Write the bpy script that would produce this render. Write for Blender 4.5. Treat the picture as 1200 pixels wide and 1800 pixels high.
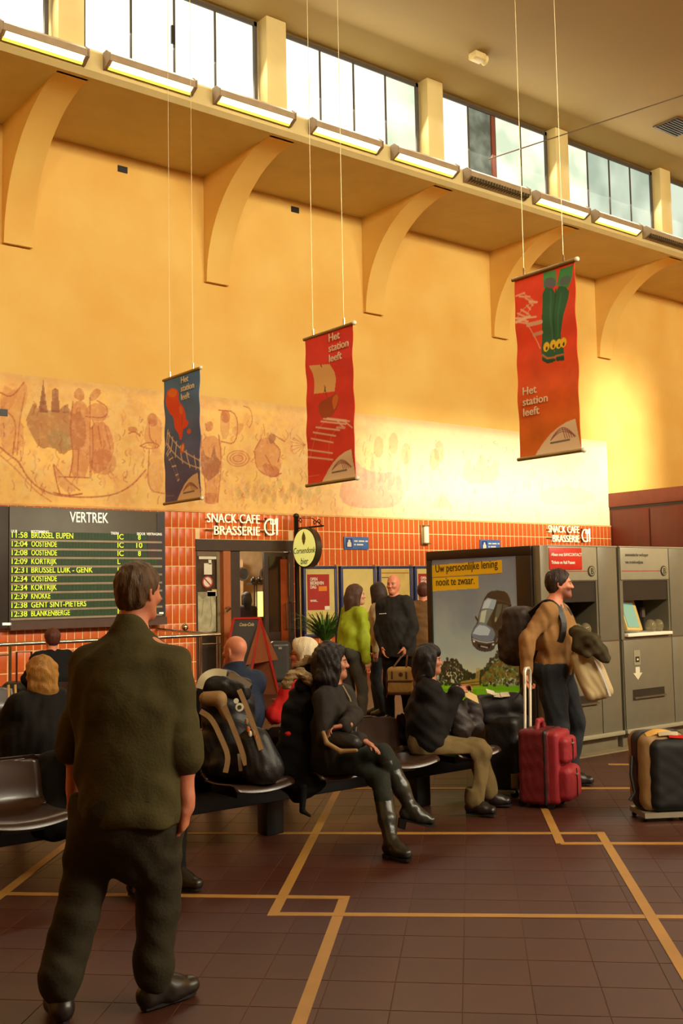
import bpy, bmesh, math, random
import numpy as np
from mathutils import Vector, Matrix
random.seed(7); RNG = np.random.default_rng(11)
SC = bpy.context.scene
COL = SC.collection
LIGHT_OPP, LIGHT_CLER, SUN_E = 1150, 120, 6.0
SUN_OPEN = (6.6, 13.6, 7.2, 8.8)
SUN_OPEN2 = (13.6, 15.9, 7.6, 11.0)
SHADE_Y, SHADE_Z, SHADE_X = 3.0, 4.75, 3.0
for _o in list(bpy.data.objects): bpy.data.objects.remove(_o)

# ------------------------------------------------------------------ camera
PITCH, ROLL, YAW = math.atan(140/1850), math.radians(-1.1), math.pi/2-math.atan(2358/1850)
_fw = Vector((math.sin(YAW)*math.cos(PITCH), math.cos(YAW)*math.cos(PITCH), math.sin(PITCH)))
_r = Vector((math.cos(YAW), -math.sin(YAW), 0)); _u = _r.cross(_fw)
_r2 = _r*math.cos(ROLL) + _u*math.sin(ROLL); _u2 = -_r*math.sin(ROLL) + _u*math.cos(ROLL)
cd = bpy.data.cameras.new('camera'); cam = bpy.data.objects.new('camera', cd); COL.objects.link(cam)
cam.matrix_world = Matrix(((_r2.x, _u2.x, -_fw.x, 0), (_r2.y, _u2.y, -_fw.y, 0), (_r2.z, _u2.z, -_fw.z, 1.62), (0, 0, 0, 1)))
cd.sensor_fit = 'VERTICAL'; cd.sensor_height = 24; cd.lens = 24*1850/1800; cd.clip_start = .05
SC.camera = cam

# ------------------------------------------------------------------ world, lights, exposure
def lin(c):
    return tuple(((v/255)/12.92 if v/255 <= .04045 else ((v/255+.055)/1.055)**2.4) for v in c)
w = bpy.data.worlds.new('world'); SC.world = w; w.use_nodes = True
w.node_tree.nodes['Background'].inputs[0].default_value = (1, .96, .82, 1)
w.node_tree.nodes['Background'].inputs[1].default_value = 1.0
SC.view_settings.view_transform = 'Standard'; SC.view_settings.look = 'None'
SC.view_settings.exposure = 0.22; SC.view_settings.gamma = 1; SC.view_settings.use_curve_mapping = False
WARM = (1, .95, .74)
def area(name, loc, target, sx, sy, power, col=WARM, spread=180):
    l = bpy.data.lights.new(name, 'AREA'); l.shape = 'RECTANGLE'; l.size = sx; l.size_y = sy; l.energy = power; l.color = col
    l.spread = math.radians(spread)
    o = bpy.data.objects.new(name, l); COL.objects.link(o); o.location = loc
    o.rotation_euler = (Vector(target)-Vector(loc)).to_track_quat('-Z', 'Y').to_euler(); return o
# daylight through the clerestory of the opposite side (five window bays)
for i in range(5):
    area('window_daylight', (-3+i*5.6, -7.85, 10.4), (3+i*4.2, 16.3, 6.5), 4.8, 1.7, LIGHT_OPP)
# daylight through the clerestory in view
for i in range(6):
    area('window_daylight', (4.4+3.76*i, 14.5, 10.6), (4.4+3.76*i, 5, 3.0), 3.0, 1.5, LIGHT_CLER)
# low sun through openings shaped for its patch in the unseen opposite wall
sl = bpy.data.lights.new('sun', 'SUN'); sl.energy = SUN_E; sl.angle = math.radians(4.5); sl.color = (1, .97, .88)
so = bpy.data.objects.new('sun', sl); COL.objects.link(so)
SUN_DIR = Vector((.28, 1, -.17)).normalized()
so.rotation_euler = SUN_DIR.to_track_quat('-Z', 'Y').to_euler(); so.location = (-4, -14, 12)

# ------------------------------------------------------------------ materials
MATS = {}
def mat(name, rgb, rough=.6, metal=0, var=.12, scale=6, bump=.0, bscale=60, spec=.5, attr=None, emit=0, coat=0, rgb2=None, stretch=None, objvar=0, alpha=1, trans=0, fold=0):
    if name in MATS: return MATS[name]
    m = bpy.data.materials.new(name); m.use_nodes = True; nt = m.node_tree; N = nt.nodes; L = nt.links
    b = N['Principled BSDF']; b.inputs['Roughness'].default_value = rough; b.inputs['Metallic'].default_value = metal
    b.inputs['Specular IOR Level'].default_value = spec
    if coat: b.inputs['Coat Weight'].default_value = coat; b.inputs['Coat Roughness'].default_value = .15
    if trans: b.inputs['Transmission Weight'].default_value = trans
    c = lin(rgb); tc = N.new('ShaderNodeTexCoord'); mp = N.new('ShaderNodeMapping'); L.new(tc.outputs['Object'], mp.inputs[0])
    if stretch: mp.inputs['Scale'].default_value = stretch
    if attr:
        a = N.new('ShaderNodeAttribute'); a.attribute_name = attr; src = a.outputs['Color']
    else:
        n = N.new('ShaderNodeTexNoise'); n.inputs['Scale'].default_value = scale; n.inputs['Detail'].default_value = 6
        L.new(mp.outputs[0], n.inputs[0])
        r = N.new('ShaderNodeValToRGB'); r.color_ramp.elements[0].position = .3; r.color_ramp.elements[1].position = .7
        c2 = lin(rgb2) if rgb2 else tuple(min(1, v*(1+var)) for v in c)
        c1 = c if rgb2 else tuple(v*(1-var) for v in c)
        r.color_ramp.elements[0].color = (*c1, 1); r.color_ramp.elements[1].color = (*c2, 1)
        L.new(n.outputs[0], r.inputs[0]); src = r.outputs[0]
        if objvar:
            oi = N.new('ShaderNodeObjectInfo'); hs = N.new('ShaderNodeHueSaturation'); mr = N.new('ShaderNodeMapRange')
            mr.inputs[3].default_value = 1-objvar; mr.inputs[4].default_value = 1+objvar
            L.new(oi.outputs['Random'], mr.inputs[0]); L.new(mr.outputs[0], hs.inputs['Value']); L.new(src, hs.inputs['Color']); src = hs.outputs[0]
    L.new(src, b.inputs['Base Color'])
    if emit: L.new(src, b.inputs['Emission Color']); b.inputs['Emission Strength'].default_value = emit
    if alpha < 1: b.inputs['Alpha'].default_value = alpha
    if bump:
        n2 = N.new('ShaderNodeTexNoise'); n2.inputs['Scale'].default_value = bscale; n2.inputs['Detail'].default_value = 8
        L.new(mp.outputs[0], n2.inputs[0])
        bp = N.new('ShaderNodeBump'); bp.inputs['Strength'].default_value = bump; bp.inputs['Distance'].default_value = .01
        hsrc = n2.outputs[0]
        if fold:
            n3 = N.new('ShaderNodeTexNoise'); n3.inputs['Scale'].default_value = 9; n3.inputs['Detail'].default_value = 1; n3.inputs['Distortion'].default_value = .4; L.new(mp.outputs[0], n3.inputs[0])
            ml = N.new('ShaderNodeMath'); ml.operation = 'MULTIPLY_ADD'; ml.inputs[1].default_value = fold; L.new(n3.outputs[0], ml.inputs[0]); L.new(n2.outputs[0], ml.inputs[2]); hsrc = ml.outputs[0]
        L.new(hsrc, bp.inputs['Height']); L.new(bp.outputs[0], b.inputs['Normal'])
    MATS[name] = m; return m

# ------------------------------------------------------------------ mesh helpers
class MB:
    """collects shapes, builds ONE mesh object"""
    def __init__(s): s.v = []; s.f = []; s.sm = []
    def add(s, vs, fs, smooth=False):
        k = len(s.v); s.v += [tuple(v) for v in vs]; s.f += [tuple(i+k for i in f) for f in fs]; s.sm += [smooth]*len(fs); return s
    def box(s, lo, hi, M=None, bev=0):
        x0, y0, z0 = lo; x1, y1, z1 = hi
        if bev:
            b = min(bev, (x1-x0)/2.01, (y1-y0)/2.01, (z1-z0)/2.01)
            bm = bmesh.new(); bmesh.ops.create_cube(bm, size=1)
            for v in bm.verts: v.co = Vector(((x0+x1)/2+v.co.x*(x1-x0), (y0+y1)/2+v.co.y*(y1-y0), (z0+z1)/2+v.co.z*(z1-z0)))
            bmesh.ops.bevel(bm, geom=bm.edges[:], offset=b, segments=2, affect='EDGES', profile=.5)
            bm.verts.index_update(); vs = [v.co.copy() for v in bm.verts]; fs = [[v.index for v in f.verts] for f in bm.faces]; bm.free()
        else:
            vs = [Vector(p) for p in ((x0,y0,z0),(x1,y0,z0),(x1,y1,z0),(x0,y1,z0),(x0,y0,z1),(x1,y0,z1),(x1,y1,z1),(x0,y1,z1))]
            fs = [(0,3,2,1),(4,5,6,7),(0,1,5,4),(1,2,6,5),(2,3,7,6),(3,0,4,7)]
        if M: vs = [M @ v for v in vs]
        return s.add(vs, fs)
    def prism(s, pts, a0, a1, axis='x', M=None):
        """2D outline pts extruded along axis; pts are the two remaining coordinates in order"""
        n = len(pts); vs = []
        for a in (a0, a1):
            for p, q in pts:
                vs.append(Vector({'x': (a, p, q), 'y': (p, a, q), 'z': (p, q, a)}[axis]))
        if M: vs = [M @ v for v in vs]
        fs = [tuple(range(n-1, -1, -1)), tuple(range(n, 2*n))] + [(i, (i+1) % n, n+(i+1) % n, n+i) for i in range(n)]
        return s.add(vs, fs)
    def tube(s, pts, r, seg=8, closed=False, cap=True):
        pts = [Vector(p) for p in pts]; n = len(pts); rs = r if isinstance(r, (list, tuple)) else [r]*n
        vs = []; prev = None
        for i, p in enumerate(pts):
            if closed: d = (pts[(i+1) % n]-pts[i-1])
            else: d = (pts[min(i+1, n-1)]-pts[max(i-1, 0)])
            d.normalize()
            if prev is None:
                a = Vector((0, 0, 1)) if abs(d.z) < .9 else Vector((1, 0, 0)); e1 = d.cross(a).normalized()
            else: e1 = (prev - d*prev.dot(d)).normalized()
            prev = e1; e2 = d.cross(e1)
            for k in range(seg):
                t = 2*math.pi*k/seg; vs.append(p+(e1*math.cos(t)+e2*math.sin(t))*rs[i])
        fs = []
        for i in range(n if closed else n-1):
            j = (i+1) % n
            for k in range(seg): fs.append((i*seg+k, i*seg+(k+1) % seg, j*seg+(k+1) % seg, j*seg+k))
        if cap and not closed:
            fs.append(tuple(range(seg-1, -1, -1))); fs.append(tuple((n-1)*seg+k for k in range(seg)))
        return s.add(vs, fs, True)
    def lathe(s, prof, c=(0,0,0), seg=20, axis='z', M=None):
        vs = []
        for r, z in prof:
            for k in range(seg):
                t = 2*math.pi*k/seg; a, b = r*math.cos(t), r*math.sin(t)
                v = {'z': (a, b, z), 'x': (z, a, b), 'y': (b, z, a)}[axis]
                v = Vector(v); v = M @ v if M else v + Vector(c); vs.append(v)
        n = len(prof); fs = []
        for i in range(n-1):
            for k in range(seg): fs.append((i*seg+k, i*seg+(k+1) % seg, (i+1)*seg+(k+1) % seg, (i+1)*seg+k))
        fs.append(tuple(range(seg-1, -1, -1))); fs.append(tuple((n-1)*seg+k for k in range(seg)))
        return s.add(vs, fs, True)
    def ball(s, c, r, seg=12, M=None):
        rr = r if isinstance(r, (tuple, list)) else (r, r, r); h = seg//2; vs = []; c = Vector(c)
        for i in range(h+1):
            a = math.pi*i/h
            for k in range(seg):
                t = 2*math.pi*k/seg
                v = Vector((rr[0]*math.sin(a)*math.cos(t), rr[1]*math.sin(a)*math.sin(t), rr[2]*math.cos(a)))
                vs.append(c + (M @ v if M else v))
        fs = [(i*seg+k, (i+1)*seg+k, (i+1)*seg+(k+1) % seg, i*seg+(k+1) % seg) for i in range(h) for k in range(seg)]
        return s.add(vs, fs, True)
    def build(s, name, m, parent=None, loc=None):
        me = bpy.data.meshes.new(name); me.from_pydata(s.v, [], s.f)
        me.polygons.foreach_set('use_smooth', s.sm); me.materials.append(m); me.update()
        bm = bmesh.new(); bm.from_mesh(me); bmesh.ops.remove_doubles(bm, verts=bm.verts, dist=1e-6); bmesh.ops.recalc_face_normals(bm, faces=bm.faces); bm.to_mesh(me); bm.free()
        try: me.set_sharp_from_angle(angle=math.radians(40))
        except Exception: pass
        return link(name, me, parent, loc)
def link(name, me, parent=None, loc=None):
    o = bpy.data.objects.new(name, me); COL.objects.link(o)
    if loc: o.location = loc
    if parent: o.parent = parent
    return o
def tag(o, label=None, cat=None, group=None, kind=None):
    if label: o['label'] = label
    if cat: o['category'] = cat
    if group: o['group'] = group
    if kind: o['kind'] = kind
    return o
def empty(name, loc, label=None, cat=None, group=None, rz=0, kind=None):
    o = bpy.data.objects.new(name, None); COL.objects.link(o); o.location = loc; o.rotation_euler = (0, 0, rz); o.empty_display_size = .1
    return tag(o, label, cat, group, kind)
def kids(o): return [c for c in bpy.data.objects if c.parent == o]
def copy_tree(o, parent=None):
    c = o.copy(); COL.objects.link(c)
    if parent: c.parent = parent
    for ch in kids(o): copy_tree(ch, c)
    return c

def text_obj(name, s, size, mtx, m, parent, ext=.002, bold=0, align='LEFT', sx=1, sp=1, shear=0, line=1):
    cu = bpy.data.curves.new('t', 'FONT'); cu.body = s; cu.size = size; cu.extrude = ext; cu.offset = bold; cu.align_x = align
    cu.space_character = sp; cu.shear = shear; cu.space_line = line; cu.resolution_u = 3
    t = bpy.data.objects.new('t', cu); COL.objects.link(t); bpy.context.view_layer.update()
    me = bpy.data.meshes.new_from_object(t.evaluated_get(bpy.context.evaluated_depsgraph_get()))
    bpy.data.objects.remove(t); bpy.data.curves.remove(cu)
    me.transform(mtx @ Matrix.Diagonal((sx, 1, 1, 1))); me.materials.clear(); me.materials.append(m)
    return link(name, me, parent)
def frame(o, xd, yd):
    """matrix whose local x,y lie along xd,yd at origin o"""
    x = Vector(xd).normalized(); y = Vector(yd).normalized(); z = x.cross(y)
    return Matrix(((x.x, y.x, z.x, o[0]), (x.y, y.y, z.y, o[1]), (x.z, y.z, z.z, o[2]), (0, 0, 0, 1)))

# ------------------------------------------------------------------ flat print: little raster painted on a fine mesh as a colour attribute
class Canvas:
    def __init__(s, w, h, nx, ny, rgb=(255, 255, 255)):
        s.w, s.h, s.nx, s.ny = w, h, nx, ny
        s.X, s.Y = np.meshgrid(np.linspace(0, w, nx), np.linspace(0, h, ny))
        s.A = np.empty((ny, nx, 3)); s.A[:] = rgb
    def blend(s, m, rgb, a=1):
        m = np.clip(m, 0, 1)*a; s.A = s.A*(1-m[..., None]) + np.array(rgb)*m[..., None]
    def poly(s, pts, rgb, a=1, soft=0, smooth=0):
        P = np.array(pts, float)
        if smooth: P = chaikin(P, smooth, True)
        x0, y0 = P.min(0)-.02; x1, y1 = P.max(0)+.02
        inside = np.zeros(s.X.shape, bool); box = (s.X >= x0) & (s.X <= x1) & (s.Y >= y0) & (s.Y <= y1)
        x, y = s.X[box], s.Y[box]; ins = np.zeros(x.shape, bool); j = len(P)-1
        for i in range(len(P)):
            xi, yi = P[i]; xj, yj = P[j]
            c = ((yi > y) != (yj > y)) & (x < (xj-xi)*(y-yi)/((yj-yi) or 1e-9)+xi); ins ^= c; j = i
        inside[box] = ins; m = inside.astype(float)
        s.blend(m, rgb, a)
    def line(s, pts, wd, rgb, a=1, smooth=0):
        P = np.array(pts, float)
        if smooth: P = chaikin(P, smooth, False)
        px = s.w/s.nx
        for p, q in zip(P[:-1], P[1:]):
            lo = np.minimum(p, q)-wd-2*px; hi = np.maximum(p, q)+wd+2*px
            ix = slice(max(0, int(lo[0]/s.w*(s.nx-1))), max(0, int(hi[0]/s.w*(s.nx-1))+2)); iy = slice(max(0, int(lo[1]/s.h*(s.ny-1))), max(0, int(hi[1]/s.h*(s.ny-1))+2))
            X, Y = s.X[iy, ix], s.Y[iy, ix]
            if X.size == 0: continue
            d = q-p; L = max(d@d, 1e-12); t = np.clip(((X-p[0])*d[0]+(Y-p[1])*d[1])/L, 0, 1)
            D = np.hypot(X-p[0]-t*d[0], Y-p[1]-t*d[1]); m = np.clip((wd/2-D)/px+.5, 0, 1)*a
            s.A[iy, ix] = s.A[iy, ix]*(1-m[..., None]) + np.array(rgb)*m[..., None]
    def ell(s, c, r, rgb, a=1, rot=0, soft=.08):
        x = s.X-c[0]; y = s.Y-c[1]; cr, sr = math.cos(rot), math.sin(rot); u = (x*cr+y*sr)/r[0]; v = (-x*sr+y*cr)/r[1]
        s.blend((1-np.hypot(u, v))/soft+.5, rgb, a)
    def noise(s, amp, cell, seed=1, tint=None, thr=None):
        n = fbm(s.X/cell, s.Y/cell, seed)
        if tint is not None: s.blend(np.clip((n-(thr or 0))*2, 0, 1)*amp, tint)
        else: s.A *= (1+amp*n[..., None])
    def mesh(s, name, pos, m, parent=None, wave=None):
        """pos(u,v)->arrays; u,v in metres"""
        X, Y, Z = pos(s.X, s.Y); co = np.stack([X, Y, Z], -1).reshape(-1, 3)
        nx, ny = s.nx, s.ny; idx = np.arange(nx*ny).reshape(ny, nx)
        q = np.stack([idx[:-1, :-1], idx[:-1, 1:], idx[1:, 1:], idx[1:, :-1]], -1).reshape(-1, 4)
        me = grid_mesh(name, co, q); set_col(me, np.clip(s.A, 0, 255).reshape(-1, 3)); me.materials.append(m)
        return link(name, me, parent)
def chaikin(P, n, closed):
    for _ in range(n):
        Q = np.roll(P, -1, 0) if closed else P[1:]; R_ = P if closed else P[:-1]
        N_ = np.empty((len(R_)*2, 2)); N_[0::2] = .75*R_+.25*Q; N_[1::2] = .25*R_+.75*Q
        P = N_ if closed else np.vstack([P[:1], N_, P[-1:]])
    return P
def vnoise(x, y, seed):
    r = np.random.default_rng(seed).random((64, 64)); xi = np.floor(x).astype(int); yi = np.floor(y).astype(int); fx = x-xi; fy = y-yi
    fx = fx*fx*(3-2*fx); fy = fy*fy*(3-2*fy); g = lambda a, b: r[a % 64, b % 64]
    return (g(xi, yi)*(1-fx)+g(xi+1, yi)*fx)*(1-fy)+(g(xi, yi+1)*(1-fx)+g(xi+1, yi+1)*fx)*fy
def fbm(x, y, seed=1, o=4):
    s_, a, t = 0, 1, 0
    for i in range(o): s_ = s_+a*(vnoise(x*2**i, y*2**i, seed+i)-.5)*2; t += a; a *= .55
    return s_/t
def grid_mesh(name, co, q, smooth=True):
    me = bpy.data.meshes.new(name); me.vertices.add(len(co)); me.vertices.foreach_set('co', np.ascontiguousarray(co, dtype=np.float32).ravel())
    me.loops.add(len(q)*4); me.loops.foreach_set('vertex_index', np.ascontiguousarray(q, dtype=np.int32).ravel())
    me.polygons.add(len(q)); me.polygons.foreach_set('loop_start', np.arange(0, len(q)*4, 4, dtype=np.int32))
    me.polygons.foreach_set('use_smooth', np.full(len(q), smooth)); me.update(calc_edges=True); me.validate(); return me
def set_col(me, rgb255, name='Col'):
    c = rgb255/255.; c = np.where(c <= .04045, c/12.92, ((c+.055)/1.055)**2.4)
    a = me.color_attributes.new(name, 'FLOAT_COLOR', 'POINT'); a.data.foreach_set('color', np.hstack([c, np.ones((len(c), 1))]).astype(np.float32).ravel())

# ------------------------------------------------------------------ smooth solids (signed distances on a grid, meshed by surface nets)
V3 = lambda *a: np.array(a, float)
def ORG(o):
    p = V3(0, 0, 0)
    while o: p = p+np.array(o.location); o = o.parent
    return p
def nrm(v): v = np.array(v, float); return v/np.linalg.norm(v)
class Vol:
    def __init__(s, lo, hi, h):
        s.h = h; s.lo = np.array(lo, float)-2*h; s.n = np.ceil((np.array(hi)-s.lo)/h).astype(int)+3
        s.A = np.full(s.n, .05, np.float32)
    def sub(s, lo, hi):
        a = np.clip(np.floor((np.array(lo)-s.lo)/s.h).astype(int), 0, s.n-1); b = np.clip(np.ceil((np.array(hi)-s.lo)/s.h).astype(int)+1, 1, s.n)
        b = np.maximum(b, a+1)
        g = [(s.lo[i]+s.h*np.arange(a[i], b[i])).astype(np.float32) for i in range(3)]
        return tuple(slice(a[i], b[i]) for i in range(3)), g[0][:, None, None], g[1][None, :, None], g[2][None, None, :]
    def comb(s, sl, d, k, op):
        A = s.A[sl]
        if op == 'u':
            if k > 0: h = np.clip(.5+.5*(A-d)/k, 0, 1); s.A[sl] = A+(d-A)*h-k*h*(1-h)
            else: s.A[sl] = np.minimum(A, d)
        elif op == 's':
            d = -d
            if k > 0: h = np.clip(.5-.5*(A-d)/k, 0, 1); s.A[sl] = A+(d-A)*h+k*h*(1-h)
            else: s.A[sl] = np.maximum(A, d)
        elif op == 'i': s.A[sl] = np.maximum(A, d)
    def cap(s, a, b, r1, r2=None, k=.02, w=None, q=1, op='u'):
        a = np.array(a, float); b = np.array(b, float); r2 = r1 if r2 is None else r2; R = max(r1, r2)*max(1, q)+k+2*s.h+.004
        sl, X, Y, Z = s.sub(np.minimum(a, b)-R, np.maximum(a, b)+R)
        ab = b-a; L = max(ab@ab, 1e-9); px, py, pz = X-a[0], Y-a[1], Z-a[2]
        t = np.clip((px*ab[0]+py*ab[1]+pz*ab[2])/L, 0, 1); qx, qy, qz = px-t*ab[0], py-t*ab[1], pz-t*ab[2]
        d2 = qx*qx+qy*qy+qz*qz
        if w is not None:
            w = nrm(w); e = qx*w[0]+qy*w[1]+qz*w[2]; d2 = d2+e*e*(1/q**2-1); 
        d = np.sqrt(np.maximum(d2, 0))-(r1+(r2-r1)*t)
        if w is not None and q < 1: d = d*(.5+.5*q)
        s.comb(sl, d.astype(np.float32), k, op); return s
    def ell(s, c, ax, r, k=.02, op='u'):
        c = np.array(c, float); R = max(r)+k+2*s.h; sl, X, Y, Z = s.sub(c-R, c+R); px, py, pz = X-c[0], Y-c[1], Z-c[2]
        k0 = 0; k1 = 0
        for a_, r_ in zip(ax, r):
            e = px*a_[0]+py*a_[1]+pz*a_[2]; k0 = k0+(e/r_)**2; k1 = k1+(e/r_**2)**2
        k0 = np.sqrt(k0); d = k0*(k0-1)/np.maximum(np.sqrt(k1), 1e-5)
        s.comb(sl, d.astype(np.float32), k, op); return s
    def rbox(s, c, ax, hf, r, k=.01, op='u'):
        c = np.array(c, float); R = np.linalg.norm(hf)+k+2*s.h; sl, X, Y, Z = s.sub(c-R, c+R); px, py, pz = X-c[0], Y-c[1], Z-c[2]
        o = 0; mx = -9
        for a_, h_ in zip(ax, hf):
            e = np.abs(px*a_[0]+py*a_[1]+pz*a_[2])-(h_-r); o = o+np.maximum(e, 0)**2; mx = np.maximum(mx, e)
        d = np.sqrt(o)+np.minimum(mx, 0)-r; s.comb(sl, d.astype(np.float32), k, op); return s
    def plane(s, p, n, c=None, R=0):
        """keep the side opposite to n (only within R of c when given)"""
        n = nrm(n); lo, hi = (s.lo, s.lo+s.h*s.n) if c is None else (np.array(c)-R, np.array(c)+R)
        sl, X, Y, Z = s.sub(lo, hi); d = (X-p[0])*n[0]+(Y-p[1])*n[1]+(Z-p[2])*n[2]
        s.A[sl] = np.maximum(s.A[sl], d.astype(np.float32)); return s
    def shell(s, other): s.A = np.maximum(s.A, -other); return s
    def ripple(s, amp, sc, seed=0, st=(1, 1, 1)):
        r = np.random.default_rng(seed); sl, X, Y, Z = s.sub(s.lo, s.lo+s.h*s.n)
        tot = 0; m = np.abs(s.A) < .04
        idx = np.nonzero(m); x = X.ravel()[idx[0]]*st[0]; y = Y.ravel()[idx[1]]*st[1]; z = Z.ravel()[idx[2]]*st[2]
        wx = x+.35*sc*np.sin(y/sc*1.3+r.random()*6); wy = y+.35*sc*np.sin(z/sc*1.1+r.random()*6); wz = z+.35*sc*np.sin(x/sc*1.2+r.random()*6)
        v = 0
        for o in range(4):
            d = r.normal(size=3); d /= np.linalg.norm(d); f = (1.5**o)/sc
            v = v+np.sin((wx*d[0]+wy*d[1]+wz*d[2])*f*1.7+r.random()*6)/(1.3**o)
        s.A[idx] += (amp*v*.5).astype(np.float32); return s
    def mesh(s, name, m, parent=None, col=None, org=(0, 0, 0), smooth=2):
        A = s.A; 
        A[0] = A[-1] = .05; A[:, 0] = A[:, -1] = .05; A[:, :, 0] = A[:, :, -1] = .05
        I = A < 0; n = np.array(A.shape)
        c = [I[dx:n[0]-1+dx, dy:n[1]-1+dy, dz:n[2]-1+dz] for dx in (0, 1) for dy in (0, 1) for dz in (0, 1)]
        al = np.logical_and.reduce(c); an = np.logical_or.reduce(c); act = an & ~al; ci = np.argwhere(act)
        if len(ci) == 0: return None
        vid = np.full(act.shape, -1, np.int32); vid[act] = np.arange(len(ci))
        sm_ = np.zeros((len(ci), 3)); ct = np.zeros(len(ci)); off = [(dx, dy, dz) for dx in (0, 1) for dy in (0, 1) for dz in (0, 1)]
        vals = [A[ci[:, 0]+o[0], ci[:, 1]+o[1], ci[:, 2]+o[2]] for o in off]
        for i in range(8):
            for j in range(i+1, 8):
                df = np.array(off[j])-np.array(off[i])
                if np.abs(df).sum() != 1: continue
                a, b = vals[i], vals[j]; cr = (a < 0) != (b < 0); t = np.where(cr, a/np.where(cr, a-b, 1), 0)
                p = np.array(off[i])+t[:, None]*df; sm_ += p*cr[:, None]; ct += cr
        v = (ci+sm_/ct[:, None])*s.h+s.lo
        Q = []
        for ax in range(3):
            o1, o2 = [(1, 2), (2, 0), (0, 1)][ax]; e = [slice(None)]*3; a0 = [slice(1, -1)]*3; a1 = [slice(1, -1)]*3
            a0[ax] = slice(0, -1); a1[ax] = slice(1, None); P0 = I[tuple(a0)]; P1 = I[tuple(a1)]
            ed = np.argwhere(P0 != P1); 
            if len(ed) == 0: continue
            fl = P0[tuple(ed.T)]; g = ed.copy(); 
            for q_ in range(3):
                if q_ != ax: g[:, q_] += 1
            def cell(d1, d2):
                h_ = g.copy(); h_[:, o1] -= d1; h_[:, o2] -= d2; return vid[tuple(h_.T)]
            q = np.stack([cell(0, 0), cell(1, 0), cell(1, 1), cell(0, 1)], -1); q[~fl] = q[~fl][:, ::-1]; Q.append(q)
        q = np.vstack(Q); q = q[(q >= 0).all(1)]
        ia = np.concatenate([q[:, i] for i in range(4)]+[q[:, (i+1) % 4] for i in range(4)]); ib = np.concatenate([q[:, (i+1) % 4] for i in range(4)]+[q[:, i] for i in range(4)])
        c_ = np.maximum(np.bincount(ia, minlength=len(v)), 1)[:, None]
        for _ in range(smooth):
            v = v*.5+.5*np.stack([np.bincount(ia, weights=v[ib, d], minlength=len(v)) for d in range(3)], -1)/c_
        me = grid_mesh(name, v-np.array(org), q)
        if col is not None: set_col(me, col(v))
        me.materials.append(m); return link(name, me, parent)
# ------------------------------------------------------------------ materials of the place
PLASTER = mat('yellow_plaster', (228, 174, 80), .75, var=.10, scale=.9, bump=.06, bscale=25, rgb2=(236, 194, 102))
PLASTER_LOW = mat('ochre_plaster', (224, 180, 100), .75, var=.10, scale=1.2, bump=.05)
CEIL = mat('ceiling_paint', (162, 134, 80), .8, var=.06, scale=.5)
CREAM = mat('cream_paint', (212, 188, 126), .6, var=.06, scale=2)
TILE = mat('glazed_tile', (218, 98, 38), .32, var=.08, scale=30, objvar=.10, spec=.4)
GROUT = mat('tile_grout', (250, 214, 150), .8, var=.08)
FLOORM = mat('floor_tile', (70, 36, 27), .42, var=.16, scale=2.2, objvar=.06, spec=.4, bump=.03, bscale=8, rgb2=(82, 46, 33))
FGROUT = mat('floor_grout', (92, 62, 46), .7, var=.1)
INLAY = mat('yellow_inlay', (176, 128, 58), .5, var=.1, scale=4)
DARKM = mat('dark_metal', (44, 38, 32), .4, .4, var=.1)
BLACK = mat('black_paint', (22, 18, 16), .45, var=.1)
WOODR = mat('red_brown_panel', (108, 44, 24), .5, var=.12, scale=3, stretch=(1, 1, .3))
GREYM = mat('grey_metal_panel', (140, 132, 112), .4, .25, var=.06, scale=4)
CHROME = mat('chrome', (205, 196, 175), .16, 1, var=.03)
WHITE = mat('white_paint', (236, 228, 200), .5, var=.03)
FRAMEM = mat('window_frame_paint', (70, 60, 52), .5, var=.1)
# ------------------------------------------------------------------ shell
X0, X1, YW, YO, ZC = -8, 27, 16.3, -8, 11.52
ZT = 3.10; DX0, DX1, DZ = 9.47, 11.60, 2.60
def struct(o): o['kind'] = 'structure'; return o
wall = MB()
for lo, hi in (((X0, YW, 0), (DX0, YW+.3, 9.5)), ((DX1, YW, 0), (X1, YW+.3, 9.5)), ((DX0, YW, DZ), (DX1, YW+.3, 9.5))): wall.box(lo, hi)
wall_back = struct(wall.build('wall_back', PLASTER))
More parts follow.
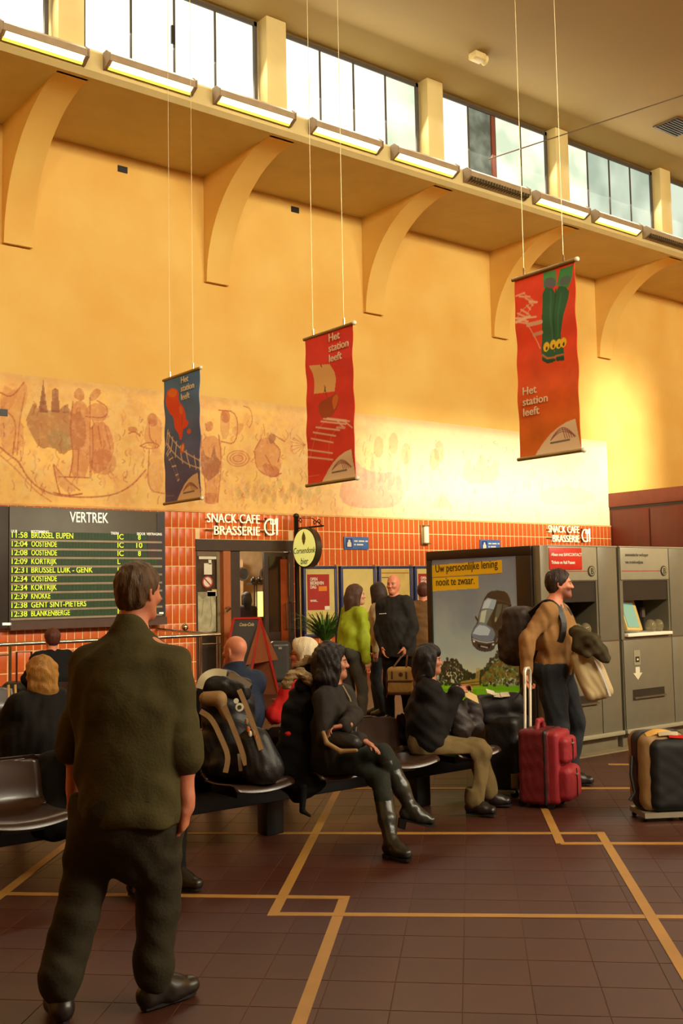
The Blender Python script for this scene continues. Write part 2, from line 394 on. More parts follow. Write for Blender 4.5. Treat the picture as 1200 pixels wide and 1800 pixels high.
# lower tiled zone: grout bed + tiles
g_ = MB(); TY = YW-.012
for lo, hi in (((X0, TY, 0), (DX0, YW, ZT)), ((DX1, TY, 0), (21.19, YW, ZT)), ((DX0, TY, DZ), (DX1, YW, ZT))): g_.box(lo, hi)
g_.build('grout_bed', GROUT, wall_back)
pw, ph, gp = .1385, .336, .015
tm = MB(); tm.box((0, -.012, 0), (pw-gp, 0, ph-gp), bev=.003); tile_me = None
rows = [(2.80, ZT)]+[(2.80-ph*(i+1), 2.80-ph*i) for i in range(8)]+[(0, 2.80-ph*8)]
stuff = MB(); n = 0
def hidden(x, z): return (6.1 < x < 8.7 and 1.3 < z < 2.9) or (11.8 < x < 15.2 and 1.0 < z < 1.95)
top_me = {}
for i in range(-96, 142):
    x = 5.8+i*pw+.022
    if x > 21.1 or x < X0: continue
    for j, (za, zb) in enumerate(rows):
        if hidden(x+pw/2, (za+zb)/2): continue
        if za < DZ-.1 and x < DX0 < x+pw: stuff.box((x, TY-.0025, za), (DX0, TY, zb-gp)); continue
        if za < DZ-.1 and x < DX1 < x+pw: stuff.box((DX1, TY-.0025, za), (x+pw-gp, TY, zb-gp)); continue
        if x+pw > DX0-.02 and x < DX1 and zb < DZ: continue
        if x+pw > DX0-.02 and x < DX1 and za < DZ: za = DZ+.008; j = j+100
        if 5.8 <= x < 12.2 and za > .30:
            if j not in top_me:
                t_ = MB(); t_.box((0, -.0025, 0), (pw-gp, 0, zb-za-gp), bev=.0008); ob = t_.build('tile', TILE, wall_back); top_me[j] = ob.data
                ob.location = (x, TY, za)
            else:
                ob = bpy.data.objects.new('tile', top_me[j]); COL.objects.link(ob); ob.parent = wall_back; ob.location = (x, TY, za)
            n += 1
        else: stuff.box((x, TY-.0025, za), (x+pw-gp, TY, zb-gp))
so_ = stuff.build('tiles', TILE, wall_back); so_['kind'] = 'stuff'
print('wall tiles', n)
# porch of red panels that runs out from the wall, right
pv = MB(); pv.box((21.19, 8.5, 0), (X1, YW, 3.5)); porch = struct(pv.build('wall_porch', WOODR))
c_ = MB(); c_.box((21.15, 8.4, 3.56), (X1, YW, 3.91), bev=.02); c_.build('cap_board', mat('red_brown_cap', (132, 58, 32), .5, var=.1), porch)
c_ = MB(); c_.box((21.18, 8.45, 3.5), (X1, YW, 3.56)); c_.build('shadow_gap', BLACK, porch)
for i in range(7):
    c_ = MB(); c_.box((21.165, 8.55+i*1.1, .1), (21.19, 9.6+i*1.1, 3.46), bev=.006); c_.build('panel', WOODR, porch)
# ledge (slab with chamfered nose), corbels, piers, glazing, ceiling
lg = MB(); lg.prism([(YW, 9.26), (14.02, 9.26), (13.94, 9.33), (13.94, 9.62), (13.98, 9.68), (14.5, 9.68), (YW+.3, 9.68)], X0, X1, 'x')
ledge = struct(lg.build('trim_1', CREAM))
tag(ledge)
for i in range(-3, 6):
    x = 5.97+3.742*i; b = MB(); pr = [(YW, 7.30), (16.21, 7.29)]
    for k in range(17):
        t = math.pi/2*k/16; pr.append((14.15+2.06*math.cos(t), 7.29+1.97*math.sin(t)))
    pr += [(14.1, 9.26), (YW, 9.26)]
    b.prism(pr, x, x+.48, 'x'); co = b.build('corbel', PLASTER, wall_back)
up = MB(); up.box((X0, 14.66, 11.44), (X1, 15.0, ZC)); up.build('head_beam', CREAM, ledge)
for i in range(-4, 6):
    b = MB(); b.box((6.09+3.742*i, 14.36, 9.68), (6.51+3.742*i, 15.0, ZC), bev=.02); b.build('pier', CREAM, ledge)
def pane_mat(name, c1, c2, e, sc=.9, c3=None, dark=False):
    m = bpy.data.materials.new(name); m.use_nodes = True; nt = m.node_tree; N, L = nt.nodes, nt.links; b = N['Principled BSDF']
    tc = N.new('ShaderNodeTexCoord'); n_ = N.new('ShaderNodeTexNoise'); n_.inputs['Scale'].default_value = sc; L.new(tc.outputs['Object'], n_.inputs[0])
    r = N.new('ShaderNodeValToRGB'); r.color_ramp.elements[0].position = .38; r.color_ramp.elements[1].position = .62
    r.color_ramp.elements[0].color = (*lin(c1), 1); r.color_ramp.elements[1].color = (*lin(c2), 1)
    L.new(n_.outputs[0], r.inputs[0]); L.new(r.outputs[0], b.inputs['Emission Color']); b.inputs['Emission Strength'].default_value = e
    b.inputs['Base Color'].default_value = (*lin((50, 52, 48)), 1); b.inputs['Roughness'].default_value = .35; return m
PB = pane_mat('bright_frosted_pane', (255, 255, 226), (255, 252, 220), 1.4)
PM = pane_mat('misty_frosted_pane', (196, 210, 180), (252, 252, 222), 1.15, .9)
PG = pane_mat('greenish_frosted_pane', (160, 178, 158), (206, 218, 196), 1.0, .8)
PD = pane_mat('pane_with_foliage_behind', (74, 82, 70), (128, 136, 118), .9, 2.5)
bay = 3.75
for i in range(-4, 6):
    xa = 6.56+bay*i; xb = xa+3.22
    fr = MB(); Yg = 14.6
    for lo, hi in (((xa, Yg-.03, 9.72), (xb, Yg+.05, 9.78)), ((xa, Yg-.03, 11.38), (xb, Yg+.05, 11.46)), ((xa, Yg-.03, 9.72), (xa+.06, Yg+.05, 11.46)), ((xb-.06, Yg-.03, 9.72), (xb, Yg+.05, 11.46))): fr.box(lo, hi)
    wn = struct(fr.build('window_%d' % (i+5), FRAMEM))
    pwid = (xb-xa-.12)/4
    for j in range(1, 4):
        b = MB(); b.box((xa+.06+pwid*j-.018, Yg-.02, 9.78), (xa+.06+pwid*j+.018, Yg+.03, 11.38)); b.build('mullion', FRAMEM, wn)
    for j in range(4):
        m = PB if i <= 1 else PM
        if i == 1 and j == 3: m = PM
        if i == 2: m = (PB, PD, PM, PM)[j]
        if i == 3: m = (PM, PG, PG, PG)[j]
        if i > 3: m = (PG, PM)[j % 2]
        b = MB(); b.box((xa+.06+pwid*j+.018, Yg, 9.78), (xa+.06+pwid*(j+1)-.018, Yg+.012, 11.38)); b.build('pane', m, wn)
    if i == 2:
        b = MB(); b.box((xa+.06+pwid*2-.13, Yg-.045, 9.8), (xa+.06+pwid*2-.03, Yg-.005, 11.36)); b.build('tilted_sash', mat('red_sash', (120, 62, 46), .5), wn)
    if i == 0:
        b = MB(); b.box((xa+.06+pwid*2-.07, Yg-.06, 10.55), (xa+.06+pwid*2-.01, Yg-.02, 10.85)); b.build('window_catch', DARKM, wn)
b = MB(); b.box((X0-.3, YO-.3, ZC), (X1+.3, 15.0, ZC+.2)); ceiling = struct(b.build('ceiling', CEIL))
b = MB(); b.box((X0-.3, YO-.3, 0), (X0, YW+.3, ZC)); struct(b.build('wall_left', PLASTER_LOW))
b = MB(); b.box((X1, YO-.3, 0), (X1+.3, YW+.3, ZC)); struct(b.build('wall_right', PLASTER_LOW))
# unseen opposite wall; both openings shaped to throw the sun patch and streak
b = MB(); OX0, OX1, OZ0, OZ1 = SUN_OPEN
PX0, PX1, PZ0, PZ1 = SUN_OPEN2
for lo, hi in (((X0, YO-.3, 0), (OX0, YO, ZC)), ((OX1, YO-.3, 0), (PX0, YO, ZC)), ((PX1, YO-.3, 0), (X1, YO, ZC)), ((OX0, YO-.3, 0), (OX1, YO, OZ0)), ((OX0, YO-.3, OZ1), (OX1, YO, ZC)), ((PX0, YO-.3, 0), (PX1, YO, PZ0)), ((PX0, YO-.3, PZ1), (PX1, YO, ZC))): b.box(lo, hi)
struct(b.build('wall_front', PLASTER_LOW))
# added unseen slab behind the standpoint that shades the foreground
b = MB(); b.box((X0, YO, SHADE_Z), (SHADE_X, SHADE_Y, SHADE_Z+.25)); struct(b.build('shade_slab', CREAM))

# ------------------------------------------------------------------ floor: grout bed, tiles, yellow inlay
b = MB(); b.box((X0, YO, -.2), (X1, YW+3.6, -.002)); b.box((X0, YO, -.25), (X1, YW+.3, -.2)); floor = struct(b.build('floor', FGROUT))
tu = Vector((.7071, .7071, 0)); tv = Vector((.7071, -.7071, 0))
tsu, tsv = .297, .278; gpf = .004; org = tu*4.793+tv*(-.074)
def tquad(i, j): return org+tu*(i*tsu)+tv*(j*tsv)
ft = MB(); a = tu*(tsu-gpf); c = tv*(tsv-gpf)
vs = [Vector((0, 0, 0)), c, a+c, a]
ft.add([v+Vector((0, 0, -.002)) for v in vs]+[v*.996+Vector((0, 0, 0)) for v in vs], [(4, 5, 6, 7), (0, 1, 5, 4), (1, 2, 6, 5), (2, 3, 7, 6), (3, 0, 4, 7)])
first = ft.build('tile', FLOORM, floor); fme = first.data; bpy.data.objects.remove(first); cand = []
camp = Vector((0, 0, 1.62)); Rv, Uv, Fv = _r2, _u2, _fw
for i in range(-50, 105):
    for j in range(-85, 90):
        o = tquad(i, j); m_ = o+(a+c)/2
        if not (X0 < m_.x < X1 and YO < m_.y < YW): continue
        d = m_-camp; z = d.dot(Fv); vis = False
        if z > .5:
            px = 600+1850*d.dot(Rv)/z; py = 900-1850*d.dot(Uv)/z; vis = -60 < px < 1260 and py < 1880
        cand.append((0 if vis else 1, d.length, o))
cand.sort(key=lambda t: (t[0], t[1])); st = MB()
for r_, (vv, dd, o) in enumerate(cand):
    if r_ < 300 and vv == 0:
        ob = bpy.data.objects.new('tile', fme); COL.objects.link(ob); ob.parent = floor; ob.location = o
    elif dd < 13: st.add([v+o for v in vs], [(0, 1, 2, 3)])
    else: st.add([v+o for v in vs], [(0, 1, 2, 3)])
s_ = st.build('tiles', FLOORM, floor, (0, 0, -.0002)); s_['kind'] = 'stuff'
SZ = [0]
def strip(p, q, wd=.056):
    SZ[0] += .0003; z = .0012+SZ[0]
    p = Vector((*p, 0)); q = Vector((*q, 0)); d = (q-p).normalized(); n_ = Vector((-d.y, d.x, 0))*wd/2; b = MB()
    b.add([p-n_, q-n_, q+n_, p+n_]+[v+Vector((0, 0, z)) for v in (p-n_, q-n_, q+n_, p+n_)], [(4, 5, 6, 7), (0, 1, 5, 4), (1, 2, 6, 5), (2, 3, 7, 6), (3, 0, 4, 7)])
    b.build('inlay_strip', INLAY, floor)
def ext(p, q, a, b):
    p = Vector(p); q = Vector(q); d = (q-p).normalized(); return tuple(p-d*a), tuple(q+d*b)
for p, q, a_, b_ in (((2.373, 3.345), (3.515, 4.519), 1.5, .03), ((3.069, 4.534), (5.251, 6.837), .03, 1.6), ((2.134, 5.86), (3.515, 4.519), .0, .0), ((3.069, 4.534), (4.549, 3.154), 0, 1.8),
                     ((3.668, 6.404), (5.675, 4.538), .8, .0), ((5.268, 4.531), (5.826, 4.016), 0, 2.5), ((5.762, 5.051), (5.268, 4.531), .8, .0), ((5.675, 4.538), (3.931, 2.736), .03, 1.6),
                     ((5.693, 6.70), (6.912, 5.539), .6, .9), ((7.9, 6.2), (8.385, 5.7), .0, .3), ((2.134, 5.802), (2.845, 6.621), .5, 2.), ((.8, 7.2), (2.134, 5.86), 0, 0)):
    strip(*ext(p, q, a_, b_))
# ------------------------------------------------------------------ measuring from the photograph: sight lines met with real planes
def ray(px, py): return _fw + _r2*((px-600)/1850) - _u2*((py-900)/1850)
def onY(px, py, Y): d = ray(px, py); return camp+d*(Y/d.y)
def onX(px, py, X): d = ray(px, py); return camp+d*(X/d.x)
def onZ(px, py, Z=0): d = ray(px, py); return camp+d*((Z-1.62)/d.z)
def W(px, py, D): d = ray(px, py); return camp+d*(D/(d.x*math.sin(YAW)+d.y*math.cos(YAW)))
WN = lambda px, py, D: np.array(W(px, py, D))
def emis(name, rgb, e):
    m = bpy.data.materials.new(name); m.use_nodes = True; b = m.node_tree.nodes['Principled BSDF']
    b.inputs['Base Color'].default_value = (*lin(rgb), 1); b.inputs['Emission Color'].default_value = (*lin(rgb), 1); b.inputs['Emission Strength'].default_value = e; return m
PRINT = mat('printed_cloth', (200, 200, 200), .7, attr='Col'); FRESCO = mat('fresco', (200, 200, 200), .85, attr='Col', bump=.08, bscale=30)
CREAMT = mat('cream_lettering', (238, 222, 180), .6, var=.02)
# ------------------------------------------------------------------ wall painting
mx0, mx1, mz0, mz1 = 4.6, 21.17, ZT, 5.20
cv = Canvas(mx1-mx0, mz1-mz0, 1180, 190, (246, 196, 108))
M_ = lambda px, py: (onY(px, py, YW).x-mx0, onY(px, py, YW).z-mz0)
MP = lambda *a: [M_(a[i], a[i+1]) for i in range(0, len(a), 2)]
cv.noise(.10, .9, 3); cv.noise(.5, .5, 5, tint=(232, 166, 104)); cv.noise(.35, .22, 9, tint=(238, 206, 140)); cv.noise(.25, .12, 21, tint=(205, 128, 84))
cv.blend(np.clip((cv.X-6.5)/5, 0, 1)*.8, (246, 226, 184))  # right part painted paler to carry the creamy glare of the sun patch
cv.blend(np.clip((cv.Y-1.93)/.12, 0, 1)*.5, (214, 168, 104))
RD, RL, RP, BR = (176, 88, 54), (200, 118, 74), (206, 140, 120), (140, 80, 56)
P_ = lambda c, a, *q, s=1: cv.poly(MP(*q), c, a, smooth=s)
L_ = lambda c, a, w_, *q, s=2: cv.line(MP(*q), w_, c, a, smooth=s)
P_(RL, .35, 0, 672, 30, 690, 45, 668, 50, 700, 32, 735, 45, 760, 30, 800, 0, 795)                  # ships at the left edge
P_(RL, .3, 0, 700, 38, 675, 20, 720, 0, 730); L_(RD, .6, .022, 0, 690, 20, 700, 42, 672); L_(RD, .6, .02, 22, 800, 30, 740, 8, 720); L_(RD, .5, .02, 30, 800, 34, 740, 44, 690)
P_(BR, .5, 44, 742, 52, 722, 60, 705, 68, 722, 74, 700, 84, 722, 92, 720, 104, 722, 112, 712, 120, 716, 128, 730, 140, 720, 150, 740, 152, 775, 140, 792, 122, 790, 110, 802, 92, 785, 70, 790, 56, 765)
P_(BR, .75, 67, 724, 71, 700, 76, 668, 80, 702, 84, 726, s=0); P_(BR, .7, 90, 724, 91, 686, 97, 682, 103, 686, 104, 726, s=0); P_(BR, .5, 110, 726, 113, 712, 119, 710, 122, 726, s=0)
P_(BR, .5, 137, 738, 140, 715, 143, 738, s=0); P_((150, 140, 90), .35, 80, 765, 100, 752, 130, 770, 125, 792, 92, 790)
P_(RD, .5, 128, 690, 140, 680, 148, 690, 147, 706, 132, 702); P_(RL, .55, 128, 706, 148, 704, 158, 730, 158, 840, 122, 840, 128, 790, 120, 740)     # standing figure
P_(RD, .45, 156, 696, 168, 681, 180, 688, 170, 702, 158, 706); P_(RL, .5, 150, 716, 172, 706, 186, 716, 188, 738, 168, 742, 150, 730)
P_(RL, .6, 160, 742, 188, 742, 200, 775, 200, 800, 180, 830, 160, 834, 158, 780); cv.ell(M_(181, 812), (.24, .22), RD, .35)
for q in ((162, 750, 164, 790, 160, 830), (172, 748, 178, 785), (184, 748, 194, 790), (158, 700, 158, 838), (128, 706, 122, 760, 130, 800, 122, 838), (138, 790, 136, 836), (170, 704, 190, 716, 186, 736, 150, 732)): L_(RD, .7, .018, *q)
L_(RD, .7, .022, 104, 838, 158, 840); L_(RD, .7, .024, 0, 786, 16, 800, 34, 812, 46, 838, 72, 862, 110, 874, 190, 874, 230, 856, 256, 826); L_(RL, .6, .02, 0, 800, 30, 826, 60, 862, 90, 882)
L_(RD, .8, .02, 94, 818, 100, 852, 106, 870); P_(RL, .35, 94, 816, 112, 842, 140, 864, 106, 864); L_(RD, .8, .026, 94, 866, 118, 872, 144, 868); L_(RD, .7, .018, 94, 816, 116, 844, 140, 862)
P_(RL, .4, 250, 768, 262, 734, 276, 730, 284, 745, 284, 785, 264, 788); P_(RL, .25, 262, 790, 286, 786, 288, 866, 258, 866); cv.ell(M_(268, 738), (.10, .12), RD, .5)
for q in ((246, 784, 262, 776, 284, 784, 264, 790, 246, 784), (262, 790, 258, 862, 290, 868), (262, 742, 262, 770, 270, 778), (226, 762, 236, 758, 246, 766)): L_(RD, .65, .018, *q)
cv.ell(M_(233, 755), (.09, .05), RD, .5)
P_(RD, .5, 360, 748, 366, 740, 374, 742, 374, 756, 362, 760); P_(RL, .5, 354, 768, 384, 765, 390, 800, 386, 830, 380, 886, 360, 886, 362, 830, 352, 800)
P_(BR, .6, 352, 812, 356, 786, 360, 800, 370, 806, 376, 782, 380, 802, 388, 812, 384, 832, 366, 846, 354, 832, s=0); P_(RD, .4, 360, 866, 382, 866, 384, 886, 358, 886)
L_(RD, .8, .02, 354, 765, 352, 800, 360, 840, 362, 884); L_(RD, .8, .02, 384, 765, 390, 806, 382, 884)
L_(RD, .7, .02, 384, 721, 418, 724, 416, 782, 388, 776); P_(RL, .4, 386, 722, 398, 724, 404, 744, 400, 772, 388, 772); P_(RL, .4, 404, 756, 424, 742, 430, 748, 416, 770); cv.ell(M_(396, 732), (.1, .12), RD, .45)
for r_ in (1, .72, .45): L_(RL, .75, .018, *sum(([418+20*r_*math.cos(t*.524), 806+14*r_*math.sin(t*.524)] for t in range(13)), []))
cv.ell(M_(418, 806), (.12, .07), RL, .4)
P_(RL, .5, 447, 790, 458, 772, 470, 768, 480, 775, 492, 790, 494, 832, 478, 840, 452, 826); P_(BR, .55, 470, 764, 484, 762, 484, 776, 474, 782); P_(RD, .45, 458, 812, 490, 820, 492, 838, 470, 840)
for q in ((447, 792, 450, 826, 478, 840, 494, 832), (458, 772, 448, 790), (480, 778, 494, 792, 488, 812), (466, 800, 480, 826), (476, 762, 500, 776)): L_(RD, .75, .02, *q)
L_(RD, .55, .016, 428, 714, 440, 718, 444, 740, 438, 752)
for a in range(7):
    t = 2.2+a*.35; L_(RD, .6, .012, 536, 782, 536+26*math.cos(t), 782-22*math.sin(t), s=0)
for i in range(34):
    x = 412+i*4.2+5*math.sin(i*2.3); y = 864+10*math.sin(i*1.3)+6*math.sin(i*3.1); P_([(150, 140, 90), RL, (170, 120, 80)][i % 3], .22, x, y, x+7, y-12, x+12, y+3, x+4, y+12)
P_(RP, .55, 594, 868, 606, 830, 616, 818, 622, 790, 628, 818, 660, 832, 700, 828, 712, 862, 700, 892, 640, 894, 604, 888); P_(RP, .5, 613, 836, 621, 788, 629, 836, s=0)
for x, h_ in ((640, 40), (654, 58), (668, 44), (684, 64), (700, 50), (714, 66)): P_(RP, .35, x-5, 862, x-3, 862-h_, x+3, 862-h_-4, x+6, 862)
for x, y in ((664, 778), (690, 772), (712, 790), (762, 800), (770, 786)): P_(RL, .3, x-8, y, x, y-14, x+10, y-4, x+8, y+26, x-6, y+26)
P_(RP, .4, 806, 850, 822, 800, 832, 830, 846, 790, 858, 828, 872, 800, 880, 850); P_(RP, .4, 758, 892, 776, 864, 796, 892, s=0); P_(RP, .3, 940, 868, 980, 852, 1040, 862, 1046, 884, 960, 890)
for x in (918, 926, 1000, 1016): P_(RP, .3, x, 860, x+2, 836, x+5, 860, s=0)
rs = random.Random(4)
for i in range(520):
    x = rs.uniform(0, 1060); y0 = 700+x*.085; y = rs.uniform(y0, y0+150); dx = rs.uniform(-6, 6); dy = rs.uniform(4, 20)
    L_([RD, RL, RP][i % 3], .4 if x < 560 else .28, .013, x, y, x+dx, y+dy*.5, x+rs.uniform(-4, 4), y+dy)
cv.noise(.3, .07, 31, tint=(240, 206, 150))
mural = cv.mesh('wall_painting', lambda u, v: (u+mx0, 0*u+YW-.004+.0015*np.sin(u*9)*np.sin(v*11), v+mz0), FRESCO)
tag(mural, 'long faded red and ochre wall painting of figures, ships and towers above the orange tiles, sun glare painted pale at the right', 'mural')
# lower plaster edge and small wall fittings
b = MB(); b.box((X0, YW-.03, ZT-.02), (21.19, YW, ZT+.015)); b.build('edge_strip', mat('cracked_plaster_edge', (224, 170, 100), .8, bump=.3, bscale=10), wall_back)
for px, py, lb in ((215, 298, 'small dark wall vent under the ledge, between first and second corbel from the left'), (518, 369, 'small dark wall vent under the ledge, between second and third corbel from the left'), (3, 725, 'small dark wall vent in the painting at its left end')):
    p = onY(px, py, YW); r_ = empty('wall_vent', (p.x, YW, p.z), lb, 'vent', None)
    b = MB(); b.box((-.09, -.02, -.055), (.09, .0, .055)); b.build('frame', DARKM, r_)
    for k in range(4): b = MB(); b.box((-.08, -.028, -.045+k*.025), (.08, -.018, -.035+k*.025)); b.build('slat', BLACK, r_)
# ------------------------------------------------------------------ strip lights along the ledge
LIT = emis('lit_tube_cover', (255, 250, 205), 1.6); LITY = emis('lit_lower_lip', (244, 226, 90), .9); HOUS = mat('lamp_housing', (160, 134, 100), .5, var=.1); GRID_ = mat('lamp_grille', (96, 84, 60), .5, .2)
lamps = [(5.03, 6.29, 1), (6.56, 8.14, 1), (8.44, 10.03, 1), (10.33, 11.93, 1), (12.17, 13.81, 1), (14.0, 15.79, 0), (15.96, 17.66, 1), (17.83, 19.47, 1), (19.62, 21.3, 0)]
NTH = ('first', 'second', 'third', 'fourth', 'fifth', 'sixth', 'seventh', 'eighth', 'ninth')
for i, (xa, xb, on) in enumerate(lamps):
    zb = 9.40 if i else 9.35
    if i: xa += .06; xb -= .06
    r_ = empty('strip_light', ((xa+xb)/2, 13.94, zb), ('lit' if on else 'unlit') + ' strip light on the ledge edge, %s from the left' % NTH[i], 'lamp', 'strip lights along the ledge')
    L = (xb-xa)/2; b = MB(); b.prism([(0, .0), (-.06, .0), (-.20, .07), (-.20, .17), (-.12, .24), (0, .24)], -L, L, 'x'); b.build('housing', HOUS, r_)
    for s_ in (-1, 1): b = MB(); b.prism([(0, -.01), (-.06, -.015), (-.215, .06), (-.215, .18), (-.12, .255), (0, .255)], s_*L-.012, s_*L+.012, 'x'); b.build('end_cap', mat('lamp_end_cap', (140, 116, 86), .5), r_)
    if on:
        b = MB(); b.prism([(-.095, .008), (-.188, .057), (-.195, .08), (-.095, .03)], -L+.05, L-.05, 'x'); b.build('tube_cover', LIT, r_)
        b = MB(); b.prism([(-.055, -.012), (-.10, .008), (-.10, .02), (-.055, .0)], -L+.04, L-.04, 'x'); b.build('lower_lip', LITY, r_)
    else:
        n_ = int(L*2/.075); gm = MB()
        for k in range(n_): gm.box((-L+.05+k*.075, -.205, .0+.0), (-L+.065+k*.075, -.05, .075), Matrix.Identity(4))
        gm.build('grille', GRID_, r_)['kind'] = 'stuff'
        b = MB(); b.box((-L+.05, -.19, .02), (L-.05, -.06, .03)); b.build('dark_tube_cover', mat('dark_tube_cover', (120, 104, 66), .3), r_)
# conduit knot between lamps
# ------------------------------------------------------------------ ceiling fittings
p = onZ(840, 95, ZC); r_ = empty('ceiling_spotlight', (p.x, p.y, ZC), 'small cream spotlight box on the ceiling', 'lamp')
b = MB(); b.box((-.16, -.10, -.13), (.12, .10, -.0), bev=.02); b.build('housing', mat('cream_housing', (205, 180, 120), .5), r_); b = MB(); b.lathe([(.05, .0), (.09, .06), (.095, .08)], M=frame((.1, 0, -.07), (0, 1, 0), (0, 0, 1))); b.build('reflector', CREAM, r_)
p = onZ(1188, 222, ZC); r_ = empty('ceiling_vent', (p.x, p.y, ZC), 'dark square ventilation grille in the ceiling', 'vent')
b = MB(); b.box((-.42, -.30, -.03), (.42, .30, 0)); b.build('frame', mat('vent_frame', (96, 72, 50), .5), r_)
for k in range(8): b = MB(); b.box((-.38, -.27+k*.07, -.045), (.38, -.235+k*.07, -.028)); b.build('slat', BLACK, r_)
b = MB(); b.tube([onY(858, 280, 14.4), onZ(1290, 138, ZC-.02)], .012, 6); tag(b.build('ceiling_cable', mat('cable', (96, 72, 44), .6)), 'thin dark cable running from the window wall to the ceiling', 'cable')
# ------------------------------------------------------------------ hanging banners
ROD = mat('banner_rod', (150, 124, 66), .4, .3); WIRE = mat('hanging_wire', (226, 206, 160), .4, .6)
def quv(c):
    tl, tr, bl, br = [np.array(q, float) for q in c]
    def f(x, y):
        u = .5
        for _ in range(4):
            yt = tl[1]+(tr[1]-tl[1])*u; yb = bl[1]+(br[1]-bl[1])*u; t = (y-yt)/(yb-yt); xl = tl[0]+(bl[0]-tl[0])*t; xr = tr[0]+(br[0]-tr[0])*t; u = (x-xl)/(xr-xl)
        return u, 1-t
    return f
def banner(label, X, Ya, Yb, Z0, Z1, paint, q, txt, tpos, tsize, nx, ny):
    wd, ht = Ya-Yb, Z1-Z0; r_ = empty('hanging_banner', (X, (Ya+Yb)/2, Z0), label, 'banner', 'banners hanging on wires from the ceiling')
    cv = Canvas(wd, ht, nx, ny); f = quv(q); T = lambda *a: [(lambda k: (k[0]*wd, k[1]*ht))(f(a[i], a[i+1])) for i in range(0, len(a), 2)]
    paint(cv, T, wd, ht); cv.A = np.clip(cv.A*1.18+6, 0, 255)  # print brightened to stand in for daylight coming through the cloth
    cv.mesh('cloth', lambda u, v: (.006*np.sin(v*7+u*2)+.004*np.sin(v*17), (wd/2-u)*1.0+.004*np.sin(v*14), v), PRINT, r_)
    o = r_.children[0] if r_.children else [c for c in bpy.data.objects if c.parent == r_][-1]
    sd = o.modifiers.new('thick', 'SOLIDIFY'); sd.thickness = .004; sd.offset = -1
    for nm, z in (('top_rod', ht+.008), ('bottom_rod', -.008)):
        b = MB(); b.tube([(0, -wd/2-.03, z), (0, wd/2+.03, z)], .02, 10); k = b.build(nm, ROD, r_)
        b = MB(); b.ball((0, -wd/2-.035, z), .028, 10); b.build('knob', WHITE, k)
    for s_ in (-1, 1):
        b = MB(); b.box((-.004, s_*wd*.33-.012, ht+.02), (.004, s_*wd*.33+.012, ht+.10)); b.build('clip', CHROME, r_)
        b = MB(); b.tube([(0, s_*wd*.33, ht+.09), (0, s_*wd*.33, ZC-Z0)], .0032, 6); b.build('wire', WIRE, r_)
    x, y = T(*tpos)[0]
    text_obj('lettering', txt, tsize, frame((-.016, wd/2-x, y), (0, -1, 0), (0, 0, 1)), CREAMT, r_, .002, tsize*.008, line=.95, sx=1.08)
    return r_
def arch(cv, T, c, wd, ht, dark=(70, 55, 50)):
    cx, cy, r = c
    cv.poly([(cx-1.05*r*math.cos(t*.15), cy-.72*r+1.15*r*math.sin(t*.15)) for t in range(11)]+[(wd, 0), (cx-1.05*r, -.0)], (205, 180, 142), 1)
    base = (wd*.52, ht*.075)
    for k, cc in enumerate(((150, 60, 50), (90, 80, 90), (170, 70, 60))):
        cv.line([(base[0]+wd*.40*t, base[1]+ht*.055*math.sin(math.pi*min(1, t*(1-.0)+.0))*(1-.18*k)) for t in np.linspace(0, 1, 14)], .008, cc, .9)
    for k in range(5): t = .5+k*.09; cv.line([(base[0]+wd*.40*t, base[1]+ht*.055*math.sin(math.pi*t)), (base[0]+wd*.40*(t+.09), base[1]-.005)], .009, (120, 70, 60), .9)
    cv.line([(base[0], base[1]-.03), (base[0]+wd*.3, base[1]-.025)], .018, dark, .75)
def track(cv, T, a, b, n, c=(205, 185, 150), w_=.016, ww=.022):
    A = chaikin(np.array(T(*a)), 3, False); B = chaikin(np.array(T(*b)), 3, False); cv.line(A, w_, c, .9); cv.line(B, w_, c, .9)
    for k in range(n):
        t = (k+.5)/n; p = A[int(t*(len(A)-1))]; q = B[int(t*(len(B)-1))]; e = (q-p)*.22; cv.line([p-e, q+e], ww, c, .95)
def paint1(cv, T, wd, ht):
    t = cv.Y/ht; cv.A[:] = np.array((62, 108, 158))*t[..., None]+np.array((84, 72, 112))*(1-t[..., None]); cv.noise(.12, .3, 4)
    cv.poly(T(90, 380, 110, 310, 160, 290, 215, 310, 250, 370, 245, 460, 290, 510, 320, 620, 320, 690, 350, 700, 360, 740, 330, 790, 290, 800, 275, 930, 250, 930, 240, 850, 195, 790, 170, 640, 130, 610, 95, 500), (214, 66, 30), .95, smooth=2)
    cv.poly(T(100, 370, 130, 310, 190, 300, 225, 340, 215, 400, 150, 410), (236, 122, 30), .7, smooth=2); cv.poly(T(330, 830, 370, 790, 386, 850, 350, 870), (214, 66, 30), .9, smooth=1)
    cv.poly(T(240, 560, 262, 500, 290, 560, 284, 620, 250, 610), (240, 140, 80), .45, smooth=1); cv.line(T(275, 640, 280, 760), .012, (150, 30, 20), .6)
    track(cv, T, (110, 830, 190, 960, 300, 1070, 490, 1200), (95, 960, 180, 1080, 340, 1230, 490, 1290), 8); track(cv, T, (110, 1080, 160, 1200, 240, 1430), (130, 1020, 200, 1200, 250, 1420), 6, w_=.003, ww=.02)
    cv.ell(T(288, 1035)[0], (.055, .075), (196, 84, 34), .95); cv.ell(T(290, 1030)[0], (.03, .05), (226, 150, 80), .9)
    arch(cv, T, (wd, .0, wd*.82), wd, ht); cv.line(T(100, 1600, 190, 1600), .006, (190, 170, 160), .6)
banner('blue hanging banner with an orange figure and white rails, leftmost of the three', 7.18, 13.18, 12.20, 2.91, 4.66, paint1, ((62, 200), (480, 85), (88, 1690), (490, 1640)), 'Het\nstation\nleeft', (275, 248), .125, 90, 230)
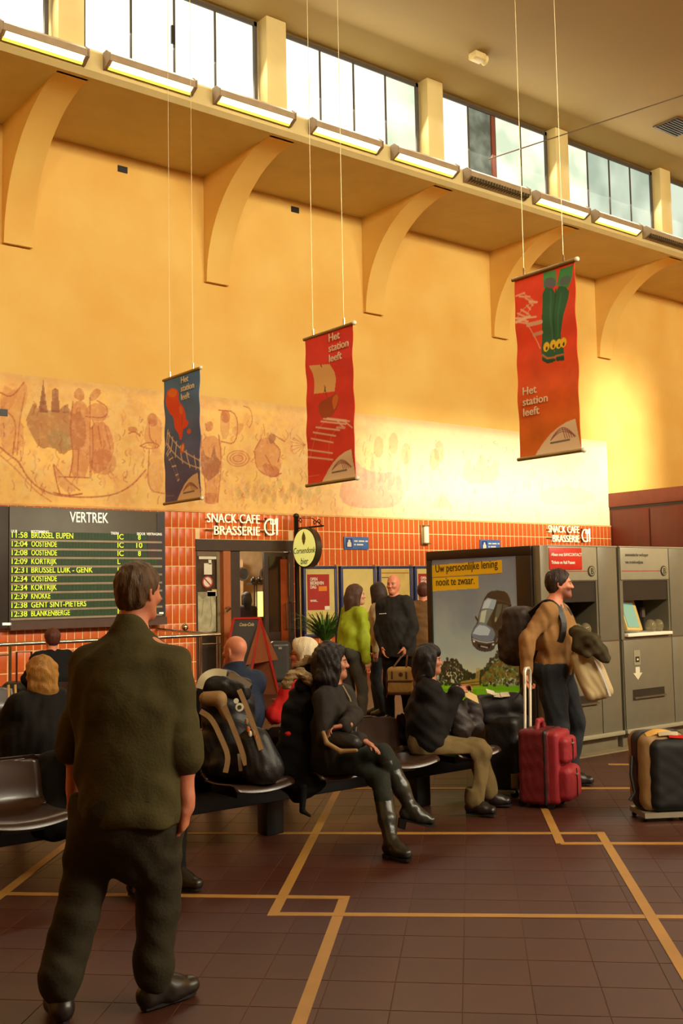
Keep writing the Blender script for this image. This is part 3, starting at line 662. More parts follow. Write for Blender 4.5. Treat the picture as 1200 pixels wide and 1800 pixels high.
def paint2(cv, T, wd, ht):
    t = cv.Y/ht; cv.A[:] = np.array((196, 44, 34))*t[..., None]+np.array((200, 50, 30))*(1-t[..., None]); cv.noise(.08, .3, 6)
    cv.poly(T(145, 485, 370, 480, 410, 560, 425, 640, 415, 770, 190, 785, 190, 640, 180, 560), (206, 160, 96), 1, smooth=0); cv.line(T(300, 700, 335, 830), .01, (120, 60, 30), .9); cv.poly(T(300, 770, 312, 700, 320, 770), (90, 50, 30), 1); cv.poly(T(270, 490, 280, 470, 290, 520), (90, 50, 30), 1)
    cv.poly(T(235, 960, 245, 880, 310, 850, 400, 810, 435, 785, 460, 830, 440, 930, 380, 1040, 300, 1060, 250, 1010), (150, 62, 26), 1, smooth=2); cv.poly(T(380, 850, 435, 790, 455, 830, 430, 920, 395, 980), (196, 104, 34), .9, smooth=1)
    track(cv, T, (340, 1055, 250, 1150, 200, 1260, 140, 1470), (530, 1085, 420, 1180, 350, 1300, 345, 1500), 7, (210, 170, 140), .003, .02); cv.line(T(335, 1055, 530, 1090), .03, (214, 178, 150), .95); cv.line(T(430, 1070, 520, 1165), .018, (214, 178, 150), .9); cv.line(T(520, 1095, 595, 1165), .016, (214, 178, 150), .9); cv.line(T(440, 1155, 520, 1160), .028, (200, 150, 130), .9)
    arch(cv, T, (wd, .0, wd*.86), wd, ht); cv.line(T(130, 1650, 245, 1640), .008, (210, 150, 130), .6)
banner('red hanging banner with a tan sail and pear-shaped boat, middle of the three', 7.37, 10.03, 9.13, 2.89, 4.64, paint2, ((100, 210), (600, 70), (125, 1740), (615, 1690)), 'Het\nstation\nleeft', (362, 245), .128, 120, 260)
def paint3(cv, T, wd, ht):
    t = np.clip((cv.Y/ht-.12)/.5, 0, 1); cv.A[:] = np.array((206, 56, 20))*t[..., None]+np.array((192, 92, 16))*(1-t[..., None]); cv.noise(.10, .25, 8)
    G1, G2 = (34, 84, 50), (24, 62, 38)
    cv.poly(T(370, 150, 495, 128, 500, 260, 370, 290), (60, 130, 66), 1); cv.poly(T(540, 120, 665, 90, 650, 200, 610, 290, 500, 262), (52, 120, 60), 1)
    cv.poly(T(380, 200, 490, 190, 492, 290, 378, 300), (88, 70, 96), .7, smooth=1); cv.poly(T(545, 190, 640, 180, 620, 260, 520, 270), (88, 70, 96), .6, smooth=1)
    cv.poly(T(358, 268, 495, 300, 490, 500, 470, 740, 470, 830, 478, 900, 400, 925, 345, 880, 335, 790, 362, 560), G1, 1, smooth=1); cv.poly(T(490, 262, 620, 290, 610, 400, 560, 560, 520, 720, 560, 790, 568, 880, 480, 910, 465, 760, 480, 520), G1, 1, smooth=1)
    cv.line(T(440, 320, 450, 740), .03, (58, 108, 66), .55); cv.line(T(540, 330, 500, 700), .025, (58, 108, 66), .5); cv.line(T(490, 300, 460, 740), .014, G2, .9)
    for x, y in ((388, 788), (455, 770), (512, 765), (556, 755)): cv.ell(T(x, y)[0], (.042, .05), (222, 170, 24), 1); cv.ell(T(x+4, y+14)[0], (.014, .02), (70, 40, 20), 1)
    cv.line(T(350, 855, 400, 885, 478, 878), .02, (190, 100, 50), .9); cv.line(T(480, 868, 560, 855), .018, (190, 100, 50), .9); cv.poly(T(345, 880, 400, 900, 478, 890, 478, 912, 400, 932, 350, 905), G2, 1); cv.poly(T(480, 885, 565, 870, 562, 905, 490, 915), G2, 1)
    track(cv, T, (100, 345, 200, 370, 250, 410, 150, 470, 110, 520, 100, 575), (160, 325, 290, 400, 250, 430, 210, 500, 190, 545, 210, 590), 9, (214, 150, 116), .008, .02); cv.line(T(95, 575, 235, 525), .03, (216, 170, 130), .95); cv.line(T(90, 540, 180, 540, 300, 530), .02, (216, 170, 130), .9); cv.line(T(225, 400, 305, 405), .022, (216, 170, 130), .9)
    cv.line(T(190, 560, 240, 640, 270, 700, 325, 800), .012, (214, 150, 116), .95); cv.line(T(215, 600, 350, 575), .045, (196, 150, 120), .95); cv.line(T(265, 685, 345, 665), .04, (186, 140, 110), .9)
    arch(cv, T, (wd, .0, wd*.92), wd, ht)
banner('orange hanging banner with green boots, rightmost and largest of the three', 8.31, 7.52, 6.71, 2.985, 4.905, paint3, ((75, 215), (675, 60), (105, 1730), (705, 1665)), 'Het\nstation\nleeft', (148, 1200), .118, 150, 320)
# ------------------------------------------------------------------ departure board
BY = YW-.2; GREYB = mat('board_grey', (88, 80, 68), .45, .2, var=.06); GREENB = mat('flap_green', (36, 70, 28), .5, var=.2, scale=20); BARG = mat('row_bar', (158, 142, 116), .45, .2)
YEL = emis('flap_lettering', (214, 226, 60), .55); WHL = emis('white_lettering', (244, 240, 220), .45)
bx0, bx1, bz0, bz1 = 6.04, 8.77, 1.15, 3.05
bd = empty('departure_board', ((bx0+bx1)/2, BY, bz0), 'large dark departure board with ten rows of yellow train times', 'board')
OB = Vector(bd.location)
def bb(lo, hi, name, m, bev=0, par=None):
    b = MB(); b.box(tuple(Vector(lo)-OB), tuple(Vector(hi)-OB), bev=bev); return b.build(name, m, par or bd)
bb((bx0, BY, bz0), (bx1, YW-.03, bz1), 'housing', GREYB, .01)
bb((bx0+.02, BY-.012, bz0-.03), (bx1+.02, BY+.05, bz0+.10), 'bottom_ledge', mat('board_ledge', (88, 58, 44), .5))
bb((bx1-.16, BY-.01, bz0+.12), (bx1-.01, BY, bz1-.03), 'side_panel', mat('board_side', (54, 46, 46), .4))
bb((5.0, BY, bz0), (bx0-.01, YW-.03, bz1), 'side_housing', mat('board_dark', (58, 50, 46), .45), .01)
def btext(s, xa, xb, z, h, m, par, name='lettering', dep=.012):
    o = text_obj(name, s, h/.69, Matrix.Identity(4), m, par, .0015, h*.018); me = o.data
    xs = [v.co.x for v in me.vertices]; x0_, x1_ = min(xs), max(xs); k = (xb-xa)/max(x1_-x0_, 1e-6)
    F_ = frame(Vector((xa, BY-dep, z))-OB, (1, 0, 0), (0, 0, 1)); me.transform(F_ @ Matrix.Diagonal((k, 1, 1, 1)) @ Matrix.Translation((-x0_, 0, 0))); return o
X_ = lambda px: onY(px, 980, BY).x
btext('VERTREK', X_(122), X_(190), 2.83, .165, WHL, bd)
for s, a, c in (('UUR', 19, 30), ('BESTEMMING', 54, 85), ('TREIN', 194, 208), ('SPOOR', 240, 255), ('VERTRAGING', 257, 284)): btext(s, X_(a), X_(c), 2.64, .042, WHL, bd)
trains = [('11:58', 'BRUSSEL EUPEN', 'IC', '8'), ('12:04', 'OOSTENDE', 'IC', '10'), ('12:08', 'OOSTENDE', 'IC', '8'), ('12:09', 'KORTRIJK', 'L', ''), ('12:31', 'BRUSSEL LUIK - GENK', 'IC', ''), ('12:34', 'OOSTENDE', '', ''), ('12:34', 'KORTRIJK', '', ''), ('12:39', 'KNOKKE', 'L', ''), ('12:38', 'GENT SINT-PIETERS', 'L', ''), ('12:38', 'BLANKENBERGE', 'IC', '')]
for i, (t_, d_, k_, n_) in enumerate(trains):
    z = onY(100, 942+i*15.05, BY).z-.045; xa, xb = X_(18.6), X_(258 if i < 3 else 284)
    rw = bb((xa, BY-.008, z-.012), (xb, BY, z+.105), 'board_row', GREENB)
    if i < 3: bb((xb+.01, BY-.008, z-.012), (X_(284), BY, z+.105), 'blank_cell', mat('blank_cell', (66, 46, 40), .5))
    bb((xa, BY-.014, z-.05), (X_(284), BY, z-.018), 'row_bar', BARG)
    fl = MB()
    for k in range(42):
        x = xa+.03+k*(xb-xa-.05)/42; fl.box(tuple(Vector((x, BY-.0095, z-.008))-OB), tuple(Vector((x+.004, BY-.0075, z+.10))-OB))
    fl.build('cell_gaps', BLACK, rw)['kind'] = 'stuff'
    wpc = 5.72
    for s, px in ((t_, 20), (d_, 54.5), (k_, 206), (n_, 242 if len(n_) < 2 else 239)):
        if s: btext(s, X_(px), X_(px+len(s)*wpc-.8), z+.006, .088, YEL, rw)
for px in (4, 12): 
    p = onY(px, 1097, BY); bb((p.x, BY-.012, p.z-.02), (p.x+.07, BY, p.z+.02), 'small_label', WHL)
bb((8.64, BY-.012, 1.30), (8.72, BY, 1.33), 'small_label', WHL)
# ------------------------------------------------------------------ neon signs
NEON = emis('neon_tube', (240, 246, 184), .95)
def neon(px0, px1, label, k=1):
    xa, xb = onY(px0, 920, YW-.1).x, onY(px1, 920, YW-.1).x; L = xb-xa; r_ = empty('neon_sign', (xa, YW-.012, 2.68), label, 'sign', 'neon cafe signs')
    tw = L*.74
    for s, z, ln, al in (('SNACK CAFE', .22, tw, 0), ('BRASSERIE', .0, tw*.87, tw*.13)):
        o = text_obj('lettering', s, .165/.69, Matrix.Identity(4), NEON, r_, .010, -.003); me = o.data; xs = [v.co.x for v in me.vertices]; kx = ln/(max(xs)-min(xs))
        me.transform(frame((al, -.09, z), (1, 0, 0), (0, 0, 1)) @ Matrix.Diagonal((kx, 1, 1, 1)) @ Matrix.Translation((-min(xs), 0, 0)))
    c = (L*.90, .165); R_ = .145*k; b = MB(); b.tube([(c[0]+R_*math.cos(t)*.9, -.09, c[1]+R_*math.sin(t)) for t in np.linspace(1.1, 5.4, 18)], .014, 8); b.build('plate_outline', NEON, r_)
    b = MB(); b.tube([(L*.93, -.10, .02), (L*.93, -.10, .31)], .014, 8); b.tube([(L*.90, -.10, .31), (L*.90, -.10, .22), (L*.96, -.10, .22), (L*.96, -.10, .31)], .010, 8); b.build('fork_outline', NEON, r_)
    b = MB(); b.tube([(L*.99, -.10, .02), (L*.99, -.10, .33)], [.014, .022], 8); b.build('knife_outline', NEON, r_)
    b = MB(); b.box((0, -.06, .08), (L, -.035, .10)); b.box((0, -.06, .27), (L, -.035, .29)); [b.box((x_, -.06, .0), (x_+.02, 0, .34)) for x_ in (L*.15, L*.5, L*.85)]; b.build('bracket', mat('neon_bracket', (120, 50, 26), .5), r_)
    return r_
neon(364, 487, 'white neon cafe and brasserie sign with fork and knife above the cafe door')
neon(963, 1035, 'distant white neon cafe sign on the tiles behind the grey ticket machines')
# ------------------------------------------------------------------ cafe doorway
cf = MB(); 
for lo, hi in (((DX0-1.2, YW+3.5, 0), (DX1+2.5, YW+3.6, 2.9)), ((DX0-1.3, YW+.3, 0), (DX0-1.2, YW+3.6, 2.9)), ((DX1+2.5, YW+.3, 0), (DX1+2.6, YW+3.6, 2.9)), ((DX0-1.3, YW+.3, 2.9), (DX1+2.6, YW+3.6, 3.0))): cf.box(lo, hi)
caf = struct(cf.build('wall_cafe', mat('cafe_beige', (176, 146, 104), .6)))
l_ = bpy.data.lights.new('cafe_lamp', 'POINT'); l_.energy = 190; l_.color = (1, .93, .78); l_.shadow_soft_size = .15; lo_ = bpy.data.objects.new('cafe_lamp', l_); COL.objects.link(lo_); lo_.location = (DX0+1.4, YW+1.6, 2.6)
def wbx(par, lo, hi, name, m, bev=0):
    O_ = Vector(ORG(par)); b = MB(); b.box(tuple(Vector(lo)-O_), tuple(Vector(hi)-O_), bev=bev); return b.build(name, m, par)
dr = empty('door_1', (DX0+1, YW, 0)); dr['kind'] = 'structure'
DB = mat('door_brown', (58, 38, 26), .4, var=.15); STEEL = mat('door_steel', (120, 104, 84), .35, .6)
wbx(dr, (DX0, YW-.03, 2.40), (DX1, YW+.15, DZ), 'lintel', DB); wbx(dr, (DX0, YW, 0), (DX0+.05, YW+.12, 2.4), 'jamb', DB); wbx(dr, (DX1-.10, YW-.02, 0), (DX1, YW+.15, 2.4), 'jamb', DB)
GL = mat('door_glass', (52, 42, 32), .08, alpha=.82, spec=.5); GLD = mat('dark_reflecting_glass', (46, 28, 18), .12, spec=.6)
wbx(dr, (DX0+.05, YW+.05, .1), (9.93, YW+.06, 2.34), 'glass_panel', GL); wbx(dr, (9.93, YW+.02, 0), (9.99, YW+.10, 2.40), 'sidelight_frame', mat('olive_frame', (124, 106, 70), .5))
wbx(dr, (DX0+.05, YW+.02, 2.30), (9.93, YW+.10, 2.40), 'transom', STEEL); wbx(dr, (10.05, YW-.01, 0), (10.20, YW+.14, 2.40), 'post', mat('orange_wood', (176, 94, 40), .4, var=.1, stretch=(4, 4, .5)))
wbx(dr, (10.20, YW+.02, 0), (10.42, YW+.14, 2.40), 'jamb', DB)
leaf = wbx(dr, (10.93, YW-.02, .02), (11.50, YW+.04, 2.38), 'door_leaf', DB); wbx(dr, (11.02, YW-.028, .9), (11.44, YW-.02, 2.30), 'door_pane', GLD)
wbx(dr, (11.28, YW-.035, .4), (11.44, YW-.027, 2.25), 'painted_reflection', mat('reflected_orange', (150, 66, 26), .2));  # orange reflection in the door glass, put in as a coloured strip
b = MB(); b.tube([(.50+10.97-10.47-.0, 0, 0)]*2, .01) if 0 else None
b = MB(); hx = 11.46-10.47; b.tube([(hx, -.07, 1.55), (hx, -.07, 2.36)], .018, 8); b.ball((hx, -.07, 2.38), .03, 8); b.build('door_closer_rod', CHROME, dr)
b = MB(); b.tube([(hx-.03, -.05, 1.42), (hx-.12, -.12, 1.42), (hx-.12, -.12, .95), (hx-.03, -.05, .95)], .015, 8); b.tube([(hx+.03, -.05, 1.45), (hx+.10, -.12, 1.42), (hx+.10, -.12, .90)], .015, 8); b.build('door_handle', CHROME, dr)
b = MB(); b.tube([(10.12-10.47, -.03, 1.38), (10.10-10.47, -.12, 1.36), (10.0-10.47, -.14, 1.30)], .03, 8); b.build('door_lever', CHROME, dr)
STK = mat('white_sticker', (232, 222, 196), .5, var=.02); STR = mat('sign_red', (176, 40, 30), .5)
def stick(px0, py0, px1, py1, nm, m, dz=0):
    a = onY(px0, py0, YW+.045); c = onY(px1, py1, YW+.045); return wbx(dr, (a.x, YW+.036-dz, c.z), (c.x, YW+.045-dz, a.z), nm, m)
stick(349, 977, 380, 983, 'sticker', STK); stick(366, 984, 371, 992, 'sticker', STK); stick(358, 990, 372, 1010, 'sticker', STK); stick(364, 1039, 380, 1048, 'sticker', STK); stick(372, 1036, 384, 1038.5, 'sticker', mat('yellow_sticker', (220, 180, 90), .5))
c = onY(364, 1023, YW+.04); b = MB(); b.lathe([(.11, 0), (.11, .006), (.085, .006), (.085, 0)], M=frame((c.x-10.47, .03, c.z), (1, 0, 0), (0, 0, 1)), seg=28); ns = b.build('no_smoking_sign', STR, dr)
b = MB(); b.lathe([(.088, .001), (.088, .004)], M=frame((c.x-10.47, .03, c.z), (1, 0, 0), (0, 0, 1)), seg=28); b.build('disc', STK, ns)
b = MB(); b.box((-.085, -.009, -.006), (.085, .009, .009), M=frame((c.x-10.47, .026, c.z), (.7, 0, -.7), (.7, 0, .7))); b.build('bar', STR, ns)
cp = Canvas(.5, .75, 60, 80, (150, 140, 104)); cp.poly([(.0, .62), (.08, .7), (.18, .6), (.26, .66), (.36, .74), (.44, .66), (.5, .5), (.5, 0), (0, 0)], (178, 168, 130), 1, smooth=1); cp.noise(.2, .12, 3); cp.line([(.2, .6), (.16, .3)], .01, (110, 100, 74)); cp.line([(.36, .72), (.40, .3), (.36, .1)], .01, (100, 90, 66))
O_ = ORG(dr); cp.mesh('window_poster', lambda u, v: (9.48+u*.86-O_[0], YW+.036-O_[1]+0*u, .95+v*.95), mat('poster_print', (200, 200, 200), .6, attr='Col'), dr)
# cafe interior
r_ = empty('cafe_partition', (10.8, YW+3.0, 0), 'beige cafe partition with round dark windows seen through the doorway', 'partition')
b = MB(); b.box((-1.2, 0, 0), (1.6, .08, 2.35)); b.build('panel', mat('beige_panel', (186, 156, 116), .5), r_)
for px in (427, 466):
    p = onY(px, 1009, YW+3.0); 
    b = MB(); b.lathe([(.15, 0), (.15, .03), (.12, .03), (.12, 0)], M=frame((p.x-10.8, 0, p.z), (1, 0, 0), (0, 0, 1)), seg=28); rr = b.build('porthole_ring', STEEL, r_)
    b = MB(); b.lathe([(.122, .0), (.122, .012)], M=frame((p.x-10.8, 0, p.z), (1, 0, 0), (0, 0, 1)), seg=28); b.build('porthole_glass', mat('porthole_glass', (50, 52, 50), .1), rr)
for x in (.02, .62): b = MB(); b.box((x, -.012, .05), (x+.02, 0, 2.0)); b.build('joint', DB, r_)
b = MB(); b.box((-1.2, -.02, 2.0), (1.6, 0, 2.04)); b.build('joint', DB, r_)
b = MB(); 
for k in range(5): b.tube([(-.5+k*.34, -.05, 2.36), (-.36+k*.34, -.05, 2.62), (-.16+k*.34, -.05, 2.36)], .018, 6)
b.build('ironwork', BLACK, r_)
r_ = empty('bar_counter', (11.6, YW+1.7, 0), 'dark cafe bar counter with a glowing lantern seen through the doorway', 'counter')
b = MB(); b.box((-.7, -.3, 0), (.9, .3, 1.1), bev=.02); b.build('counter', DB, r_); b = MB(); b.box((-.8, -.36, 1.1), (1.0, .36, 1.15), bev=.01); b.build('top', BLACK, r_)
LY = YW+1.5; pa, pc = onY(453, 1040, LY), onY(463, 1064, LY); 
b = MB(); b.box((pa.x-11.6, -.2, 1.15), (pc.x-11.6, -.12, pa.z), bev=.01); b.build('lantern_glass', emis('lantern_glow', (250, 224, 120), 1.5), r_)
b = MB(); pb = onY(440, 1028, LY); 
for x in (pa.x-.07, pa.x-.015, pc.x+.015, pc.x+.07): b.tube([(x-11.6, -.18, 1.15), (x-11.6, -.18, pb.z)], .014, 6)
b.box((pb.x-11.6, -.26, pb.z), (pc.x+.1-11.6, -.06, pb.z+.04)); b.build('lantern_frame', BLACK, r_)
b = MB(); 
for k in range(7): b.ball((pb.x-11.6+.06+k*.045, -.16, pb.z+.08+.04*math.sin(k*2.1)), (.035, .03, .06), 8)
b.build('ornament', BLACK, r_)
# ------------------------------------------------------------------ pole with round beer sign
px_ = 11.47; pl = empty('sign_pole', (px_, 16.0, 0), 'tall dark iron pole carrying the round yellow beer sign beside the cafe door', 'pole')
b = MB(); b.lathe([(.10, 0), (.10, .03), (.05, .08), (.045, .12), (.045, 3.02), (.06, 3.04), (.05, 3.08), (.02, 3.10)], seg=14); b.build('post', mat('iron_brown', (48, 34, 26), .4, .4), pl)
IR = mat('iron_black', (36, 26, 22), .45, .4); tipY = onX(568, 925, px_).y-16.0; zb = onX(521, 929, px_).z
b = MB(); b.tube([(0, 0, zb), (0, tipY, zb)], .016, 8); b.tube([(0, 0, zb-.02+.22), (0, tipY*.6, zb+.16), (0, tipY*.98, zb)], .008, 6)
for c0, s_ in (((0, -.14, zb+.13), 1), ((0, tipY+.12, zb+.08), 1), ((0, tipY+.26, zb+.07), -1)):
    b.tube([(0, c0[1]+s_*.055*(1-t/14)*math.cos(t*.6), c0[2]+.055*(1-t/14)*math.sin(t*.6)) for t in range(12)], .009, 6)
b.build('scroll_bracket', IR, pl)
ya, yb = onX(521, 963, px_).y, onX(561, 963, px_).y; cy = (ya+yb)/2-16.0; cz = onX(541, 963, px_).z; rd = (ya-yb)/2
b = MB(); b.lathe([(rd, -.0), (rd+.02, .01), (rd+.02, .13), (rd, .14)], M=frame((.07, cy, cz), (0, 1, 0), (0, 0, 1)) @ Matrix.Rotation(math.pi, 4, 'X'), seg=40)
bs = [(0, -.02), (0, .02)]
disc = MB(); F_ = frame((-.07, cy, cz), (0, -1, 0), (0, 0, 1))
disc = MB(); disc.lathe([(rd, -.13), (rd+.02, -.12), (rd+.02, -.0), (rd, .008)], M=F_, seg=40); db_ = disc.build('sign_box', mat('sign_case', (74, 62, 44), .4, .3), pl)
disc = MB(); disc.lathe([(rd*.97, .004), (rd*.97, .014)], M=F_, seg=40); disc.build('sign_face', emis('beer_sign_face', (226, 224, 120), .55), db_)
INK = mat('sign_ink', (52, 44, 16), .5); OLV = mat('sign_olive', (112, 96, 20), .5)
for s, z, sz in (('Corsendonk', -.10, .155), ('bier', -.30, .17)):
    o = text_obj('lettering', s, sz, F_ @ Matrix.Translation((0, z, .018)), INK, db_, .001, .001, align='CENTER', shear=.2, sx=.86)
b = MB(); pts = [(0, .34), (.05, .25), (.065, .18), (.04, .09), (0, .02), (-.04, .09), (-.065, .18), (-.05, .25)]; b.add([F_ @ Vector((x*.9, z*.8+.03, .019)) for x, z in pts]+[F_ @ Vector((x*.9, z*.8+.03, .022)) for x, z in pts], [tuple(range(8)), tuple(range(15, 7, -1))]+[(i, (i+1) % 8, 8+(i+1) % 8, 8+i) for i in range(8)]); b.build('hop_emblem', OLV, db_)
for y_ in (cy-.09, cy+.09): b = MB(); b.tube([(0, y_, cz+rd), (0, y_, zb)], .01, 6); b.build('hanger', IR, pl)
# ------------------------------------------------------------------ notice boards
BLU = mat('blue_frame', (48, 58, 104), .4, var=.08); PAPER = mat('cream_board', (214, 190, 112), .6, var=.05); REDP = mat('red_poster', (170, 36, 26), .5, var=.05); ORP = mat('orange_tag', (222, 130, 30), .5)
nb = [(11.74, 12.54, 'blue framed notice board with a red poster, next to the beer sign'), (12.64, 13.52, 'blue framed empty cream notice board behind the long-haired women'), (13.61, 14.49, 'blue framed notice board with a ruled timetable sheet behind the bald man'), (14.58, 15.46, 'blue framed notice board with a red poster beside the car advertisement')]
for i, (xa, xb, lb) in enumerate(nb):
    r_ = empty('notice_board', ((xa+xb)/2, YW-.012, .78), lb, 'notice board', 'blue framed notice boards on the tiled wall'); L = (xb-xa)/2
    b = MB(); b.box((-L+.03, -.10, .04), (L-.03, -.03, 1.30)); b.build('backing', PAPER, r_)
    for nm, lo, hi in (('frame_bar', (-L, -.13, 1.29), (L, 0, 1.34)), ('frame_bar', (-L, -.13, 0), (L, 0, .05)), ('frame_bar', (-L, -.13, .05), (-L+.05, 0, 1.29)), ('frame_bar', (L-.05, -.13, .05), (L, 0, 1.29))):
        b = MB(); b.box(lo, hi, bev=.006); b.build(nm, BLU, r_)
    if i in (0, 3):
        x0_ = -L+.10; b = MB(); b.box((x0_, -.108, .50), (x0_+.52, -.10, 1.18)); po = b.build('poster', REDP, r_)
        for s, z, sz in (('OPEN', 1.06, .085), ('BEDRIJVEN', .985, .085), ('DAG', .91, .085), ('INFABEL...', .66, .05)): text_obj('lettering', s, sz, frame((x0_+.06, -.111, z), (1, 0, 0), (0, 0, 1)), STK, po, .001, .002, sx=.8)
        b = MB(); b.box((x0_+.26, -.112, .86), (x0_+.46, -.108, .95)); b.build('orange_tag', ORP, po); b = MB(); b.box((x0_+.40, -.112, .50), (x0_+.52, -.108, .57)); b.build('logo_box', STK, po)
    if i == 2:
        b = MB(); b.box((-L+.06, -.108, .1), (L-.06, -.10, 1.26)); sh = b.build('sheet', mat('timetable_sheet', (206, 176, 96), .6), r_)
        for z, m in ((1.19, STR), (1.10, INK), (.62, INK)):
            b = MB(); b.box((-L+.08, -.111, z), (L-.08 if m is not INK or z < 1 else -L+.3, -.108, z+.014)); b.build('ruled_line', m, sh)
for x in (11.69, 12.59, 13.565, 14.535):
    b = MB(); b.box((-.022, -.08, 0), (.022, 0, 1.40)); tag(b.build('board_post', CHROME, None, (x, YW-.012, .75)), 'slim metal post %s' % {11.69: 'left of the notice board with the red poster by the beer sign', 12.59: 'between first and second notice board from the beer sign', 13.565: 'between second and third notice board from the beer sign', 14.535: 'between third and fourth notice board from the beer sign'}[x], 'post', 'posts between the notice boards')
BLS = mat('blue_sign', (70, 112, 170), .4)
for px0, px1, lb in ((604, 646, 'blue pictogram sign on the tiles above the notice boards'), (843, 877, 'blue pictogram sign on the tiles above the car advertisement')):
    xa = onY(px0, 950, YW-.03).x; xb = onY(px1, 950, YW-.03).x; xb = xa+.62; r_ = empty('blue_sign', (xa, YW-.012, 2.45), lb, 'sign', 'blue wall signs')
    b = MB(); b.box((0, -.04, 0), (.62, 0, .25), bev=.01); b.build('plate', BLS, r_)
    b = MB(); b.box((.03, -.045, .03), (.20, -.04, .22)); pg = b.build('pictogram_field', mat('pictogram_blue', (40, 70, 130), .4), r_)
    b = MB(); b.ball((.115, -.047, .165), (.028, .004, .028), 10); b.box((.065, -.05, .05), (.165, -.045, .12)); b.prism([(.06, .12), (.17, .12), (.14, .15), (.09, .15)], -.05, -.045, 'y'); b.build('pictogram', STK, pg)
    for z, ws in ((.15, (.24, .33, .36, .50, .53, .59)), (.08, (.24, .28, .31, .47))):
        for k in range(0, len(ws), 2): b = MB(); b.box((ws[k], -.045, z), (ws[k+1], -.04, z+.03)); b.build('text_bar', STK, r_)
r_ = empty('wall_lamp', (14.95, YW-.012, 2.56), 'narrow cream glass wall lamp on the orange tiles', 'lamp')
b = MB(); b.box((-.10, -.05, 0), (.10, 0, .42), bev=.01); b.build('back_plate', mat('lamp_brass', (150, 124, 76), .4, .4), r_); b = MB(); b.tube([(0, -.09, .04), (0, -.09, .38)], .055, 14); b.build('glass_tube', emis('lamp_glass', (236, 222, 176), .35), r_)
for z in (.015, .385): b = MB(); b.box((-.08, -.15, z), (.08, -.02, z+.03), bev=.008); b.build('end_cap', mat('lamp_brass', (150, 124, 76)), r_)
# ------------------------------------------------------------------ steel handrail before the cafe
rl = empty('steel_handrail', (6.5, 14, 0), 'brushed steel handrail with posts in front of the departure board', 'railing')
b = MB(); b.tube([(3.2-6.5, 0, 1.0), (8.56-6.5, 0, 1.0)], .028, 12); b.build('top_rail', CHROME, rl)
b = MB(); b.tube([(8.56-6.5, 0, .99), (8.70-6.5, YW-14.05, 1.035)], .026, 12); b.build('return_rail', CHROME, rl)
b = MB(); b.tube([(5.27-6.5, 0, .86), (3.2-6.5, 0, .86)], .012, 8); b.tube([(8.2-6.5, 0, .86), (8.56-6.5, 0, .86)], .012, 8); b.build('lower_rail', CHROME, rl)
for x in (3.5, 5.27, 7.0, 8.22, 8.52): b = MB(); b.tube([(x-6.5, 0, 0), (x-6.5, 0, .99)], .022, 10); b.lathe([(.045, 0), (.045, .015), (.025, .02)], c=(x-6.5, 0, 0), seg=12); b.build('post', CHROME, rl)
b = MB(); b.ball((8.63-6.5, 1.2, 1.09), .06, 10); b.build('joint_ball', CHROME, rl)
# ------------------------------------------------------------------ advertisement light box (at right angles to the ticket machines)
LX, LY0, LY1, LZ = 7.555, 6.72, 8.17, 2.02
lb = empty('advertisement_box', (LX, (LY0+LY1)/2, 0), 'backlit advertisement box with a car floating over trees, beside the ticket machines', 'advertisement')
FRM = mat('box_frame_dark', (50, 40, 32), .4, .3); cy_ = (LY0+LY1)/2
b = MB(); b.box((.0, LY0-cy_, .0), (.125, LY1-cy_, LZ), bev=.012); b.build('case', FRM, lb)
for nm, lo, hi in (('frame_bar', (-.03, LY0-cy_, LZ-.09), (0, LY1-cy_, LZ)), ('frame_bar', (-.03, LY0-cy_, .05), (0, LY1-cy_, .30)), ('frame_bar', (-.03, LY0-cy_, .30), (0, LY0-cy_+.19, LZ-.09)), ('frame_bar', (-.03, LY1-cy_-.07, .30), (0, LY1-cy_, LZ-.09))):
    b = MB(); b.box(lo, hi, bev=.005); b.build(nm, FRM, lb)
ya, yb, za, zb = LY1-.07, LY0+.19, .30, LZ-.09
cv = Canvas(ya-yb, zb-za, 250, 340); f_ = lambda x, y: (lambda p: (ya-p.y, p.z-za))(onX(740+x/2.609, 880+y/2.609, LX-.012)); T = lambda *a: [f_(a[i], a[i+1]) for i in range(0, len(a), 2)]
h1 = f_(200, 800)[1]; t = np.clip((cv.Y-h1)/(cv.h-h1), 0, 1)[..., None]
cv.A[:] = np.array((206, 208, 160))*(1-t)**2+np.array((128, 148, 148))*(2*t*(1-t))+np.array((104, 112, 112))*t*t; cv.noise(.14, .5, 2)
cv.noise(.5, .35, 12, tint=(110, 132, 140)); cv.blend(np.clip(1-np.abs(cv.Y-h1-.28)/.3, 0, 1)*.5, (150, 176, 172))
cv.poly(T(0, 900, 0, 830, 480, 850, 480, 1000, 0, 1000), (110, 176, 24), 1)
rs = random.Random(3)
def trees(xs, base, hts, col, n):
    for k in range(n):
        i = rs.random()*(len(xs)-1); a = int(i); f = i-a; x = xs[a]*(1-f)+xs[a+1]*f; hh = hts[a]*(1-f)+hts[a+1]*f; y = base-rs.random()**.8*hh; c_ = f_(x, y); c = tuple(v*rs.uniform(.7, 1.3) for v in col)
        cv.ell(c_, (rs.uniform(.009, .022), rs.uniform(.008, .02)), c, .9, soft=.5)
trees([85, 120, 160, 200, 240, 290, 330, 380, 420, 470], 848, [70, 125, 118, 70, 50, 75, 135, 190, 175, 150], (56, 58, 28), 800)
trees([280, 330, 380, 430, 475], 840, [30, 90, 130, 150, 150], (116, 110, 44), 330)
cv.line(T(90, 855, 300, 860), .03, (130, 196, 30)); cv.line(T(260, 880, 470, 885), .05, (120, 190, 26))
for x in (255, 268, 262): cv.line(T(x, 770, x-6, 850), .016, (190, 160, 80), .8)
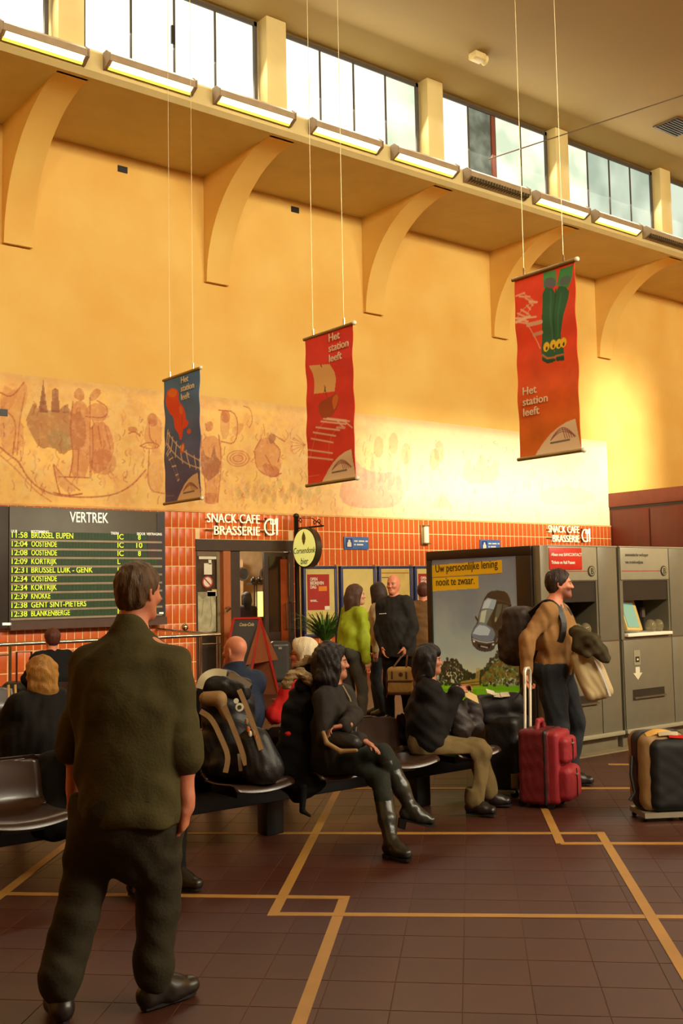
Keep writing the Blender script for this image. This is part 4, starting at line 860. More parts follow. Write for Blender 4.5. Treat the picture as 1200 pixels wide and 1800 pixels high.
cv.poly(T(180, 830, 260, 815, 270, 850, 190, 860), (176, 146, 52), .9); cv.line(T(180, 840, 265, 830), .008, (90, 70, 20)); cv.line(T(185, 850, 265, 843), .008, (90, 70, 20))
CD, CB = (70, 68, 50), (112, 132, 138)
cv.poly(T(229, 640, 229, 612, 240, 585, 253, 565, 262, 530, 272, 495, 286, 455, 304, 425, 322, 414, 350, 411, 382, 416, 396, 426, 407, 448, 413, 478, 412, 515, 404, 552, 388, 582, 366, 606, 350, 622, 345, 652, 334, 680, 320, 690, 292, 694, 264, 688, 244, 672, 234, 656), CD, 1)
cv.poly(T(288, 450, 305, 424, 350, 413, 384, 418, 400, 440, 408, 470, 384, 462, 345, 452, 318, 448), (54, 54, 38), 1)                      # roof
cv.poly(T(276, 497, 288, 462, 304, 446, 345, 456, 340, 478, 332, 500, 304, 494), (158, 182, 186), 1); cv.poly(T(282, 494, 292, 466, 306, 452, 322, 455, 308, 494), (200, 214, 206), .8)   # windscreen
cv.poly(T(262, 560, 268, 520, 276, 500, 304, 496, 331, 502, 316, 530, 300, 566, 280, 568), (120, 138, 122), 1); cv.poly(T(268, 556, 276, 508, 300, 500, 290, 560), (206, 216, 178), .85)  # bonnet rear
cv.poly(T(231, 612, 244, 584, 262, 562, 300, 568, 330, 590, 340, 612, 330, 640, 300, 648, 262, 640, 236, 628), CB, 1); cv.poly(T(236, 610, 250, 586, 266, 570, 296, 575, 318, 592, 308, 618, 270, 618), (190, 210, 208), .9)
cv.poly(T(334, 502, 346, 460, 384, 466, 408, 476, 411, 512, 398, 552, 372, 588, 346, 596, 322, 574, 318, 536), (48, 50, 34), 1)        # flank
cv.poly(T(340, 520, 350, 474, 372, 474, 366, 510, 350, 545, 336, 560), (92, 102, 84), .9); cv.poly(T(376, 476, 398, 480, 402, 504, 388, 534, 368, 546), (78, 88, 70), .9)
cv.line(T(250, 534, 256, 546), .02, (40, 40, 30)); cv.ell(f_(342, 545), (.014, .026), (150, 156, 84), 1, rot=-.3)
cv.ell(f_(349, 640), (.016, .045), (26, 26, 20), 1, rot=-.35); cv.ell(f_(347, 640), (.007, .026), (120, 120, 104), 1, rot=-.35); cv.ell(f_(411, 498), (.012, .045), (28, 28, 22), 1)
cv.poly(T(231, 628, 262, 642, 300, 650, 338, 640, 342, 660, 330, 684, 294, 692, 256, 684, 236, 664), (60, 62, 54), 1); cv.line(T(236, 634, 264, 645, 300, 652, 332, 646), .010, (206, 208, 184), .95); cv.poly(T(256, 656, 300, 664, 318, 660, 314, 676, 290, 680, 262, 674), (28, 28, 24), 1)
cv.ell(f_(242, 645), (.016, .010), (226, 226, 206), 1, rot=-.3); cv.ell(f_(330, 660), (.016, .010), (206, 206, 184), 1, rot=.3); cv.line(T(274, 668, 304, 674), .014, (190, 186, 160), .9)
cv.poly(T(47, 297, 370, 272, 372, 331, 47, 352), (214, 160, 18), 1); cv.poly(T(47, 354, 262, 346, 263, 402, 47, 416), (220, 168, 16), 1); cv.line(T(47, 354, 370, 333), .006, (120, 80, 10), .8)
pm = mat('backlit_poster', (200, 200, 200), .3, attr='Col', emit=.22, coat=.6)
cv.mesh('poster', lambda u, v: (-.012+0*u, ya-cy_-u, za+v), pm, lb)
for s, a, c in (('Uw persoonlijke lening', (68, 335), (352, 312)), ('nooit te zwaar.', (70, 396), (246, 387))):
    p0, p1 = f_(*a), f_(*c); L = math.hypot(p1[0]-p0[0], p1[1]-p0[1]); ang = math.atan2(p1[1]-p0[1], p1[0]-p0[0])
    o = text_obj('lettering', s, .115, Matrix.Identity(4), mat('poster_ink', (48, 36, 14), .5), lb, .001, .0003); me = o.data; xs = [v.co.x for v in me.vertices]
    me.transform(frame((-.016, ya-cy_-p0[0], za+p0[1]+.012), (0, -math.cos(ang), math.sin(ang)), (0, math.sin(ang), math.cos(ang))) @ Matrix.Diagonal((L/(max(xs)-min(xs)), 1, 1, 1)) @ Matrix.Translation((-min(xs), 0, 0)))
b = MB(); b.box((-.015, LY0-cy_, 0), (.12, LY1-cy_, .05)); b.build('plinth', BLACK, lb)
# ------------------------------------------------------------------ ticket machines
MY = 6.65; GP = mat('machine_light_panel', (152, 143, 118), .4, .1, var=.04); GB = mat('machine_grey', (118, 110, 90), .38, .25, var=.05); GD = mat('machine_recess', (40, 34, 28), .4); SEAM = mat('machine_seam', (52, 44, 34), .6)
Xp = lambda px, Z=1.4: (lambda p: p.x)(onY(px, 1000, MY)); Zp = lambda px, py: onY(px, py, MY).z
def machine(xa, xb, label, w1, red):
    """w1: width of the display column; the rest is a side column of plain panels"""
    r_ = empty('ticket_machine', ((xa+xb)/2, MY, 0), label, 'ticket machine', 'grey ticket machines in a row'); L = (xb-xa)/2; x1 = -L+w1; dp = .75; zr0, zr1, zt, zs = 1.13, 1.675, 2.02, 1.08
    def B(nm, lo, hi, m, par=None, bev=.004): b = MB(); b.box(lo, hi, bev=bev); return b.build(nm, m, par or r_)
    b = MB(); b.box((-L, .012, .17), (L, dp, zr0)); b.box((-L, .012, zr1), (L, dp, zt)); b.box((-L, .34, zr0), (L, dp, zr1)); b.box((-L, .012, zr0), (-L+.05, .34, zr1)); b.box((x1-.02, .012, zr0), (L, .34, zr1)); b.build('casing', GB, r_)
    B('plinth', (-L+.02, .06, 0), (L-.02, dp-.05, .17), mat('machine_plinth', (104, 94, 72), .5)); B('kick_strip', (-L, -.02, .15), (L, .04, .19), GP)
    hd = B('header_panel', (-L+.012, 0, zr1+.01), (x1-.006, .014, zt-.008), GP)
    B('side_panel', (x1+.006, 0, zs+.006), (L-.012, .014, zt-.008), GB); B('side_panel', (x1+.006, 0, .19), (L-.012, .014, zs-.006), GB)
    lw = B('lower_panel', (-L+.012, 0, .19), (x1-.006, .014, zs-.006), GB); B('seam_strip', (-L, .004, zs-.006), (L, .013, zs+.006), STEEL, bev=0)
    B('top_edge', (-L, -.004, zt-.008), (L, dp, zt+.006), GP)
    rc = B('recess', (-L+.05, .33, zr0), (x1-.02, .338, zr1), GD, bev=0); B('recess_hood', (-L+.05, .02, zr1-.20), (x1-.02, .32, zr1-.005), GD, rc, 0)
    B('shelf', (-L+.052, -.03, zr0-.02), (x1-.022, .32, zr0+.012), STK if not red else GD)
    # screen in a cream bezel
    Ms = Matrix.Translation((-L+.19, .07, zr0+.18)) @ Matrix.Rotation(math.radians(-18), 4, 'X') @ Matrix.Rotation(math.radians(8), 4, 'Z')
    b = MB(); b.box((-.115, -.02, -.15), (.20, .03, .19), Ms, .012); bz = b.build('screen_bezel', (mat('cream_bezel', (206, 176, 104), .4) if not red else mat('dark_bezel', (60, 52, 40), .4)), r_)
    b = MB(); b.box((-.10, -.026, -.12), (.13, -.018, .14), Ms); b.build('screen', emis('screen_glow', (110, 148, 130), .35) if not red else emis('dark_screen', (26, 24, 20), .02), bz)
    b = MB(); b.box((x1+.0-.22, .20, zr0+.16), (x1-.17, .23, zr0+.26)); b.build('card_slot', STEEL, r_)
    for k in (0, 1):
        b = MB(); b.ball((x1-.25+k*.13, .08, zr0+.07), (.06, .06, .07), 14); b.build('coin_dome', mat('smoked_dome', (150, 136, 100), .08, alpha=.45), r_)
    # logo ring
    lx, lz = x1-.10, 1.775; F_ = frame((lx, -.004, lz), (1, 0, 0), (0, 0, 1))
    b = MB(); b.lathe([(.052, 0), (.052, .006)], M=F_, seg=24); lg_ = b.build('logo_disc', INK, hd)
    b = MB(); b.lathe([(.042, .004), (.042, .009)], M=F_, seg=24); b.build('logo_field', GP, lg_); text_obj('logo_letter', 'B', .085, F_ @ Matrix.Translation((0, -.03, .011)), INK, lg_, .001, .001, align='CENTER')
    b = MB(); b.box((-L+.03, -.003, lz-.003), (lx-.06, .0, lz+.003)); b.build('red_line', STR, hd)
    if red:
        sg = B('red_sign', (-L+.02, -.008, 1.79), (-L+.50, 0, 2.0), mat('bright_red_sign', (196, 40, 26), .4), hd)
        for s, z in (('Alleen met BANCONTACT', 1.92), ('Tickets en Rail Passen', 1.845)): text_obj('lettering', s, .042, frame((-L+.045, -.011, z), (1, 0, 0), (0, 0, 1)), STK, sg, .001, .001, sx=.92)
    else:
        for s, z in (('automatische verkoper', 1.925), ('van treinbewijzen', 1.85)): text_obj('lettering', s, .046, frame((-L+.09, -.003, z), (1, 0, 0), (0, 0, 1)), mat('grey_ink', (96, 88, 72), .5), hd, .001, .0005, sx=.9)
    # arrow, ticket icon, tray slot
    ax = -L+.22; b = MB(); b.prism([(ax-.035, .80), (ax+.035, .80), (ax+.035, .74), (ax+.075, .74), (ax, .67), (ax-.075, .74), (ax-.035, .74)], -.004, 0, 'y'); b.build('arrow', mat('arrow_cream', (214, 202, 170), .5), lw)
    ic = B('icon_plate', (ax-.05, -.004, .82), (ax+.05, 0, .97), GP, lw, 0); B('icon', (ax-.03, -.008, .85), (ax+.03, -.004, .905), INK, ic, 0); B('icon_mark', (ax-.012, -.010, .868), (ax+.012, -.008, .885), STK, ic, 0)
    B('ticket_slot', (-L+.13, -.003, .50), (-L+.66, .0, .575), GD, lw, 0); B('slot_lip', (-L+.13, -.03, .485), (-L+.66, .0, .50), STEEL, lw, 0)
    return r_
xm0, xm1, xm2 = Xp(962), Xp(1087), Xp(1087)+1.2
machine(xm0, xm1-.02, 'grey ticket machine with a red sign, behind the man with the backpack', .74, True)
machine(xm1+.02, xm2+.10, 'grey ticket machine with a white arrow and cream framed screen, near the right edge', .83, False)
b = MB(); b.box((LX+.0, LY0-.09, 0), (xm0-.01, LY0-.0, 2.02), bev=.004); tag(b.build('corner_panel', GB), 'narrow grey corner panel between the car advertisement and the ticket machines', 'panel')
b = MB(); b.box((xm0-.15, MY-.06, 0), (xm2+.9, MY+.7, .012)); tag(b.build('base_slab', mat('pale_slab', (128, 112, 82), .6)), 'low pale base slab under the ticket machines', 'slab')
# ------------------------------------------------------------------ A-board, case behind it, plants
ab = empty('sandwich_board', (9.6, 14.0, 0), 'red framed sandwich board with blackboard faces in front of the cafe door', 'sign')
REDF = mat('red_wood_frame', (166, 34, 24), .4, var=.08); BBD = mat('blackboard', (48, 40, 32), .6, var=.1); BRB = mat('brown_board_face', (132, 70, 34), .6, var=.08)
def abp(px, py, D): return W(px, py, D)-Vector((9.6, 14.0, 0))
DA, DBk = 16.35, 17.0
tl, tr = abp(411, 1090, DA), abp(454, 1090, DA); 
kz = lambda v: v
ap = abp(457, 1087, 16.6)
def floorpt(px, D): 
    p = W(px, 1200, D); return Vector((p.x-9.6, p.y-14.0, 0))
bl, brr, bk = floorpt(380, 15.9), floorpt(432, 15.9), floorpt(489, 17.1)
hz = ap.z; tl = Vector((tl.x, tl.y, hz)); tr = Vector((tr.x+.03, tr.y, hz))
def plank(p, q, w_, name, m, par=ab):
    b = MB(); b.tube([p, q], w_, 4); return b.build(name, m, par)
for p, q in ((tl, bl), (tr, brr), (tl, tr), (bl+Vector((0, 0, .12)), brr+Vector((0, 0, .12)))): plank(p, q, .028, 'front_frame', REDF)
n_ = (tr-tl).cross(bl-tl).normalized()*.008
b = MB(); q4 = [tl, tr, brr+Vector((0, 0, .12)), bl+Vector((0, 0, .12))]; b.add([v-n_ for v in q4]+[v+n_ for v in q4], [(0, 1, 2, 3), (7, 6, 5, 4), (0, 4, 5, 1), (1, 5, 6, 2), (2, 6, 7, 3), (3, 7, 4, 0)]); fb = b.build('blackboard', BBD, ab)
ctr = (tl+tr)/2+(bl-tl)*.09; xd = (tr-tl).normalized(); yd = (tl-bl).normalized(); yd = (yd-xd*yd.dot(xd)).normalized()
text_obj('lettering', 'Coca-Cola', .075, frame(ctr-xd*.10+xd.cross(yd)*.014, xd, yd), mat('chalk_cream', (196, 176, 130), .6), fb, .001, .001, shear=.35, sx=.7)
lw_ = bk+(tl-tr)*1.0; b = MB(); q4 = [tr, tl, lw_, bk]; n_ = (tl-tr).cross(bk-tr).normalized()*.008; b.add([v-n_ for v in q4]+[v+n_ for v in q4], [(0, 1, 2, 3), (7, 6, 5, 4), (0, 4, 5, 1), (1, 5, 6, 2), (2, 6, 7, 3), (3, 7, 4, 0)]); b.build('rear_board', BRB, ab)
for p, q in ((tr, bk), (tl, lw_)): plank(p, q, .028, 'rear_frame', REDF)
b = MB(); sd_ = [tr, brr+Vector((0, 0, .55)), bk+Vector((0, 0, .55))]; n_ = (sd_[1]-sd_[0]).cross(sd_[2]-sd_[0]).normalized()*.004; b.add([v-n_ for v in sd_]+[v+n_ for v in sd_], [(0, 1, 2), (5, 4, 3), (0, 3, 4, 1), (1, 4, 5, 2), (2, 5, 3, 0)]); b.build('side_flap', BRB, ab)
def fern(name_loc, h, n, label, seed, pot=True, spread=.35, ph=.45, cols=((56, 96, 34), (96, 136, 44))):
    rs = random.Random(seed); r_ = empty('potted_plant', name_loc, label, 'plant')
    b = MB(); b.lathe([(.12, 0), (.15, .02), (.19, ph-.04), (.21, ph-.03), (.21, ph), (.17, ph), (.16, ph-.05)], seg=18); b.build('pot', mat('plant_pot', (86, 60, 40), .6), r_)
    g1 = mat('leaf_green', cols[0], .5, var=.3, scale=9, rgb2=cols[1]); big = MB()
    for k in range(n):
        a = rs.uniform(0, 6.283); L = h*rs.uniform(.55, 1.05); out = spread*rs.uniform(.5, 1.2); pts = []
        for i in range(7):
            t = i/6; pts.append(Vector((math.cos(a)*out*t**1.3, math.sin(a)*out*t**1.3, ph-.05+L*(t-.42*t*t*rs.uniform(.8, 1.2)))))
        wd = rs.uniform(.008, .017); s_ = Vector((-math.sin(a), math.cos(a), 0)); vs = []; fs = []
        for i, p in enumerate(pts):
            w_ = wd*math.sin(math.pi*(.12+.86*i/6)); vs += [p-s_*w_, p+Vector((0, 0, w_*.4)), p+s_*w_]
        for i in range(6): fs += [(3*i, 3*i+1, 3*i+4, 3*i+3), (3*i+1, 3*i+2, 3*i+5, 3*i+4)]
        if k < 60:
            for i in range(1, 6):
                for sg in (-1, 1):
                    p = pts[i]; d = (pts[i+1]-p).normalized() if i < 6 else Vector((0, 0, 1)); q = p+(s_*sg*.9+d*.7).normalized()*.10*(1-i/9); j = len(vs); vs += [p, p+d*.02, q]; fs.append((j, j+1, j+2))
        big.add(vs, fs)
    o = big.build('foliage', g1, r_); o['kind'] = 'stuff'; return r_
p = W(572, 1120, 19.0); fern((p.x, p.y, 0), 1.0, 210, 'leafy green potted fern left of the long-haired women', 3, spread=.58, ph=.70)
p = W(425, 1110, 18.8); fern((p.x, p.y, 0), .55, 70, 'low spiky potted plant just behind the sandwich board', 5, spread=.25, ph=.85)
p = W(374, 1110, 19.2); fern((p.x, p.y, 0), .7, 60, 'slim potted plant left of the sandwich board before the door glass', 8, spread=.24, ph=.65, cols=((50, 80, 34), (80, 110, 50)))
# ------------------------------------------------------------------ rounded soft and hard luggage helpers
def vol_obj(name, fn, lo, hi, h, m, parent, smooth=1):
    v = Vol(lo, hi, h); fn(v); return v.mesh(name, m, parent, org=ORG(parent), smooth=smooth)
AX = (V3(1, 0, 0), V3(0, 1, 0), V3(0, 0, 1))
def axr(a, tilt=0, roll=0):
    x = V3(math.cos(a), math.sin(a), 0); y = V3(-math.sin(a), math.cos(a), 0); z = V3(0, 0, 1)
    c, s = math.cos(tilt), math.sin(tilt); x2, z2 = x*c-z*s, x*s+z*c; c, s = math.cos(roll), math.sin(roll); return (x2, y*c+z2*s, z2*c-y*s)
# ------------------------------------------------------------------ benches
SEATM = mat('brown_shell_seat', (54, 33, 22), .34, var=.15, scale=5, coat=.2); SEATB = mat('bench_black', (20, 17, 15), .35, .3, var=.1)
def seat_mesh(w_=.44):
    prof = [(.0, .395), (.012, .42), (.05, .43), (.15, .418), (.28, .412), (.38, .425), (.43, .46), (.455, .52), (.47, .60), (.485, .67), (.49, .70)]
    P = chaikin(np.array(prof), 2, False); nu = 13; vs = []; fs = []; n = len(P)
    for i, (y, z) in enumerate(P):
        t = i/(n-1); sh = 1-.10*max(0, (t-.75)/.25)**2*1.0-.06*max(0, 1-t/.12)**2
        for j in range(nu):
            u = -1+2*j/(nu-1); dip = .022*u*u; r_ = (.0 if t < .7 else -.02*(1-abs(u))**0)
            yy = y+(.0 if t < .5 else -dip*1.2); zz = z+(dip if t < .6 else 0); 
            if t > .9: zz -= .035*max(0, abs(u)-.7)/.3*((t-.9)/.1)
            vs.append((u*w_/2*sh, yy, zz))
    for i in range(n-1):
        for j in range(nu-1): a = i*nu+j; fs.append((a, a+1, a+nu+1, a+nu))
    return vs, fs
sv, sf = seat_mesh(); seat_me = None
def bench(x0, x1, Y, legs, front, rear, label, group):
    global seat_me
    r_ = empty('bench', ((x0+x1)/2, Y, 0), label, 'bench', group); cx = (x0+x1)/2
    b = MB(); b.box((x0-cx, -.07, .22), (x1-cx, .07, .36), bev=.01); b.build('beam', SEATB, r_)
    for x in legs:
        b = MB(); b.box((x-cx-.07, -.06, .0), (x-cx+.07, .06, .23), bev=.01); b.build('leg', SEATB, r_)
    for xs, sgn in ((front, 1), (rear, -1)):
        for x in xs:
            if seat_me is None:
                b = MB(); b.add(sv, sf, True); o = b.build('seat', SEATM, r_); seat_me = o.data
            else: o = bpy.data.objects.new('seat', seat_me); COL.objects.link(o); o.parent = r_
            o.location = (x-cx, -.53*sgn, 0); o.rotation_euler = (0, 0, 0 if sgn > 0 else math.pi)
            m_ = o.modifiers.new('thick', 'SOLIDIFY'); m_.thickness = .012
            b = MB(); b.box((x-cx-.12, -.36*sgn-.03, .355), (x-cx+.12, -.36*sgn+.25*sgn+.03, .40) if sgn > 0 else (x-cx+.12, .36+.03, .40), bev=0) if sgn > 0 else b.box((x-cx-.12, .08, .355), (x-cx+.12, .39, .40)); b.build('seat_bracket', SEATB, r_)
    for x in legs[-1:]:
        pass
    return r_
BYb = 6.03
FR = [5.55, 4.93, 4.31, 3.68, 2.95, 2.2]
bench(1.2, 6.05, BYb, [2.72, 4.07, 5.42], FR, [5.5, 4.88, 4.26, 3.63, 3.0, 2.3], 'near double bench of brown shell seats on a black beam, holding the large backpack', 'double benches of shell seats')
_fb = bench(2.2, 5.6, 10.9, [2.7, 4.2, 5.3], [2.6, 3.25, 3.9], [2.6, 3.25, 3.9, 4.6], 'far double bench of shell seats near the steel handrail', 'double benches of shell seats')

for px in (15, 27):
    a = onY(px, 1204, 10.40)-Vector(_fb.location); c = onY(px+4, 1252, 10.30)-Vector(_fb.location)
    b = MB(); b.tube([a, a+(c-a)*.5-Vector((.01, 0, 0)), c], .013, 8); b.build('chrome_arm', CHROME, _fb)
# ------------------------------------------------------------------ people
def ik(a, t, l1, l2, pole):
    a = np.array(a, float); t = np.array(t, float); d = t-a; L = np.linalg.norm(d); L2 = min(L, (l1+l2)*.998); dn = d/L; t = a+dn*L2
    x = (l1*l1-l2*l2+L2*L2)/(2*L2); h = math.sqrt(max(l1*l1-x*x, 0)); pole = np.array(pole, float); p = pole-dn*(pole@dn); p = nrm(p)
    return a+dn*x+p*h, t
FW2 = V3(.531, .847, 0); RT2 = V3(.847, -.531, 0)      # away from / to the right of the photographer's standpoint
class Fig:
    """skeleton: P pelvis, f facing, s scale; arms and legs reach for wrist / ankle targets"""
    def __init__(g, P, f, s=1, lean=(0, 0, 0), cf=None, hf=None, hu=None, wd=1, male=True, rw=None, lw=None, re=None, le=None, ra=None, la=None, rk=None, lk=None,
                 rfd=None, lfd=None, rhd=None, lhd=None, rhn=None, lhn=None, curl=.35, fat=0, nlean=None, foot=True, shoulder=1, shz=None, sit=None, rc=None, lc=None):
        g.sit = sit; g.s = s; g.male = male; g.fat = fat; P = V3(*P); g.P = P; up = V3(0, 0, 1); g.f = nrm(f); g.r = nrm(np.cross(g.f, up)); g.wd = wd
        g.su = nrm(up+V3(*lean)); g.cf = nrm(g.f if cf is None else V3(*cf)); g.cf = nrm(g.cf-g.su*(g.cf@g.su)); g.cr = np.cross(g.cf, g.su)
        g.nb = P+g.su*.525*s; g.ch = P+g.su*.36*s; nu = nrm(g.su+V3(0, 0, .6)+(V3(*nlean) if nlean is not None else 0))
        g.hf = nrm(g.cf if hf is None else V3(*hf)); g.hu = nrm(V3(0, 0, 1)+(V3(*hu) if hu is not None else 0)); g.hf = nrm(g.hf-g.hu*(g.hf@g.hu)); g.hr = np.cross(g.hf, g.hu)
        g.hc = g.nb+nu*.165*s+g.hf*.015*s
        sw = (.175 if male else .155)*s*wd*shoulder; shz = .455 if shz is None else shz; g.sh = {1: P+g.su*shz*s+g.cr*sw, -1: P+g.su*shz*s-g.cr*sw}
        hw = .088*s; g.hip = {1: P+g.r*hw-up*.02*s, -1: P-g.r*hw-up*.02*s}
        g.arm = {}; g.leg = {}; g.hand = {}; g.ft = {}
        for sd, w_, e_, hd, hn, cu in ((1, rw, re, rhd, rhn, rc), (-1, lw, le, lhd, lhn, lc)):
            w_ = g.sh[sd]+V3(0, 0, -.54*s)+g.cr*sd*.06 if w_ is None else V3(*w_)
            e_ = -g.cf*.8+g.cr*sd*.5 if e_ is None else V3(*e_)
            el, wr = ik(g.sh[sd], w_, .285*s, .255*s, e_); g.arm[sd] = (g.sh[sd], el, wr)
            fd = nrm(wr-el); hd = fd if hd is None else nrm(hd); hn = (-g.cr*sd if hn is None else V3(*hn)); hn = nrm(hn-hd*(hn@hd)); g.hand[sd] = (wr, hd, hn, curl if cu is None else cu)
        for sd, a_, k_, fd in ((1, ra, rk, rfd), (-1, la, lk, lfd)):
            a_ = g.hip[sd]+V3(0, 0, -.82*s) if a_ is None else V3(*a_); k_ = g.f if k_ is None else V3(*k_)
            kn, an = ik(g.hip[sd], a_, .43*s, .41*s, k_); g.leg[sd] = (g.hip[sd], kn, an); g.ft[sd] = nrm(g.f if fd is None else V3(*fd))
    def bounds(g, pts, m): p = np.array(pts); return p.min(0)-m, p.max(0)+m
    def torso(g, v, e=0, loose=0):
        s, r, f, u, c = g.s, g.r, g.f, g.su, g.cr; cf = g.cf; P = g.P; F = g.fat; m = g.male; wd = g.wd
        v.ell(P+u*.02*s, (r, f, u), ((.165 if m else .17)*s+F+e, (.115)*s+F+e, .14*s+e), k=.03)
        v.cap(P+u*.08*s, P+u*.24*s, .105*s+F*1.2+e+loose, .115*s+F+e+loose, k=.05, w=r, q=1.28)
        v.cap(P+u*.24*s+cf*.005, P+u*.385*s, .112*s+F+e+loose, .105*s+F*.6+e, k=.05, w=c, q=(1.42 if m else 1.25)*wd)
        v.cap(g.sh[1]-c*.03*s, g.sh[-1]+c*.03*s, .062*s+e*.8, k=.05)
        v.cap(P+u*.46*s, g.nb+u*.01*s, .075*s+e*.5, .052*s+e*.3, k=.05, w=c, q=1.3)
        for d in (1, -1): v.cap(g.nb-u*.035*s, g.sh[d]+u*.012*s, .045*s+e*.6, .044*s+e*.8, k=.05)
        if not m:
            for d in (1, -1): v.ell(P+u*.345*s+cf*(.085*s+F)+c*d*.07*s, (c, cf, u), (.062*s+e, .055*s+e, .06*s+e), k=.035)
    def arms(g, v, e=0, upto=1.0, k=.025, sides=(1, -1), cuff=0):
        s = g.s; F = g.fat*.4; m = 1 if g.male else .88
        for sd in sides:
            a, b, c = g.arm[sd]; c2 = b+(c-b)*upto
            v.cap(a, a+(b-a)*.3, .058*s*m+F+e, .052*s*m+F+e, k=.04); v.cap(a, b, .050*s*m+F+e, .040*s*m+F+e, k=k)
            v.cap(b, b+(c-b)*min(.4, upto), .041*s*m+F+e, .041*s*m+F+e, k=k); v.cap(b, c2, .040*s*m+F+e, (.040+(.028-.040)*upto)*s*m+F*.5+e+cuff, k=k)
    def legs(g, v, e=0, upto=1.0, k=.03, flare=0, sides=(1, -1), seat=True):
        s = g.s; F = g.fat*.6; m = 1 if g.male else .97
        for sd in sides:
            a, b, c = g.leg[sd]; c2 = b+(c-b)*upto
            if seat: v.ell(a-g.f*.04*s+g.su*.02*s, (g.r, g.f, g.su), (.088*s+e+F, .095*s+e+F, .1*s+e), k=.04)
            v.cap(a, a+(b-a)*.5, .088*s*m+F+e, .073*s*m+F+e, k=.035); v.cap(a+(b-a)*.4, b, .075*s*m+F+e, .054*s*m+e+F*.5, k=k)
            v.cap(b, b+(c-b)*.35, .052*s*m+e, .053*s*m+e, k=k); v.cap(b+(c-b)*.3, c2, .053*s*m+e, (.053+(.036-.053)*upto)*s*m+e+flare, k=k)
    def head(g, v):
        s = g.s*.98; c, u, f, r = g.hc, g.hu, g.hf, g.hr; P = lambda a, b, d: c+(a*r+b*f+d*u)*s
        v.ell(P(0, -.014, .028), (r, f, u), (.074*s, .096*s, .088*s), k=.02)
        v.cap(P(0, .03, -.03), P(0, .045, -.075), .056*s, .038*s, k=.04)
        for d in (1, -1):
            v.cap(P(.05*d, -.005, -.045), P(.014*d, .062, -.094), .02*s, .018*s, k=.035)
            v.ell(P(.036*d, .066, -.028), (r, f, u), (.024*s, .022*s, .02*s), k=.02)
        v.cap(P(-.03, .076, .02), P(.03, .076, .02), .012*s, k=.02)
        for d in (1, -1): v.ell(P(.030*d, .097, .001), (r, f, u), (.016*s, .012*s, .009*s), k=.012, op='s')
        v.cap(P(0, .085, .008), P(0, .106, -.03), .0085*s, .0115*s, k=.012); v.cap(P(-.011, .098, -.035), P(.011, .098, -.035), .008*s, k=.008)
        v.cap(P(-.02, .086, -.060), P(.02, .086, -.060), .0065*s, k=.007); v.cap(P(-.016, .085, -.070), P(.016, .085, -.070), .007*s, k=.007)
        v.ell(P(0, .073, -.095), (r, f, u), (.022*s, .018*s, .018*s), k=.02)
        for d in (1, -1):
            v.ell(P(.076*d, -.012, -.006), (r*.94+f*.34*d, nrm(f*.94-r*.34*d), u), (.010*s, .02*s, .032*s), k=.006); v.ell(P(.084*d, -.008, -.004), (r, f, u), (.006*s, .010*s, .018*s), k=.004, op='s')
        v.cap(P(0, -.022, -.05), g.nb+g.cf*.005, (.054 if g.male else .046)*s, (.058 if g.male else .05)*s, k=.03)
    def hands(g, v, sides=(1, -1)):
        s = g.s*(1 if g.male else .9)
        for sd in sides:
            w, d, n, cu = g.hand[sd]; x = np.cross(d, n)*(1 if sd == 1 else -1)      # towards the thumb
            x = nrm(x)
            v.cap(w-d*.03, w+d*.02*s, .028*s, .03*s, k=.02, w=n, q=.8)
            v.rbox(w+d*.05*s, (d, x, n), (.048*s, .041*s, .0155*s), .015*s, k=.015)
            for i, (o, L, r0) in enumerate(((.030, .078, .0088), (.0105, .088, .0092), (-.010, .082, .0088), (-.029, .064, .0078))):
                p = w+d*.088*s+x*o*s; dr = nrm(d+x*o*2.2); a = cu*(1+.12*i)
                for j, fr in enumerate((.46, .30, .24)):
                    a_ = a*(.7+.9*j); dd = dr*math.cos(a_)+n*math.sin(a_); q = p+dd*L*fr*s; v.cap(p, q, r0*s*(1-.08*j), r0*s*(.94-.1*j), k=.003); p = q
            p = w+d*.02*s+x*.028*s; t = nrm(d*.55+x*.75+n*.35); q = p+t*.045*s; v.cap(p, q, .0135*s, .0115*s, k=.012)
            t2 = nrm(d*.85+x*.3+n*(.3+cu*.5)); q2 = q+t2*.032*s; v.cap(q, q2, .0112*s, .0098*s, k=.004); v.cap(q2, q2+nrm(t2+n*.3)*.024*s, .0098*s, .0078*s, k=.003)
    def feet(g, v, e=0, z0=0, heel=0, k=.02, sides=(1, -1), length=.25, flat=None):
        s = g.s*(1 if g.male else .92)
        for sd in sides:
            a = g.leg[sd][2]; d = g.ft[sd]; dn = V3(0, 0, -1); dn = nrm(dn-d*(dn@d)); L = length*s; h = a+dn*.045*s
            v.cap(a, h-d*.03*s, .038*s+e, .034*s+e, k=k); v.cap(h-d*.035*s, h+d*(L*.3), .034*s+e, .036*s+e, k=k)
            v.cap(h+d*L*.25+dn*.005, h+d*L*.60+dn*.008*s, .036*s+e, .027*s+e, k=.03, w=np.cross(d, dn), q=1.25)
            v.cap(a+d*.02*s, h+d*L*.35-dn*.005, .036*s+e, .03*s+e, k=.03)
